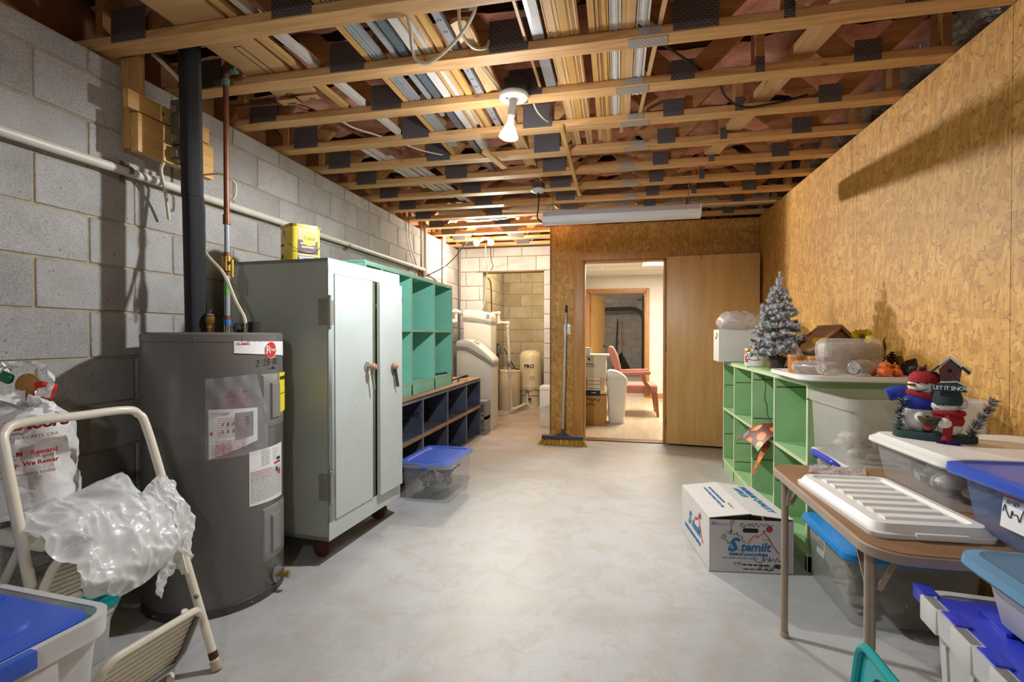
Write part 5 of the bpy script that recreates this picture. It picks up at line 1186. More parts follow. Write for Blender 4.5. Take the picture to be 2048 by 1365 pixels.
# ------------------------------------------------------------------ lamps
def emis(name, col, st):
    m = N(name); m.set((0.9,0.9,0.9), 0.3, emit=col, es=st); m.m.cycles.emission_sampling = 'NONE'
emis('bulb_glow', (1,0.97,0.93), 30); emis('bulb_glow_warm', (1,0.86,0.68), 30); emis('panel_glow', (1,0.95,0.88), 6)
plain('porcelain', (232,232,230), 0.3, var=0.01); plain('box_blue_grey', (76,80,88), 0.5); plain('bulb_glass', (232,236,240), 0.15, alpha=0.5)
def flood(T, p, d, glow, s=1.0):
    """flood bulb: neck, flared glass and glowing face, axis d from p"""
    M = Matrix.Translation(p) @ Vector((0,0,1)).rotation_difference(Vector(d).normalized()).to_matrix().to_4x4()
    MB().lathe([(0.020*s,0),(0.020*s,0.085*s)], 18, M=M).build('socket_sleeve', 'porcelain', T)
    MB().lathe([(0.015*s,0.085*s),(0.017*s,0.12*s),(0.024*s,0.135*s),(0.048*s,0.185*s)], 24, M=M).build('bulb_neck', 'bulb_glass', T)
    MB().lathe([(0.048*s,0.185*s),(0.047*s,0.195*s),(0.032*s,0.203*s),(0,0.206*s)], 24, M=M).build('bulb_face', glow, T)
lm = thing('ceiling_lamp', 'lit flood bulb in a white round lampholder under the trusses', 'ceiling lamp', (-0.505, 2.43, 2.36))
MB().box(-0.058, 0.055, 0.035, 0.098, 0.02, 0.135).build('junction_box', 'box_blue_grey', lm, bevel=0.004)
MB().lathe([(0,0.022),(0.074,0.022),(0.076,0.012),(0.070,0.004),(0.030,0.0),(0,0.0)], 32).build('round_plate', 'porcelain', lm)
MB().ball((-0.03,-0.02,0.001),0.005,8,4).build('screw', 'chrome', lm)
flood(lm, Vector((0.0,0.0,0.008)), (-0.16, 0.08, -1), 'bulb_glow')
la = thing('ceiling_lamp', 'twin lit flood bulbs under the trusses of the far alcove', 'ceiling lamp', (-1.62, 6.06, 2.40))
MB().lathe([(0,0.018),(0.055,0.018),(0.058,0.005),(0.03,0.0),(0,0)], 24).build('round_plate', 'porcelain', la)
flood(la, Vector((0.03,0,0.0)), (0.45,-0.80,-0.45), 'bulb_glow_warm', 0.8); flood(la, Vector((-0.03,0,0)), (-0.40,-0.80,-0.45), 'bulb_glow_warm', 0.8)
lc = thing('ceiling_lamp', 'small bulb lampholder under the closet lid behind the lintel', 'ceiling lamp', (-1.32, 7.30, 2.318))
MB().lathe([(0,0.01),(0.05,0.01),(0.052,0.002),(0.02,-0.02),(0,-0.02)], 24).build('round_plate', 'porcelain', lc); MB().ball((0,0,-0.05),(0.025,0.025,0.032),14,10).build('bulb_face', 'bulb_glow_warm', lc)
lr = thing('ceiling_lamp', 'flood bulb lampholder over the front end of the room', 'ceiling lamp', (-0.30, -0.78, 2.385))
MB().lathe([(0,0.022),(0.074,0.022),(0.076,0.012),(0.070,0.004),(0.030,0.0),(0,0.0)], 32).build('round_plate', 'porcelain', lr)
MB().box(-0.05, 0.05, -0.05, 0.05, 0.022, 0.12).build('junction_box', 'box_blue_grey', lr); flood(lr, Vector((0,0,0.008)), (-0.16,0.08,-1), 'bulb_glow')
# unlit outlet box feeding the strip light
l2 = thing('ceiling_outlet', 'grey ceiling outlet box with a black plug feeding the strip light', 'ceiling outlet', (-0.645, 4.12, 2.375))
MB().lathe([(0,0.085),(0.05,0.085),(0.055,0.035),(0,0.035)], 8).build('octagon_box', 'galvanised_plate', l2); MB().lathe([(0,0.035),(0.058,0.035),(0.06,0.022),(0.045,0.010),(0.025,0.0),(0,0)], 28).build('round_plate', 'porcelain', l2)
MB().cyl((0,0,0.0),(0.005,0,-0.04),0.014,0.010,n=10).build('plug', 'cable_black', l2)
MB().tube(smoothpath([(0.005,0,-0.04),(0.0,0.0,-0.12),(-0.01,0.02,-0.20),(0.03,0.06,-0.235),(0.06,0.08,-0.23)],6),0.006,7).build('cord', 'cable_black', l2)
fx = thing('strip_light', 'long unlit white fluorescent strip fixture hanging on chains', 'strip light', (0.02, 4.22, 2.13))
plain('lens_white', (238,240,246), 0.4, var=0.01); plain('fixture_white', (196,196,202), 0.35, var=0.02)
MB().prism([(-0.07,0.06),(0.07,0.06),(0.062,0.10),(-0.062,0.10)], -0.635, 0.635, 'x').build('housing', 'fixture_white', fx, bevel=0.004)
MB().prism([(-0.068,0.06),(-0.058,0.018),(-0.03,0.0),(0.03,0.0),(0.058,0.018),(0.068,0.06)], -0.63, 0.63, 'x').build('lens', 'lens_white', fx, bevel=0.004)
MB().prism([(-0.071,0.06),(-0.06,0.016),(-0.03,-0.002),(0.03,-0.002),(0.06,0.016),(0.071,0.06),(0.063,0.101),(-0.063,0.101)], -0.64, -0.628, 'x').build('end_cap', 'lens_white', fx, bevel=0.003)
MB().prism([(-0.071,0.06),(-0.06,0.016),(-0.03,-0.002),(0.03,-0.002),(0.06,0.016),(0.071,0.06),(0.063,0.101),(-0.063,0.101)], 0.628, 0.64, 'x').build('end_cap', 'lens_white', fx, bevel=0.003)
for x in (-0.55, 0.55):
    mb = MB(); n = 11
    for k in range(n):
        z = 0.105+k*(0.215/n); a = k % 2; pts = [((0.006*math.cos(t) if a else 0)+x, (0 if a else 0.006*math.cos(t)), z+0.012+0.014*math.sin(t)) for t in [2*PI*q/8 for q in range(8)]]
        mb.tube(pts, 0.0016, 4, closed=True)
    o = mb.build('chain', 'galvanised_plate', fx); o['kind'] = 'stuff'
# cables strung between the trusses
cable('slack_cable', 'white cable loop hanging below the first truss left of the lamp', [(-0.80,1.70,2.50),(-0.80,1.83,2.405),(-0.82,1.90,2.37),(-0.83,1.96,2.345),(-0.79,1.99,2.335),(-0.72,1.98,2.36),(-0.62,1.93,2.40),(-0.54,1.85,2.43),(-0.52,1.80,2.47)], 0.0075, 'cable_cream')
cable('slack_cable', 'cream cable rising behind the hanging cable loop', [(-0.60,1.84,2.47),(-0.62,1.93,2.42),(-0.60,2.02,2.40),(-0.56,2.09,2.43),(-0.55,2.11,2.47)], 0.007, 'cable_cream')
cable('slack_cable', 'cream cable entering the lamp junction box from the slotted steel strip', [(-0.64,2.24,2.46),(-0.62,2.30,2.44),(-0.59,2.40,2.42),(-0.565,2.48,2.415)], 0.006, 'cable_cream')
cable('slack_cable', 'black cable drooping between trusses toward the brace board', [(-0.02,1.85,2.48),(0.05,2.05,2.47),(0.16,2.22,2.46),(0.27,2.36,2.455),(0.40,2.55,2.47)], 0.006, 'cable_black')
cable('slack_cable', 'black cable sagging past the fourth truss under the brace board', [(0.50,2.64,2.455),(0.56,2.78,2.43),(0.68,2.90,2.42),(0.86,2.92,2.44),(1.0,2.93,2.47)], 0.006, 'cable_black')
cable('slack_cable', 'thin white wire drooping above the block wall', [(-1.62,2.62,2.47),(-1.58,2.75,2.45),(-1.50,2.9,2.455),(-1.42,3.05,2.46),(-1.30,3.25,2.46),(-1.15,3.4,2.465)], 0.005, 'cable_white')
cable('slack_cable', 'white wire curl hanging behind the lit lamp', [(-0.46,2.66,2.50),(-0.44,2.75,2.44),(-0.40,2.9,2.44),(-0.39,2.93,2.47)], 0.005, 'cable_white')
cable('copper_branch', 'thin copper water line running under the trusses by the heater', [(-2.12,2.42,2.475),(-1.95,2.43,2.475),(-1.82,2.44,2.476),(-1.76,2.50,2.478),(-1.70,2.62,2.478),(-1.62,2.95,2.478),(-1.5,3.3,2.478)], 0.011, 'copper', 'pipe')
cable('white_pipe', 'long white plastic line crossing under the far trusses', [(-1.1,4.74,2.405),(-0.5,4.86,2.408),(0.3,4.9,2.408),(1.42,4.9,2.408)], 0.009, 'cable_white', 'pipe')

# ------------------------------------------------------------------ broom and outlet on the strand board
br = thing('push_broom', 'push broom with grey steel handle leaning on the strand board wall', 'broom', (-0.565, 5.30, 0.0))
plain('bristle_yellow', (214,164,54), 0.7, var=0.15, scale=60); plain('broom_navy', (52,58,76), 0.5)
MB().box(-0.225, 0.225, -0.035, 0.04, 0.062, 0.105).build('broom_head', 'broom_navy', br, bevel=0.012)
mb = MB(); rnd = random.Random(4)
for i in range(150):
    x = -0.222+0.444*((i*0.618) % 1); y = rnd.uniform(-0.03,0.035); k = x/0.222; sp = 0.045*k**3
    mb.bar((x,y,0.066), (x+sp+rnd.uniform(-.006,.006), y+rnd.uniform(-0.012,0.02)-0.01, 0.004), 0.009, 0.006)
o = mb.build('bristles', 'bristle_yellow', br, merge=False); o['kind'] = 'stuff'
MB().cyl((0.0,0.0,0.10),(0.0,0.018,0.17),0.018,0.014,n=12).bar((-0.09,0,0.10),(0.0,0.012,0.13),0.02,0.012).bar((0.09,0,0.10),(0.0,0.012,0.13),0.02,0.012).build('handle_socket', 'broom_navy', br)
MB().cyl((0,0.016,0.15),(0.012,0.262,1.44),0.0125,n=12).build('handle', 'galvanised_steel', br); MB().cyl((0.012,0.2615,1.435),(0.0128,0.280,1.52),0.014,0.012,n=12).build('grip', 'cable_black', br)
ou = thing('outlet_plate', 'small white outlet plate on the strand board behind the broom', 'outlet', (-0.545, Y_B, 1.25)); MB().box(-0.036, 0.036, -0.006, -0.0003, -0.058, 0.058).build('plate', 'porcelain', ou, bevel=0.003); 
for z in (-0.022, 0.022): MB().box(-0.017, 0.017, -0.0085, -0.006, z-0.015, z+0.015).build('socket', 'porcelain', ou, bevel=0.002)

# ------------------------------------------------------------------ office things
ol = thing('ceiling_panel_light', 'bright square light panel in the office drop ceiling', 'ceiling light', (GX[2]+0.305, GY[2]+0.61, OC)); MB().box(-0.297, 0.297, -0.602, 0.602, -0.001, 0.004).build('diffuser', 'panel_glow', ol); MB().box(-0.305, -0.297, -0.61, 0.61, -0.004, 0.006).box(0.297, 0.305, -0.61, 0.61, -0.004, 0.006).box(-0.297, 0.297, -0.61, -0.602, -0.004, 0.006).box(-0.297, 0.297, 0.602, 0.61, -0.004, 0.006).build('frame', 'porcelain', ol)
plain('cardboard_brown', (184,140,80), 0.85, var=0.05); plain('box_cream', (222,212,188), 0.8, var=0.04); plain('box_black_band', (46,42,40), 0.8)
k1 = thing('cardboard_box', 'brown cardboard box at the bottom of the office stack', 'box', (-0.33, 6.72, 0.0105)); MB().box(-0.21, 0.20, -0.21, 0.20, 0, 0.375).build('body', 'cardboard_brown', k1, bevel=0.003); scrawl(k1, frame((-0.06,-0.2125,0.315),(1,0,0),(0,-1,0)), 0.20, 0.04, 14, 5, r=0.004); scrawl(k1, frame((-0.06,-0.2125,0.255),(1,0,0),(0,-1,0)), 0.13, 0.03, 10, 6, r=0.004)
k2 = thing('file_box', 'cream file box with black lower band in the office stack', 'box', (-0.36, 6.70, 0.3865)); MB().box(-0.17, 0.155, -0.19, 0.19, 0, 0.25).build('body', 'box_cream', k2, bevel=0.003); MB().box(-0.171, 0.156, -0.1915, -0.19, 0.005, 0.08).build('black_band', 'box_black_band', k2); MB().box(-0.02, 0.15, -0.1912, -0.19, 0.20, 0.206).box(-0.02, 0.15, -0.1912, -0.19, 0.155, 0.161).box(-0.02,-0.014,-0.1912,-0.19,0.10,0.245).box(-0.10,0.15,-0.1912,-0.19,0.10,0.106).build('form_lines', 'ink_black', k2); MB().box(0.04, 0.10, -0.1922, -0.1915, 0.045, 0.053).build('print', 'label_white', k2)
k3 = thing('file_box', 'cream lidded file box on top of the office stack', 'box', (-0.33, 6.71, 0.6375)); MB().box(-0.19, 0.20, -0.20, 0.20, 0, 0.27).build('body', 'box_cream', k3, bevel=0.003); MB().box(-0.21, 0.235, -0.215, 0.215, 0.27, 0.295).build('lid', 'box_cream', k3, bevel=0.006); MB().cyl((-0.02,-0.2012,0.235),(-0.02,-0.2,0.235),0.016,n=12).build('hand_hole', 'ink_black', k3); MB().box(-0.07,0.04,-0.2012,-0.2,0.165,0.175).build('print', 'ink_black', k3); lettering('STOR/FILE', 0.03, 'ink_black', k3, M=frame((-0.07,-0.2015,0.13),(1,0,0),(0,-1,0)))
o = MB().bar((-0.44,6.80,0.945),(-0.47,6.95,1.55),0.03,0.10,up=(0,1,0)).build('leaning_board', 'paint_white_wall'); tag(o, 'white board leaning against the wall on the office boxes', 'board')
o = MB().box(-0.08,0.08,-0.1,0.1,0,0.09).build('paper_pile', 'label_white', None, (-0.42,6.65,0.9335), (0.0,0,0.2), bevel=0.02); tag(o, 'crumpled white papers on the top file box', 'papers')
tb = thing('trash_bin', 'white slim trash bin with swing lid beside the office boxes', 'trash bin', (0.005, 6.80, 0.0105))
MB().loft([ring(0.20,0.22,0.03,0), ring(0.205,0.225,0.03,0.01), ring(0.262,0.28,0.04,0.52)]).build('body', 'white_plastic', tb); MB().loft([ring(0.278,0.296,0.04,0.50), ring(0.282,0.30,0.04,0.58), ring(0.274,0.29,0.04,0.585)]).build('collar', 'white_plastic', tb)
MB().prism(smoothpath2([(-0.135,0.585),(-0.135,0.66),(-0.11,0.70),(-0.05,0.705),(0.04,0.675),(0.11,0.62),(0.137,0.585)],4), -0.135, 0.135, 'y').build('swing_lid', 'white_plastic', tb, bevel=0.012)
ac = thing('armchair', 'dusty pink upholstered armchair with wooden legs in the office', 'armchair', (0.28, 7.62, 0.0105), 0)
plain('pink_fabric', (192,128,112), 0.9, var=0.14, scale=110); wood('chair_wood', (128,76,42), (156,98,60), (176,118,76), 'z', 0.4)
MB().box(-0.28, 0.30, -0.27, 0.27, 0.33, 0.46).build('seat', 'pink_fabric', ac, bevel=0.04, seg=4)
MB().prism(smoothpath2([(-0.22,0.40),(-0.30,0.62),(-0.36,0.85),(-0.40,0.97),(-0.375,1.01),(-0.32,0.99),(-0.25,0.84),(-0.20,0.62),(-0.15,0.44)],3), -0.25, 0.25, 'y').build('backrest', 'pink_fabric', ac, bevel=0.02, seg=3)
for s in (-1, 1):
    MB().bar((-0.25, s*0.30, 0.615), (0.20, s*0.30, 0.635), 0.055, 0.045).build('armrest', 'pink_fabric', ac, bevel=0.012)
    MB().prism([(0.10,0.30),(0.20,0.30),(0.21,0.42),(0.14,0.52),(0.12,0.62),(0.07,0.62),(0.09,0.50),(0.14,0.42)], s*0.30-0.02, s*0.30+0.02, 'y').build('arm_post', 'chair_wood', ac, bevel=0.005)
    MB().prism([(0.24,0.34),(0.30,0.34),(0.325,0.0),(0.29,0.0)], s*0.25-0.022, s*0.25+0.022, 'y').build('leg', 'chair_wood', ac, bevel=0.003); MB().prism([(-0.26,0.34),(-0.20,0.34),(-0.28,0.0),(-0.315,0.0)], s*0.25-0.022, s*0.25+0.022, 'y').build('leg', 'chair_wood', ac, bevel=0.003)
sw = thing('light_switch', 'cream light switch on the white office wall', 'switch', (0.705, OY, 1.15)); MB().box(-0.036,0.036,-0.006,-0.0003,-0.058,0.058).build('plate', 'box_cream', sw, bevel=0.003); MB().box(-0.006,0.006,-0.016,-0.006,-0.012,0.012).build('toggle', 'box_cream', sw)
# garage glimpsed through the far doorway
wood('ash_handle', (186,140,80), (204,160,98), (216,176,118), 'z', 0.45); plain('track_steel', (74,68,64), 0.5, 0.6, var=0.1)
rk = thing('leaf_rake', 'black fan rake with wooden handle leaning on the far garage wall', 'rake', (0.15, 16.8, 0.0)); MB().cyl((0.0,0.0,0.60),(-0.02,0.17,1.72),0.020,n=10).build('handle', 'ash_handle', rk)
mb = MB()
for i in range(13): x = -0.30+0.62*i/12; mb.bar((0.0,0.0,0.62),(x,-0.04,0.03),0.012,0.036)
o = mb.build('tines', 'ink_black', rk); o['kind'] = 'stuff'
rk2 = MB().cyl((-0.05,16.6,0.0),(0.04,16.96,1.74),0.018,n=10).build('tool_handle', 'ink_black'); tag(rk2, 'black tool handle leaning beside the fan rake', 'tool')
gt = thing('garage_door_track', 'dark steel overhead door track curving down the garage wall', 'door track', (0.80, 16.2, 0.0)); MB().tube([(-2.2,0.1,2.02),(-0.35,0.1,2.05)]+arcpts((-0.35,0.1,1.65),0.40,PI/2,0,8,'xz')+[(0.05,0.1,0.0)],0.06,8).build('track', 'track_steel', gt); MB().box(0.0,0.08,0.02,0.18,1.75,2.45).box(-0.15,0.30,0.05,0.12,2.30,2.36).build('bracket', 'track_steel', gt); MB().box(0.22,0.42,0.0,0.05,0.0,2.2).build('door_panel_edge', 'paint_white_wall', gt)
# ------------------------------------------------------------------ long green cubby shelf
mk_paintwood('green_paint', (160,200,146), (142,184,128), (128,90,58))
mk_paintwood('green_edge', (204,214,180), (186,198,160), (136,96,64))
gs = cubby('cubby_shelf', 'long pale green wooden cubby shelf along the strand board wall', 'shelf', 1.40, 0.93, 2.70, 4.68, 0.001, 0.945, [3.235,3.735,4.27], [0.525], ('green_paint', 'green_edge'), t=0.018, toe=0.075)
plain('seam_brown', (96,62,40), 0.8)
oy = (2.70+4.68)/2; ox = (1.40+0.93)/2
for (y, z) in ((3.225,0.31),(3.725,0.31),(4.26,0.31),(4.66,0.31),(3.225,0.87),(3.725,0.87),(4.26,0.80),(4.66,0.74),(3.725,0.60),(4.26,0.16)):
    MB().box(0.94-ox, 1.39-ox, y-0.0008-oy, y+0.0-oy, z-0.003, z+0.003).build('board_seam', 'seam_brown', gs)
MB().box(0.925-ox, 1.40-ox, 2.699-oy, 2.700-oy, 0.86, 0.866).build('board_seam', 'seam_brown', gs)
# sagging veneer strip, wire and patterned sheet in the shelf
o = cable('black_wire', 'thin black wire hanging inside the upper green cubby', [(0.99,3.70,0.90),(1.0,3.66,0.84),(0.985,3.63,0.76),(1.01,3.67,0.70),(1.0,3.60,0.63),(1.02,3.48,0.56)], 0.0028, 'ink_black', 'wire')
def mk_pattern():
    m = N('autumn_paper'); v = m.coord((1,1,1)); 
    c1 = m.vor(m.coord((14,9,14)), 1.0, out='Color'); sp = m.n('ShaderNodeSeparateColor'); m.l(c1, sp.inputs[0])
    d = m.vor(m.coord((14,9,14)), 1.0)
    mk = m.ramp(d, [(0.42, 1.0), (0.46, 0.0)])
    col = m.mix(mk, s2l((92,34,38)), m.ramp(sp.outputs[0], [(0.0, s2l((222,120,50))), (0.35, s2l((232,164,96))), (0.6, s2l((104,134,122))), (0.85, s2l((92,34,38)))], 'CONSTANT'))
    m.set(col, 0.5)
mk_pattern()
def mk_flame():
    m = N('flame_paper'); f = m.noise(m.coord((9,3,5)), 3, 4, 0.6, 1.5); m.set(m.ramp(f, [(0.3, s2l((70,24,14))), (0.5, s2l((190,70,20))), (0.68, s2l((226,150,50)))]), 0.4)
mk_flame()
def sheet(u, v):
    y = 3.69-0.44*u; x = 0.99-0.17*v+0.03*u*v; z = 0.550+0.040*math.sin(u*PI)+0.02*v-0.13*v*v+0.030*u
    return (x, y, z)
ps = thing('patterned_sheet', 'curled maroon sheet with orange leaf print sticking out of the green shelf', 'paper sheet', (0.95, 3.6, 0.55))
MB().grid(lambda u, v: tuple(Vector(sheet(u, v))-Vector((0.95,3.6,0.55))), 16, 14).build('leaf_print', 'autumn_paper', ps, solid=0.004)
def sheet2(u, v):
    y = 3.30+0.17*u*(1-v*0.8); x = 0.93-0.08*v+0.02*math.sin(v*4); z = 0.53-0.05*v-0.16*v*v
    return (x-0.95, y-3.6, z-0.55)
MB().grid(sheet2, 10, 14).build('flame_tail', 'flame_paper', ps, solid=0.003)
ZT = 0.958
# white carton and bag on the far end of the shelf
wc = thing('white_carton', 'white cardboard carton on the far end of the green shelf', 'carton', (1.0, 4.55, ZT+0.001), -0.02)
plain('carton_white', (206,202,198), 0.8, var=0.04)
MB().box(-0.155, 0.155, -0.13, 0.13, 0, 0.272).build('body', 'carton_white', wc, bevel=0.003); MB().box(-0.156, -0.155, -0.03, 0.03, 0.19, 0.21).box(-0.1565,-0.155,-0.06,-0.03,0.21,0.245).build('hand_slot', 'ink_black', wc)
def bagtop(d):
    r = 1+0.10*crease(d, 2.4, 5)+0.05*crease(d, 6, 2); rad = 1+0.05*math.sin(math.atan2(d.z, d.x-0.5)*18)
    return Vector((0.17*d.x*r, 0.15*d.y*r, max(0.0, 0.06+0.085*d.z*r*rad*(1-0.3*d.x*(d.x < 0)))))
pb = MB(); o = blob(bagtop, None, 40, 22).build('gathered_bag', 'bag_film_grey', None, (1.03, 4.52, ZT+0.2745)); tag(o, 'gathered translucent plastic bag lying on the white carton', 'plastic bag')
# round tin
tn = thing('round_tin', 'round white tin with ribbon print and gold rim by the little tree', 'tin', (0.985, 3.85, ZT+0.001)); MB().lathe([(0,0),(0.072,0),(0.075,0.004),(0.075,0.105),(0.074,0.106)], 32).build('body', 'label_white', tn); MB().lathe([(0.077,0.104),(0.077,0.124),(0.074,0.128),(0,0.128)], 32).build('lid', 'brass', tn)
mb = MB()
for pts in ([(-175,.085),(-165,.10),(-150,.085),(-160,.06),(-140,.05),(-110,.045),(-80,.05)], [(-165,.08),(-168,.05),(-160,.03)], [(-150,.08),(-140,.06),(-130,.045)]):
    mb.tube([(0.0762*math.cos(math.radians(a)), 0.0762*math.sin(math.radians(a)), z) for a, z in smoothpath2(pts)], 0.003, 5)
mb.build('ribbon_print', 'red_print', tn); 
mb = MB()
for a, z in ((-130,.07),(-120,.085),(-125,.075),(-95,.06)): mb.ball((0.0755*math.cos(math.radians(a)),0.0755*math.sin(math.radians(a)),z),(0.006,0.006,0.005),8,5)
mb.build('leaf_print', 'toy_green', tn)
MB().cyl((0.0752*math.cos(math.radians(-155)),0.0752*math.sin(math.radians(-155)),0.04),(0.078*math.cos(math.radians(-155)),0.078*math.sin(math.radians(-155)),0.04),0.013,n=10).build('bell_print', 'brass', tn)

# ------------------------------------------------------------------ flocked tree
plain('needle_green', (64,82,66), 0.7, var=0.2, scale=30); plain('flock_white', (234,234,236), 0.9, var=0.06, scale=60); plain('basket_brown', (72,52,46), 0.8, var=0.2, scale=50); plain('berry_red', (176,40,36), 0.4)
def fir_needles(mb, p0, p1, n, ln, rnd, w=0.0022, m0=0, m1=1, wh=0.5):
    p0 = Vector(p0); p1 = Vector(p1); a = (p1-p0).normalized()
    for i in range(n):
        t = rnd.random(); b = p0.lerp(p1, t); d = Vector((rnd.gauss(0,1), rnd.gauss(0,1), rnd.gauss(0,1))); d = (d - a*d.dot(a)).normalized()
        d = (d*0.9 + a*0.65).normalized(); tip = b + d*ln*rnd.uniform(0.7,1.15)
        s = d.cross(a).normalized()*w; mb.cur = m1 if rnd.random() < wh else m0
        mb.add([b-s, b+s, tip], [(0,1,2)]); s2 = d.cross(s).normalized()*w; mb.add([b-s2, b+s2, tip], [(0,1,2)])
tr_ = thing('flocked_tree', 'small snow-flocked tabletop fir tree in a dark basket', 'christmas tree', (1.03, 3.50, ZT+0.001))
rnd = random.Random(11); mb = MB(); stem = MB()
stem.cyl((0,0,0.05),(0,0,0.60),0.006,0.003,n=8)
levels = [(0.085,0.165,13),(0.135,0.16,13),(0.19,0.148,12),(0.245,0.135,12),(0.30,0.118,11),(0.355,0.10,10),(0.405,0.082,9),(0.45,0.062,7),(0.49,0.042,6)]
for z0_, L_, n in levels:
    for k in range(n):
        a = 2*PI*(k+rnd.random()*0.9)/n; l = L_*rnd.uniform(0.72,1.12); dz = 0.025+rnd.uniform(-.02,.035); z = z0_+rnd.uniform(-0.022,0.022)
        p0 = (0.008*math.cos(a), 0.008*math.sin(a), z); p1 = (l*math.cos(a), l*math.sin(a), z+dz)
        stem.bar(p0, p1, 0.004, 0.004)
        q = Vector(p0).lerp(Vector(p1), 0.25); fir_needles(mb, q, p1, int(260*l/0.15)+30, 0.026, rnd, 0.0021, wh=0.76)
        for s in (-1, 1):
            b = Vector(p0).lerp(Vector(p1), 0.55); e = b + Vector((math.cos(a+s*0.8), math.sin(a+s*0.8), 0.25))*l*0.36
            fir_needles(mb, b, e, int(130*l/0.15)+20, 0.023, rnd, 0.0021, wh=0.76)
fir_needles(mb, (0,0,0.48), (0.004,0,0.585), 420, 0.030, rnd, 0.0018, wh=0.8); fir_needles(mb, (0.004,0,0.575), (0.006,0,0.632), 160, 0.012, rnd, 0.0016, wh=0.95)
stem.build('trunk', 'basket_brown', tr_, merge=False); o = mb.build('needles', ['needle_green', 'flock_white'], tr_, merge=False); o['kind'] = 'stuff'
mb = MB()
for k in range(9): mb.tube([(0.050*(1-0.03*(8-k)/8)*math.cos(t), 0.050*(1-0.03*(8-k)/8)*math.sin(t), 0.006+k*0.009+0.002*math.sin(t*9+k*PI)) for t in [2*PI*q/36 for q in range(36)]], 0.0055, 6, closed=True)
mb.lathe([(0,0.003),(0.046,0.003),(0.048,0.078)], 24); mb.build('basket', 'basket_brown', tr_)
for (a, r, z) in ((2.6,0.12,0.24),(3.4,0.15,0.16),(4.6,0.10,0.31),(0.6,0.09,0.36)): MB().ball((r*math.cos(a), r*math.sin(a), z), 0.008, 8, 6).build('berry', 'berry_red', tr_)

# ------------------------------------------------------------------ wooden nest house behind the tree
wood('house_roof', (92,58,30), (116,76,42), (134,92,54), 'y'); wood('house_wall', (120,84,50), (146,106,66), (166,126,84), 'z')
wh_ = thing('wooden_house', 'brown wooden birdhouse with pitched roof behind the little tree', 'birdhouse', (1.262, 3.30, ZT+0.001), 0.06)
MB().prism([(-0.115,0),(0.115,0),(0.115,0.15),(0,0.255),(-0.115,0.15)], -0.09, 0.15, 'y').build('walls', 'house_wall', wh_)
MB().bar((0.155,-0.13,0.132),(0.155,0.18,0.132),0.005,0.005).prism([(-0.006,0.285),(0.0,0.262),(0.150,0.118),(0.162,0.132)], -0.13, 0.18, 'y').build('roof_panel', 'house_roof', wh_, bevel=0.002, seg=1)
MB().prism([(0.006,0.285),(0.0,0.262),(-0.150,0.118),(-0.162,0.132)], -0.13, 0.18, 'y').build('roof_panel', 'house_roof', wh_, bevel=0.002, seg=1)
MB().cyl((0,-0.0915,0.13),(0,-0.0895,0.13),0.022,n=16).build('entry_hole', 'ink_black', wh_)

# ------------------------------------------------------------------ white lid loaded with wrapped decorations
ld = thing('tote_lid', 'large white tote lid used as a tray on the near end of the green shelf', 'tote lid', (1.145, 2.885, ZT+0.001), -0.02)
MB().loft([ring(0.53,0.58,0.08,0.0), ring(0.545,0.595,0.085,0.006), ring(0.545,0.595,0.085,0.026), ring(0.51,0.56,0.07,0.026), ring(0.505,0.555,0.07,0.016)]).build('lid', 'white_plastic', ld, angle=30)
ZL = ZT+0.001+0.017
plain('amber_glass', (206,128,56), 0.2, alpha=0.9, var=0.1); plain('jar_wood', (178,124,72), 0.5, var=0.1); plain('pumpkin_orange', (220,106,40), 0.45, var=0.12, scale=20); plain('pine_cone', (70,46,32), 0.8, var=0.2, scale=60); plain('sunflower_yellow', (222,190,44), 0.6, var=0.1); plain('brown_glass', (110,56,44), 0.3)
for (x, y, r, h, lab) in ((0.965,2.97,0.040,0.095,'tall amber candle jar with wooden lid wrapped in film on the tray'),(1.10,3.03,0.052,0.085,'short wide amber candle jar with wooden lid behind the wrapped rolls')):
    j = thing('candle_jar', lab, 'candle', (x, y, ZL)); MB().lathe([(0,0),(r*0.95,0),(r,0.006),(r,h-0.015),(r*0.96,h-0.012)], 24).build('jar', 'amber_glass', j); MB().lathe([(r*1.06,h-0.016),(r*1.08,h-0.004),(r*1.05,h+0.003),(0,h+0.004)], 24).build('lid', 'jar_wood', j)
def roll(nm, lab, c, d, L_, r, seed, core=None, mat='bubble_film'):
    T = thing(nm, lab, 'bubble wrap', c); d = Vector(d).normalized(); t = d.cross(Vector((0,0,1))).normalized(); u = t.cross(d)
    rings = []
    for i in range(13):
        s = -L_/2+L_*i/12; rr = r*(1-0.18*abs(2*i/12-1)**3); rings.append([d*s + (t*math.cos(a)+u*math.sin(a))*rr*(1+0.10*mnoise.noise((i*0.5, a*1.5, seed))+0.03*math.sin(a*14+i*1.7)) + Vector((0,0,r*0.98)) for a in [2*PI*q/28 for q in range(28)]])
    MB().loft(rings, False, False).build('wrap', mat, T)
    MB().tube([d*(-L_/2+0.004) + (t*math.cos(a*0.7)+u*math.sin(a*0.7))*(r*0.75*(1-a/26)) + Vector((0,0,r*0.98)) for a in range(0, 24)], 0.004, 5).build('rolled_edge', mat, T)
    if core: MB().cyl(d*(-L_*0.42)+Vector((0,0,r)), d*(L_*0.42)+Vector((0,0,r)), r*0.62, n=14).build('wrapped_item', core, T)
roll('bubble_wrap_roll', 'open-ended bubble wrap roll lying nearest the lid edge', (1.05,2.76,ZL), (0.85,0.52,0), 0.13, 0.036, 3, None)
roll('bubble_wrap_roll', 'bubble wrapped bottle lying beside the orange pumpkins', (1.19,2.76,ZL), (0.8,0.6,0), 0.13, 0.042, 5, 'contents_120_120_130')
roll('bubble_wrap_roll', 'bubble wrapped brown glass lying at the left of the lid', (0.985,2.86,ZL), (0.7,-0.7,0), 0.14, 0.036, 8, 'brown_glass')
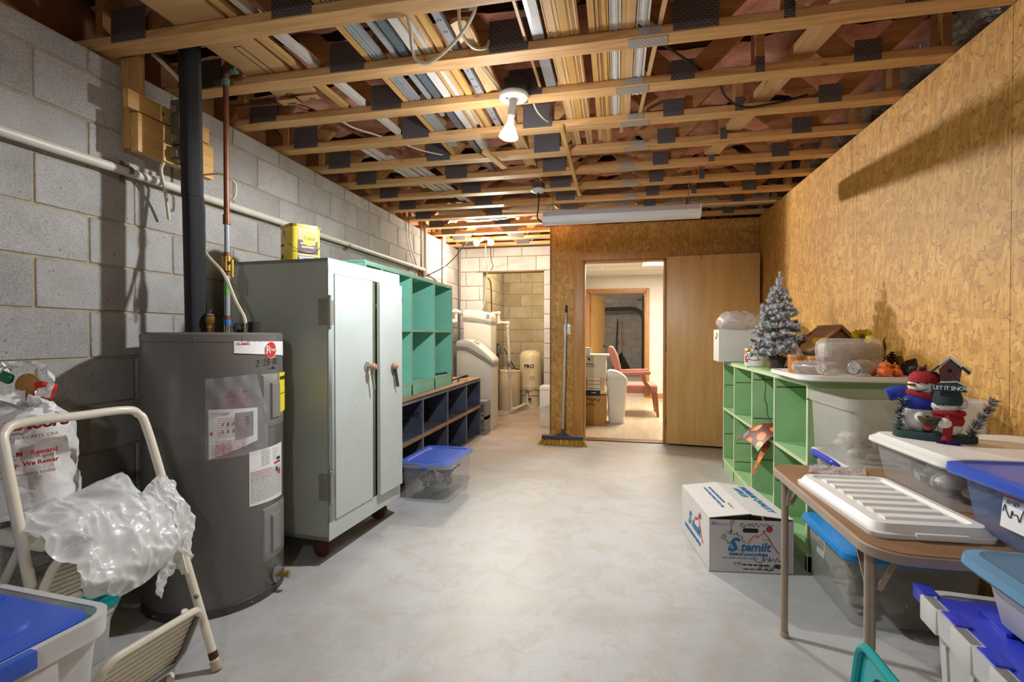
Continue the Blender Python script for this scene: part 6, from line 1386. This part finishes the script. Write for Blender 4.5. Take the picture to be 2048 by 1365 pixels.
sl = thing('bubble_wrapped_frame', 'large bubble wrapped flat parcel resting above the rolls on the lid', 'wrapped parcel', (1.20, 2.925, ZL), 0.12)
MB().box(-0.135, 0.135, -0.05, 0.05, 0.085, 0.165).build('parcel', 'contents_170_160_150', sl, bevel=0.02)
mb = MB(); mb.loft([[(x*(1+0.03*math.sin(k*2.1)), y*(1+0.06*math.sin(k*1.3)), z+0.004*math.sin(k*1.7+z*30)) for k, (x, y) in enumerate(rrect(w, d, 0.03, 6))] for w, d, z in ((0.20,0.08,0.0),(0.27,0.11,0.03),(0.285,0.12,0.075),(0.295,0.125,0.12),(0.285,0.12,0.165),(0.25,0.09,0.185))]); mb.build('bubble_wrap', 'bubble_film', sl)
def pumpkin(T, c, r):
    vs_ = []; n, m = 24, 10
    mb = MB()
    for i in range(m+1):
        t = PI*i/m
        for k in range(n):
            a = 2*PI*k/n; rr = r*math.sin(t)*(1+0.08*math.cos(a*6)); vs_.append((c[0]+rr*math.cos(a), c[1]+rr*math.sin(a), c[2]+r*0.75*(1-math.cos(t))))
    mb.add(vs_, [(i*n+k, i*n+(k+1)%n, (i+1)*n+(k+1)%n, (i+1)*n+k) for i in range(m) for k in range(n)], True)
    return mb
for i, (x, y, z, r, lab) in enumerate(((1.285,2.74,0,0.034,'small orange pumpkin nearest the lid edge beside the bubble wrap'),(1.345,2.76,0,0.028,'small orange pumpkin touching the pine cone on the lid'),(1.315,2.80,0.03,0.028,'orange pumpkin perched on the others on the lid'),(1.27,2.82,0.0,0.026,'little orange pumpkin behind the nearest pumpkin on the lid'),(1.365,2.82,0.02,0.026,'orange pumpkin at the back of the pumpkin cluster'))):
    T = thing('mini_pumpkin', lab, 'pumpkin', (x, y, ZL+z), 0, 'small orange pumpkins on the white lid'); pumpkin(T, (0,0,0), r).build('flesh', 'pumpkin_orange', T); MB().cyl((0,0,r*1.42),(0.004,0,r*1.42+0.012),0.004,n=6).build('stem', 'jar_wood', T)
def cone(nm, lab, c, s, tilt):
    mb = MB(); rnd = random.Random(int(c[0]*1000)); M = Matrix.Translation(c) @ Euler(tilt).to_matrix().to_4x4()
    for i in range(9):
        t = i/8; r = s*math.sin(PI*(0.16+0.80*t))*0.8; z = s*2.0*t
        for k in range(10):
            a = 2*PI*k/10+i*0.3; p = Vector((r*0.35*math.cos(a), r*0.35*math.sin(a), z)); q = Vector((r*math.cos(a), r*math.sin(a), z+s*0.16)); w = Vector((-math.sin(a), math.cos(a), 0))*s*0.20
            mb.add([M@(p-w*0.5), M@(p+w*0.5), M@(q+w), M@(q+Vector((0,0,s*0.1))), M@(q-w)], [(0,1,2,3,4)])
    return tag(mb.build(nm, 'pine_cone', merge=False), lab, 'pine cone')
cone('pine_cone', 'dark pine cone at the right of the pumpkins on the lid', (1.375,2.755,ZL+0.012), 0.042, (0.5,0.3,0)); cone('pine_cone', 'large dark pine cone standing behind the pumpkins', (1.392,2.93,ZL+0.012), 0.048, (0.1,0.1,0))
sfw = thing('sunflower_pick', 'yellow artificial sunflower and leaves inside a clear bag by the wall', 'artificial flower', (1.33, 3.09, ZL+0.03)); 
for c, R_ in (((0,0,0.165),0.065),((-0.20,0.02,0.13),0.05)):
    mb = MB()
    for k in range(22):
        a = 2*PI*k/22; d = Vector((math.cos(a)*0.8, -0.5+0.3*math.sin(a*3), math.sin(a)*0.75)).normalized(); t = d.cross(Vector((0,1,0.2))).normalized()*R_*0.16; c_ = Vector(c)
        mb.add([c_+d*R_*0.2-t, c_+d*R_*0.65-t*1.2, c_+d*R_, c_+d*R_*0.65+t*1.2, c_+d*R_*0.2+t], [(0,1,2,3,4)])
    mb.build('petals', 'sunflower_yellow', sfw, merge=False)
MB().ball((0,-0.01,0.165),(0.018,0.012,0.018),10,6).build('flower_eye', 'pine_cone', sfw); MB().tube([(0,0,0.15),(-0.02,0.0,0.0)],0.004,6).tube([(-0.20,0.02,0.12),(-0.15,0.0,0.0)],0.004,6).build('stem', 'needle_green', sfw)
def bagclear(d):
    r = 1+0.12*crease(d, 2.5, 15); return Vector((0.115*d.x*r, 0.09*d.y*r, max(0.0, 0.085+0.085*d.z*r)))
plain('bag_clear_olive', (176,166,128), 0.2, alpha=0.4)
o = blob(bagclear, None, 30, 18).build('clear_bag', 'bag_clear_olive', None, (1.285, 3.085, ZL+0.0005)); tag(o, 'puffed clear bag around artificial flowers at the back of the lid', 'plastic bag')
def peak(u, v): return (0.93+0.12*u, 3.06+0.03*u-0.02*v, ZL+0.02+(0.16*(1-abs(u-0.5)*1.7))*v+0.01*math.sin(u*9))
o = MB().grid(peak, 12, 10).build('bubble_wrap_sheet', 'bubble_film'); tag(o, 'peaked scrap of bubble wrap standing behind the amber jar', 'bubble wrap')

# ------------------------------------------------------------------ apple carton on the floor
ab = thing('apple_carton', 'white printed apple carton on the floor before the green shelf', 'carton', (0.455, 2.603, 0.001), 0.118)
plain('carton_face', (214,208,204), 0.8, var=0.03); plain('print_blue', (30,120,176), 0.6, var=0.03); plain('print_red', (190,40,44), 0.6, var=0.03)
AW, AD, AH = 0.402, 0.536, 0.268
MB().box(0, AW, 0, 0.004, 0, AH-0.006).box(0, AW, AD-0.004, AD, 0, AH-0.006).box(0, 0.004, 0.004, AD-0.004, 0, AH).box(AW-0.004, AW, 0.004, AD-0.004, 0, AH).box(0, AW, 0, AD, 0, 0.004).build('body', 'carton_face', ab)
MB().prism([(0.0,AH),(0.0,AH+0.004),(AW/2-0.002,AH+0.028),(AW/2-0.002,AH+0.024)], 0, AD, 'y').build('top_flap', 'carton_face', ab); MB().prism([(AW,AH),(AW,AH+0.004),(AW/2+0.004,AH+0.024),(AW/2+0.004,AH+0.020)], 0, AD, 'y').build('top_flap', 'carton_face', ab)
Fm = lambda x, z: frame((x, -0.0012, z), (1,0,0), (0,-1,0))
Ml = lambda y, z: frame((-0.0012, y, z), (0,-1,0), (-1,0,0))
for M in (Fm,):
    MB().loft([[(x, -0.0015, z) for x, z in rrect(0.075, 0.021, 0.010, 5, 0.198, 0.212)], [(x, -0.0004, z) for x, z in rrect(0.075, 0.021, 0.010, 5, 0.198, 0.212)]]).build('hand_hole', 'ink_black', ab)
def logo(Mf, sx, base):
    lettering('S', 0.092*sx, 'print_blue', ab, M=Mf(0.088*sx+base, 0.108), bold=0.004, shear=0.35, extrude=0.0004); lettering('temilt', 0.060*sx, 'print_blue', ab, M=Mf(0.150*sx+base, 0.110), bold=0.0018, shear=0.22, extrude=0.0004)
    pts = smoothpath2([(0.185,0.145),(0.205,0.175),(0.222,0.188),(0.232,0.178),(0.250,0.196),(0.265,0.198),(0.285,0.175),(0.31,0.13),(0.335,0.098)], 5)
    MB().tube([Mf(0,0) @ Vector((x*sx+base, 0, z)) for x, z in pts], 0.0022, 5).build('mountain_print', 'print_red', ab)
    MB().lathe([(0.0,0.0),(0.016,0.0),(0.016,0.0008),(0,0.0008)], 18, M=Mf(0.287*sx+base, 0.221) @ Matrix.Rotation(PI/2, 4, 'X')).build('ladybug_print', 'print_red', ab); MB().box(0.255*sx+base, 0.268*sx+base, -0.0006, 0, 0.205, 0.214, M=Mf(0,0)).build('leaf_print', 'print_blue', ab)
logo(Fm, 1.0, 0.0)
lettering('PREMIUM QUALITY APPLES', 0.0165, 'print_blue', ab, M=Fm(0.096,0.086), bold=0.0006, space=0.93); lettering('STEMILT GROWERS \u2022 WENATCHEE, WASHINGTON', 0.0075, 'print_blue', ab, M=Fm(0.062,0.070))
lettering('2 1/2', 0.018, 'ink_black', ab, M=Fm(0.118,0.040)); lettering('4 X 5', 0.014, 'grey_print', ab, M=Fm(0.255,0.163)); lettering('118212', 0.009, 'ink_black', ab, M=Fm(0.27,0.012)); lettering('CAT 1\nPRODUCT OF U.S.A.', 0.009, 'print_blue', ab, M=Fm(0.010,0.245))
mb = MB(); x = 0.31; rnd = random.Random(2)
while x < 0.372: w = rnd.choice((0.001,0.002,0.003)); mb.box(x, x+w, -0.0018, -0.0004, 0.028, 0.048); x += w+rnd.choice((0.001,0.002))
for k in range(5): mb.box(0.16+k*0.026, 0.18+k*0.026, -0.0018, -0.0004, 0.038, 0.044); mb.box(0.165+k*0.03, 0.19+k*0.03, -0.0018, -0.0004, 0.018, 0.022)
mb.build('barcode', 'ink_black', ab)
Hs = [[(.10,.235),(.105,.257),(.118,.255),(.108,.235),(.10,.19)],[(.085,.205),(.10,.20),(.11,.213),(.105,.195),(.12,.19),(.135,.20),(.135,.185),(.15,.183),(.16,.175),(.155,.16),(.175,.155)],[(.06,.165),(.07,.19),(.08,.18),(.07,.165),(.085,.16),(.09,.145),(.105,.15),(.10,.135),(.12,.13),(.13,.118),(.15,.11),(.165,.10)],
 [(.17,.235),(.155,.248),(.150,.235),(.165,.226),(.178,.238),(.190,.246),(.192,.232),(.205,.248),(.212,.230),(.225,.250),(.235,.232),(.25,.247),(.262,.234),(.275,.246),(.29,.236),(.305,.243)],
 [(.245,.10),(.225,.092),(.215,.07),(.235,.055),(.255,.062),(.26,.10),(.262,.06),(.275,.078),(.285,.06),(.29,.085),(.292,.06),(.305,.075),(.315,.06),(.325,.082),(.335,.06),(.35,.075),(.36,.062)],[(.25,.05),(.24,.02),(.262,.042),(.275,.02),(.285,.042),(.30,.025),(.315,.04),(.33,.026),(.345,.04)]]
scribble(ab, 'ink_black', Hs, Fm(0,0), 0.0012)
Ll = lambda x, z: frame((-0.0014, AD-0.03-x, z), (0,-1,0), (-1,0,0))
logo(Ll, 1.15, 0.02); lettering('PREMIUM QUALITY APPLES', 0.026, 'print_blue', ab, M=Ll(0.05,0.062), bold=0.0008)
def Tp(x, y, side):   # lettering lying on the flaps, read from the shelf side
    z = AH+0.0052+ (0.024*x/(AW/2) if x < AW/2 else 0.020*(AW-x)/(AW/2)); sl = 0.12 if x < AW/2 else -0.10
    return Matrix(((0,0,-1,x),(-1,0,0,y),(0,1,0,z+0.001),(0,0,0,1)))
def flaptext(txt, size, x, y, mat='print_blue', **kw):
    def f(p):
        xx = x+p.z; yy = y-p.x; z = AH+0.0047+(0.024*xx/(AW/2) if xx < AW/2 else 0.020*(AW-xx)/(AW/2)); return Vector((xx, yy, z+0.0008-p.y))
    return lettering(txt, size, mat, ab, fn=f, **kw)
flaptext('PREMIUM QUALITY', 0.050, 0.315, 0.50, bold=0.0012); flaptext('APPLES', 0.050, 0.265, 0.45, bold=0.0012); flaptext('KEEP UNDER REFRIGERATION', 0.020, 0.125, 0.45); flaptext('DO NOT DROP HANDLE WITH CARE', 0.020, 0.098, 0.45); flaptext('U.S. NO. 1', 0.018, 0.14, 0.17, 'pex_grey')

# ------------------------------------------------------------------ folding table
plain('table_brown', (146,108,74), 0.55, var=0.10, scale=3); plain('table_edge', (176,156,138), 0.4, 0.35, var=0.08, scale=8)
tb_ = thing('folding_table', 'brown topped folding table with metal edge against the strand board wall', 'table', (1.02, 1.755, 0.0))
TW, TD, TZ = 0.83, 0.85, 0.66
MB().loft([ring(TW-0.05,TD-0.05,0.07,TZ-0.010,8), ring(TW-0.012,TD-0.012,0.085,TZ-0.004,8), ring(TW-0.012,TD-0.012,0.085,TZ-0.001,8), ring(TW-0.03,TD-0.03,0.08,TZ,8)]).build('table_top', 'table_brown', tb_)
MB().loft([ring(TW-0.03,TD-0.03,0.08,TZ-0.034,8), ring(TW,TD,0.09,TZ-0.028,8), ring(TW,TD,0.09,TZ-0.006,8), ring(TW-0.014,TD-0.014,0.085,TZ-0.002,8), ring(TW-0.05,TD-0.05,0.07,TZ-0.008,8)], False, False).build('metal_edge', 'table_edge', tb_)
for (sx, sy) in ((-1,1),(-1,-1),(1,1),(1,-1)):
    x, y = sx*0.375, sy*0.345+ (0.0 if sy > 0 else 0.03)
    MB().cyl((x, y, 0.012),(x, y, TZ-0.03),0.013,n=12).build('leg', 'table_edge', tb_); MB().cyl((x,y,0.0),(x,y,0.02),0.016,n=12).build('foot_cap', 'foot_rubber', tb_)
    MB().bar((x-sx*0.004, y-sy*0.02, TZ-0.14),(x+sx*0.0, y-sy*0.075, TZ-0.03),0.004,0.014,up=(1,0,0)).bar((x-sx*0.02, y, TZ-0.14),(x-sx*0.075, y, TZ-0.03),0.004,0.014).build('leg_brace', 'table_edge', tb_)
# louvred white lid on the table
wl = thing('tote_lid', 'loose white ribbed tote lid lying on the brown table top', 'tote lid', (0.778, 1.675, TZ+0.0005), 0.05)
lw, ldp = 0.29, 0.49
MB().loft([ring(lw,ldp,0.03,0.0), ring(lw+0.004,ldp+0.004,0.03,0.012), ring(lw-0.01,ldp-0.01,0.03,0.016), ring(lw-0.03,ldp-0.03,0.03,0.034), ring(lw-0.07,ldp-0.07,0.02,0.036), ring(lw-0.085,ldp-0.085,0.015,0.028)]).build('lid', 'white_plastic', wl, angle=25)
for k in range(7):
    y = -0.165+k*0.055; MB().prism([(y-0.020,0.028),(y+0.020,0.028),(y+0.012,0.0345),(y-0.014,0.0345)], -0.085, 0.085, 'x').build('rib', 'white_plastic', wl)
MB().box(-0.05, 0.07, -0.252, -0.240, 0.002, 0.018).build('latch_lip', 'white_plastic', wl, bevel=0.003)
# bubble sheet at the back of the table
bw = MB().grid(lambda u, v: (0.70+0.18*u+0.05*v, 2.02+0.13*v-0.03*u, TZ+0.006+0.010*mnoise.noise((u*5,v*4,3))+0.004*math.sin(u*40)*math.sin(v*30)+0.004), 40, 30).build('bubble_wrap_sheet', 'bubble_film', solid=0.003); tag(bw, 'flat piece of bubble wrap on the far corner of the brown table', 'bubble wrap')
# low tub with white lid carrying the snowmen
lb = thing('storage_bin', 'low clear bin with white lid under the snowman ornament', 'storage bin', (1.175, 1.875, TZ+0.0005), 0.03)
tub(lb, 0.485, 0.44, 0.145, 'clear_plastic', 0.88, 0.03, 0.012, rim_h=0.02); MB().loft([ring(0.50,0.455,0.05,0.128), ring(0.51,0.465,0.05,0.134), ring(0.508,0.463,0.05,0.146), ring(0.48,0.435,0.045,0.152), ring(0.46,0.415,0.04,0.162), ring(0.36,0.32,0.03,0.164)]).build('lid', 'white_plastic', lb, angle=25)
pile('ornament_pile', 'glass ornaments and white cartons inside the low white-lidded bin', 1.175, 1.86, TZ+0.006, 0.39, 0.35, 0.11, 46, [(200,190,170),(150,140,120),(90,80,76),(214,206,190)], 12, 0.03)
# blue tub in front
bb = thing('storage_bin', 'clear blue bin with blue lid and paper label at the table front', 'storage bin', (1.115, 1.40, TZ+0.0005), 0.06)
tub(bb, 0.42, 0.36, 0.165, 'blue_clear_plastic', 0.86, 0.035, 0.012, rim_h=0.02); MB().loft([ring(0.45,0.39,0.04,0.148), ring(0.458,0.398,0.045,0.156), ring(0.456,0.396,0.045,0.172), ring(0.42,0.36,0.04,0.178), ring(0.40,0.34,0.035,0.172)]).build('lid', 'blue_lid_plastic', bb, angle=25)
MB().box(-0.2035, -0.2005, -0.06, 0.03, 0.035, 0.125, M=Matrix.Rotation(0.10, 4, 'Y')).build('paper_label', 'label_white', bb); MB().box(-0.2045, -0.2033, -0.06, 0.03, 0.108, 0.125, M=Matrix.Rotation(0.10, 4, 'Y')).build('label_band', 'print_red', bb)
scrawl(bb, Matrix.Rotation(0.10, 4, 'Y') @ frame((-0.205,0.025,0.06),(0,-1,0),(-1,0,0)), 0.075, 0.035, 12, 9, r=0.001); lettering('37 QT', 0.014, 'ink_black', bb, M=Matrix.Rotation(0.10, 4, 'Y') @ frame((-0.205,0.02,0.095),(0,-1,0),(-1,0,0)))
pile('ornament_pile', 'silver and white ornaments inside the clear blue bin', 1.115, 1.40, TZ+0.006, 0.31, 0.26, 0.12, 40, [(190,196,206),(150,156,170),(120,100,96),(206,200,196)], 21, 0.1)
# stack beside the table: blue-lidded bin, clear bin, open tote
s1 = thing('storage_bin', 'clear bin with bright blue lid on the floor behind the table legs', 'storage bin', (1.155, 2.445, 0.001), 0.0)
tub(s1, 0.49, 0.47, 0.285, 'cloudy_thin_plastic', 0.90, 0.035, 0.012); MB().loft([ring(0.515,0.495,0.04,0.270), ring(0.525,0.505,0.045,0.280), ring(0.520,0.50,0.045,0.300), ring(0.49,0.47,0.04,0.308)]).build('lid', 'bright_blue_plastic', s1, angle=25)
MB().box(-0.2365, -0.2345, 0.05, 0.13, 0.14, 0.235, M=Matrix.Rotation(0.07, 4, 'Y')).build('paper_label', 'label_white', s1); MB().box(-0.238, -0.2363, 0.055, 0.125, 0.17, 0.21, M=Matrix.Rotation(0.07, 4, 'Y')).build('label_print', 'navy_paint', s1)
pile('wrapped_pile', 'bubble wrapped pieces inside the floor bin with bright blue lid', 1.155, 2.445, 0.006, 0.40, 0.38, 0.20, 40, [(150,140,120),(120,112,98),(176,168,150),(96,90,80)], 31)
s2 = thing('storage_bin', 'milky bin stacked on the bright blue lid', 'storage bin', (1.165, 2.45, 0.3105), 0.0); tub(s2, 0.46, 0.45, 0.315, 'cloudy_plastic', 0.88, 0.04, 0.012)
MB().loft([ring(0.47,0.46,0.04,0.30), ring(0.475,0.465,0.045,0.322), ring(0.45,0.44,0.04,0.324)]).build('lid', 'white_plastic', s2); 
MB().tube(smoothpath([(-0.235,0.12,0.30),(-0.262,0.10,0.325),(-0.268,0.0,0.33),(-0.262,-0.10,0.325),(-0.235,-0.12,0.30)],6),0.014,8).build('purple_handle', 'navy_lid_plastic', s2)
pile('wrapped_pile', 'pale wrapped pieces inside the milky bin above the blue lid', 1.165, 2.45, 0.315, 0.36, 0.35, 0.22, 30, [(200,194,180),(176,168,150),(214,206,190)], 33)
s3 = thing('open_tote', 'open translucent tote on the stack behind the table', 'storage tote', (1.165, 2.435, 0.636), 0.02); tub(s3, 0.525, 0.46, 0.285, 'cloudy_plastic', 0.90, 0.05, 0.016, rim_h=0.045)
pile('wrapped_pile', 'crumpled bubble wrap and paper in the bottom of the open tote', 1.165, 2.435, 0.641, 0.42, 0.36, 0.15, 34, [(206,198,176),(190,182,160),(150,146,136),(220,214,200)], 35)
# tall tote with navy flip lids, light blue tub on it, teal lid
ft = thing('flip_lid_tote', 'tall white tote with navy blue hinged flaps at the front corner', 'storage tote', (0.985, 0.93, 0.001), -0.10)
tub(ft, 0.70, 0.66, 0.60, 'frosted_plastic', 0.86, 0.04, 0.022, rim_h=0.05)
for k in range(5): MB().box(-0.352, -0.325, -0.27+k*0.125, -0.20+k*0.125, 0.545, 0.60).build('rim_block', 'frosted_plastic', ft, bevel=0.004)
for k in range(6): MB().prism([(-0.305+k*0.004,0.06),(-0.31,0.10),(-0.33,0.52),(-0.318,0.52)], -0.26+k*0.10, -0.245+k*0.10, 'y').build('wall_rib', 'frosted_plastic', ft)
MB().box(-0.325, 0.0, -0.30, 0.30, 0.575, 0.598).build('flap', 'navy_lid_plastic', ft, bevel=0.006); MB().box(0.004, 0.325, -0.30, 0.30, 0.575, 0.598).build('flap', 'navy_lid_plastic', ft, bevel=0.006)
for k in range(5): MB().box(-0.345, -0.315, -0.205+k*0.125, -0.147+k*0.125, 0.57, 0.603).build('flap_tab', 'navy_lid_plastic', ft, bevel=0.004)
for k in range(4): MB().box(-0.27, -0.03, -0.26+k*0.14, -0.17+k*0.14, 0.598, 0.606).build('flap_emboss', 'navy_lid_plastic', ft, bevel=0.003)
lt = thing('storage_bin', 'clear bin with steel blue lid resting on the navy flaps', 'storage bin', (1.06, 0.90, 0.608), -0.05); tub(lt, 0.74, 0.52, 0.12, 'frosted_plastic', 0.92, 0.04, 0.012, rim_h=0.02)
MB().loft([ring(0.77,0.55,0.05,0.105), ring(0.78,0.56,0.05,0.112), ring(0.775,0.555,0.05,0.128), ring(0.735,0.515,0.04,0.134), ring(0.71,0.49,0.04,0.128)]).build('lid', 'steel_blue_plastic', lt, angle=25)
tl = thing('teal_lid', 'teal plastic lid with a hand hole leaning by the table leg', 'tote lid', (0.498, 1.03, 0.001), 0.0)
Mtl = Matrix.Rotation(0.12, 4, 'Y')
mb = MB(); out = rrect(0.46, 0.47, 0.035, 6, 0, 0.247); inn = rrect(0.13, 0.05, 0.024, 6, 0.10, 0.425)
vo = [Mtl @ Vector((0.0, y, z)) for y, z in out]; 
mb.prism([(y, z) for y, z in out], -0.006, 0.006, 'x', M=Mtl); mb.build('lid', 'teal_plastic', tl)
MB().tube([Mtl @ Vector((-0.008, y, z)) for y, z in out], 0.010, 8, closed=True).build('lid_rim', 'teal_plastic', tl); MB().prism(inn, -0.0075, -0.0062, 'x', M=Mtl).build('hand_hole', 'ink_black', tl)

# ------------------------------------------------------------------ snowman ornament
so = thing('snowman_ornament', 'snowman pair holding a birdhouse and LET IT SNOW sign', 'ornament', (1.06, 1.945, TZ+0.1655), -0.55)
plain('snow_felt', (226,220,212), 0.9, var=0.05, scale=50, bump=0.3); plain('blue_sweater', (34,54,170), 0.75, var=0.25, scale=140, bump=0.6); plain('red_knit', (176,30,40), 0.85, var=0.25, scale=120, bump=0.6); plain('pine_dark', (40,62,60), 0.8, var=0.15); plain('plum_wood', (120,78,80), 0.7, var=0.08); plain('nest_brown', (92,72,50), 0.9, var=0.3, scale=80, bump=0.8); plain('carrot', (170,104,50), 0.6); plain('purple_fringe', (62,44,110), 0.8)
MB().loft([[(x, y, z) for x, y in [(0.112*math.cos(2*PI*k/32), 0.055*math.sin(2*PI*k/32)) for k in range(32)]] for z in (0.0, 0.022)]).build('oval_base', 'pine_dark', so, bevel=0.003)
MB().ball((-0.035,0.015,0.070),(0.055,0.042,0.055),20,12).build('large_body', 'snow_felt', so)
MB().ball((-0.035,0.015,0.125),(0.058,0.045,0.045),20,12).tube(smoothpath([(-0.07,0.015,0.145),(-0.10,0.012,0.150),(-0.128,0.008,0.138)],5),[0.026]*5+[0.024]*5+[0.020],12).build('blue_sweater', 'blue_sweater', so)
MB().ball((-0.030,0.010,0.178),(0.042,0.036,0.036),20,12).build('large_head', 'snow_felt', so)
MB().lathe([(0.044,0.0),(0.047,0.012),(0.042,0.024),(0.03,0.036),(0.0,0.04)], 22, (-0.024,0.012,0.192)).build('red_hat', 'red_knit', so)
MB().tube([(-0.031+0.040*math.cos(t), 0.012+0.034*math.sin(t), 0.150+0.006*math.sin(t*2)) for t in [2*PI*q/20 for q in range(20)]], 0.012, 8, closed=True).build('red_scarf', 'red_knit', so)
MB().cyl((-0.050,-0.020,0.182),(-0.078,-0.042,0.186),0.006,0.001,n=8).build('carrot_nose', 'carrot', so)
MB().ball((-0.040,-0.024,0.191),0.0035,8,6).ball((-0.018,-0.025,0.190),0.0035,8,6).tube(smoothpath([(-0.062,-0.019,0.168),(-0.040,-0.028,0.163),(-0.015,-0.026,0.170)],4),0.0012,5).build('face_marks', 'ink_black', so)
for (a, s) in ((0.3,1),(1.6,1),(2.7,1)): MB().ball((-0.045+0.012*math.cos(a), 0.0+0.012*math.sin(a), 0.238),(0.012,0.005,0.007),8,5).build('holly_leaf', 'pine_dark', so)
MB().ball((-0.04,-0.006,0.236),0.005,8,6).build('holly_berry', 'berry_red', so)
MB().ball((0.040,-0.020,0.050),(0.034,0.030,0.032),18,10).build('small_body', 'snow_felt', so)
MB().ball((0.040,-0.020,0.072),(0.040,0.034,0.032),18,10).build('red_coat', 'red_knit', so)
MB().ball((0.030,-0.024,0.118),(0.036,0.030,0.026),18,10).build('small_head', 'snow_felt', so)
MB().lathe([(0.039,0.0),(0.041,0.012),(0.037,0.030),(0.032,0.046),(0.0,0.050)], 22, (0.036,-0.020,0.124)).build('green_hat', 'pine_dark', so)
o = MB(); rnd = random.Random(5)
fir_needles(o, (0.030,-0.02,0.172), (0.052,-0.02,0.178), 160, 0.014, rnd, 0.0012, 0, 0); o.build('fur_tuft', 'snow_felt', so, merge=False)
MB().ball((0.073,-0.016,0.128),(0.014,0.018,0.019),12,8).build('ear_muff', 'snow_felt', so)
MB().tube([(0.040+0.034*math.cos(t), -0.020+0.029*math.sin(t), 0.096) for t in [2*PI*q/20 for q in range(20)]], 0.010, 8, closed=True).tube(smoothpath([(0.042,-0.05,0.09),(0.040,-0.058,0.05),(0.036,-0.062,0.018),(0.034,-0.07,0.004)],5),0.012,8).build('tartan_scarf', 'red_knit', so)
o = MB(); fir_needles(o, (0.01,-0.075,0.004), (0.07,-0.080,0.004), 120, 0.020, rnd, 0.0012, 0, 0); o.build('scarf_fringe', 'purple_fringe', so, merge=False)
MB().ball((0.012,-0.052,0.124),0.003,8,6).ball((0.026,-0.054,0.124),0.003,8,6).tube([(0.004,-0.050,0.112),(0.018,-0.054,0.110)],0.001,5).build('face_marks', 'ink_black', so)
mb = MB()
for k in range(5): mb.tube([((-0.005)+(0.030-0.003*k)*math.cos(t), -0.062+(0.022-0.002*k)*math.sin(t), 0.078-0.005*k+0.002*math.sin(t*7+k)) for t in [2*PI*q/20 for q in range(20)]], 0.004, 6, closed=True)
mb.lathe([(0,-0.0),(0.02,0.004)], 12, (-0.005,-0.062,0.056)).build('twig_nest', 'nest_brown', so)
MB().ball((-0.032,-0.045,0.076),(0.016,0.016,0.018),12,8).build('mitten', 'snow_felt', so); MB().ball((0.030,-0.066,0.066),(0.020,0.013,0.017),12,8).build('mitten', 'snow_felt', so); MB().ball((-0.012,-0.060,0.048),(0.012,0.008,0.012),10,8).build('red_heart', 'berry_red', so)
bh = MB().prism([(0.020,0.185),(0.064,0.185),(0.070,0.240),(0.0415,0.275),(0.013,0.240)], -0.020, 0.025, 'y').build('birdhouse', 'plum_wood', so)
MB().prism([(0.041,0.282),(0.041,0.275),(0.088,0.225),(0.092,0.231)], -0.030, 0.035, 'y').build('roof_panel', 'pine_dark', bh); MB().prism([(0.041,0.282),(0.041,0.275),(-0.006,0.225),(-0.010,0.231)], -0.030, 0.035, 'y').build('roof_panel', 'pine_dark', bh)
MB().prism([(0.041,0.2865),(0.041,0.278),(0.070,0.248),(0.074,0.254)], -0.031, -0.018, 'y').prism([(0.041,0.2865),(0.041,0.278),(0.016,0.252),(0.012,0.258)], -0.031, -0.012, 'y').build('roof_snow', 'snow_felt', bh)
MB().cyl((0.0415,-0.0212,0.236),(0.0415,-0.0198,0.236),0.0065,n=14).build('entry_hole', 'ink_black', bh); MB().ball((0.050,-0.022,0.215),0.0025,8,5).build('perch', 'chrome', bh)
MB().bar((0.045,0.0,0.022),(0.042,0.0,0.19),0.010,0.010).bar((0.042,0.0,0.186),(0.042,-0.056,0.186),0.008,0.008).build('post', 'pine_dark', so)
sg = MB().prism([(-0.002,0.170),(0.085,0.170),(0.082,0.187),(0.060,0.201),(0.020,0.197),(-0.004,0.185)], -0.062, -0.054, 'y').build('sign_board', 'pine_dark', so)
lettering('LET IT SNOW', 0.0175, 'label_white', sg, M=frame((0.001,-0.0628,0.1755),(1,0,0),(0,-1,0)), bold=0.0003, space=0.86); MB().tube([(0.018,-0.058,0.198),(0.06,-0.058,0.202),(0.082,-0.058,0.188)],0.003,6).build('sign_snow', 'snow_felt', sg)
for (p, q, nm) in (((-0.095,-0.01,0.02),(-0.078,-0.035,0.135),'pine_sprig'),((0.090,-0.005,0.02),(0.150,-0.01,0.150),'pine_sprig')):
    mb = MB(); mb.cur = 0; p = Vector(p); q = Vector(q)
    for k in range(4 if p.x < 0 else 5):
        n_ = 4 if p.x < 0 else 5; a = p.lerp(q, k/n_); b = p.lerp(q, (k+0.8)/n_); fir_needles(mb, a, b, 130, 0.026, rnd, 0.0009, 0, 1, wh=0.35)
    mb.tube([p, q], 0.0025, 5); o = mb.build(nm, ['pine_dark', 'flock_white'], so, merge=False)
MB().ball((-0.098,-0.024,0.085),0.006,8,6).build('berry', 'nest_brown', so); MB().ball((0.135,-0.025,0.120),0.006,8,6).build('berry', 'berry_red', so)
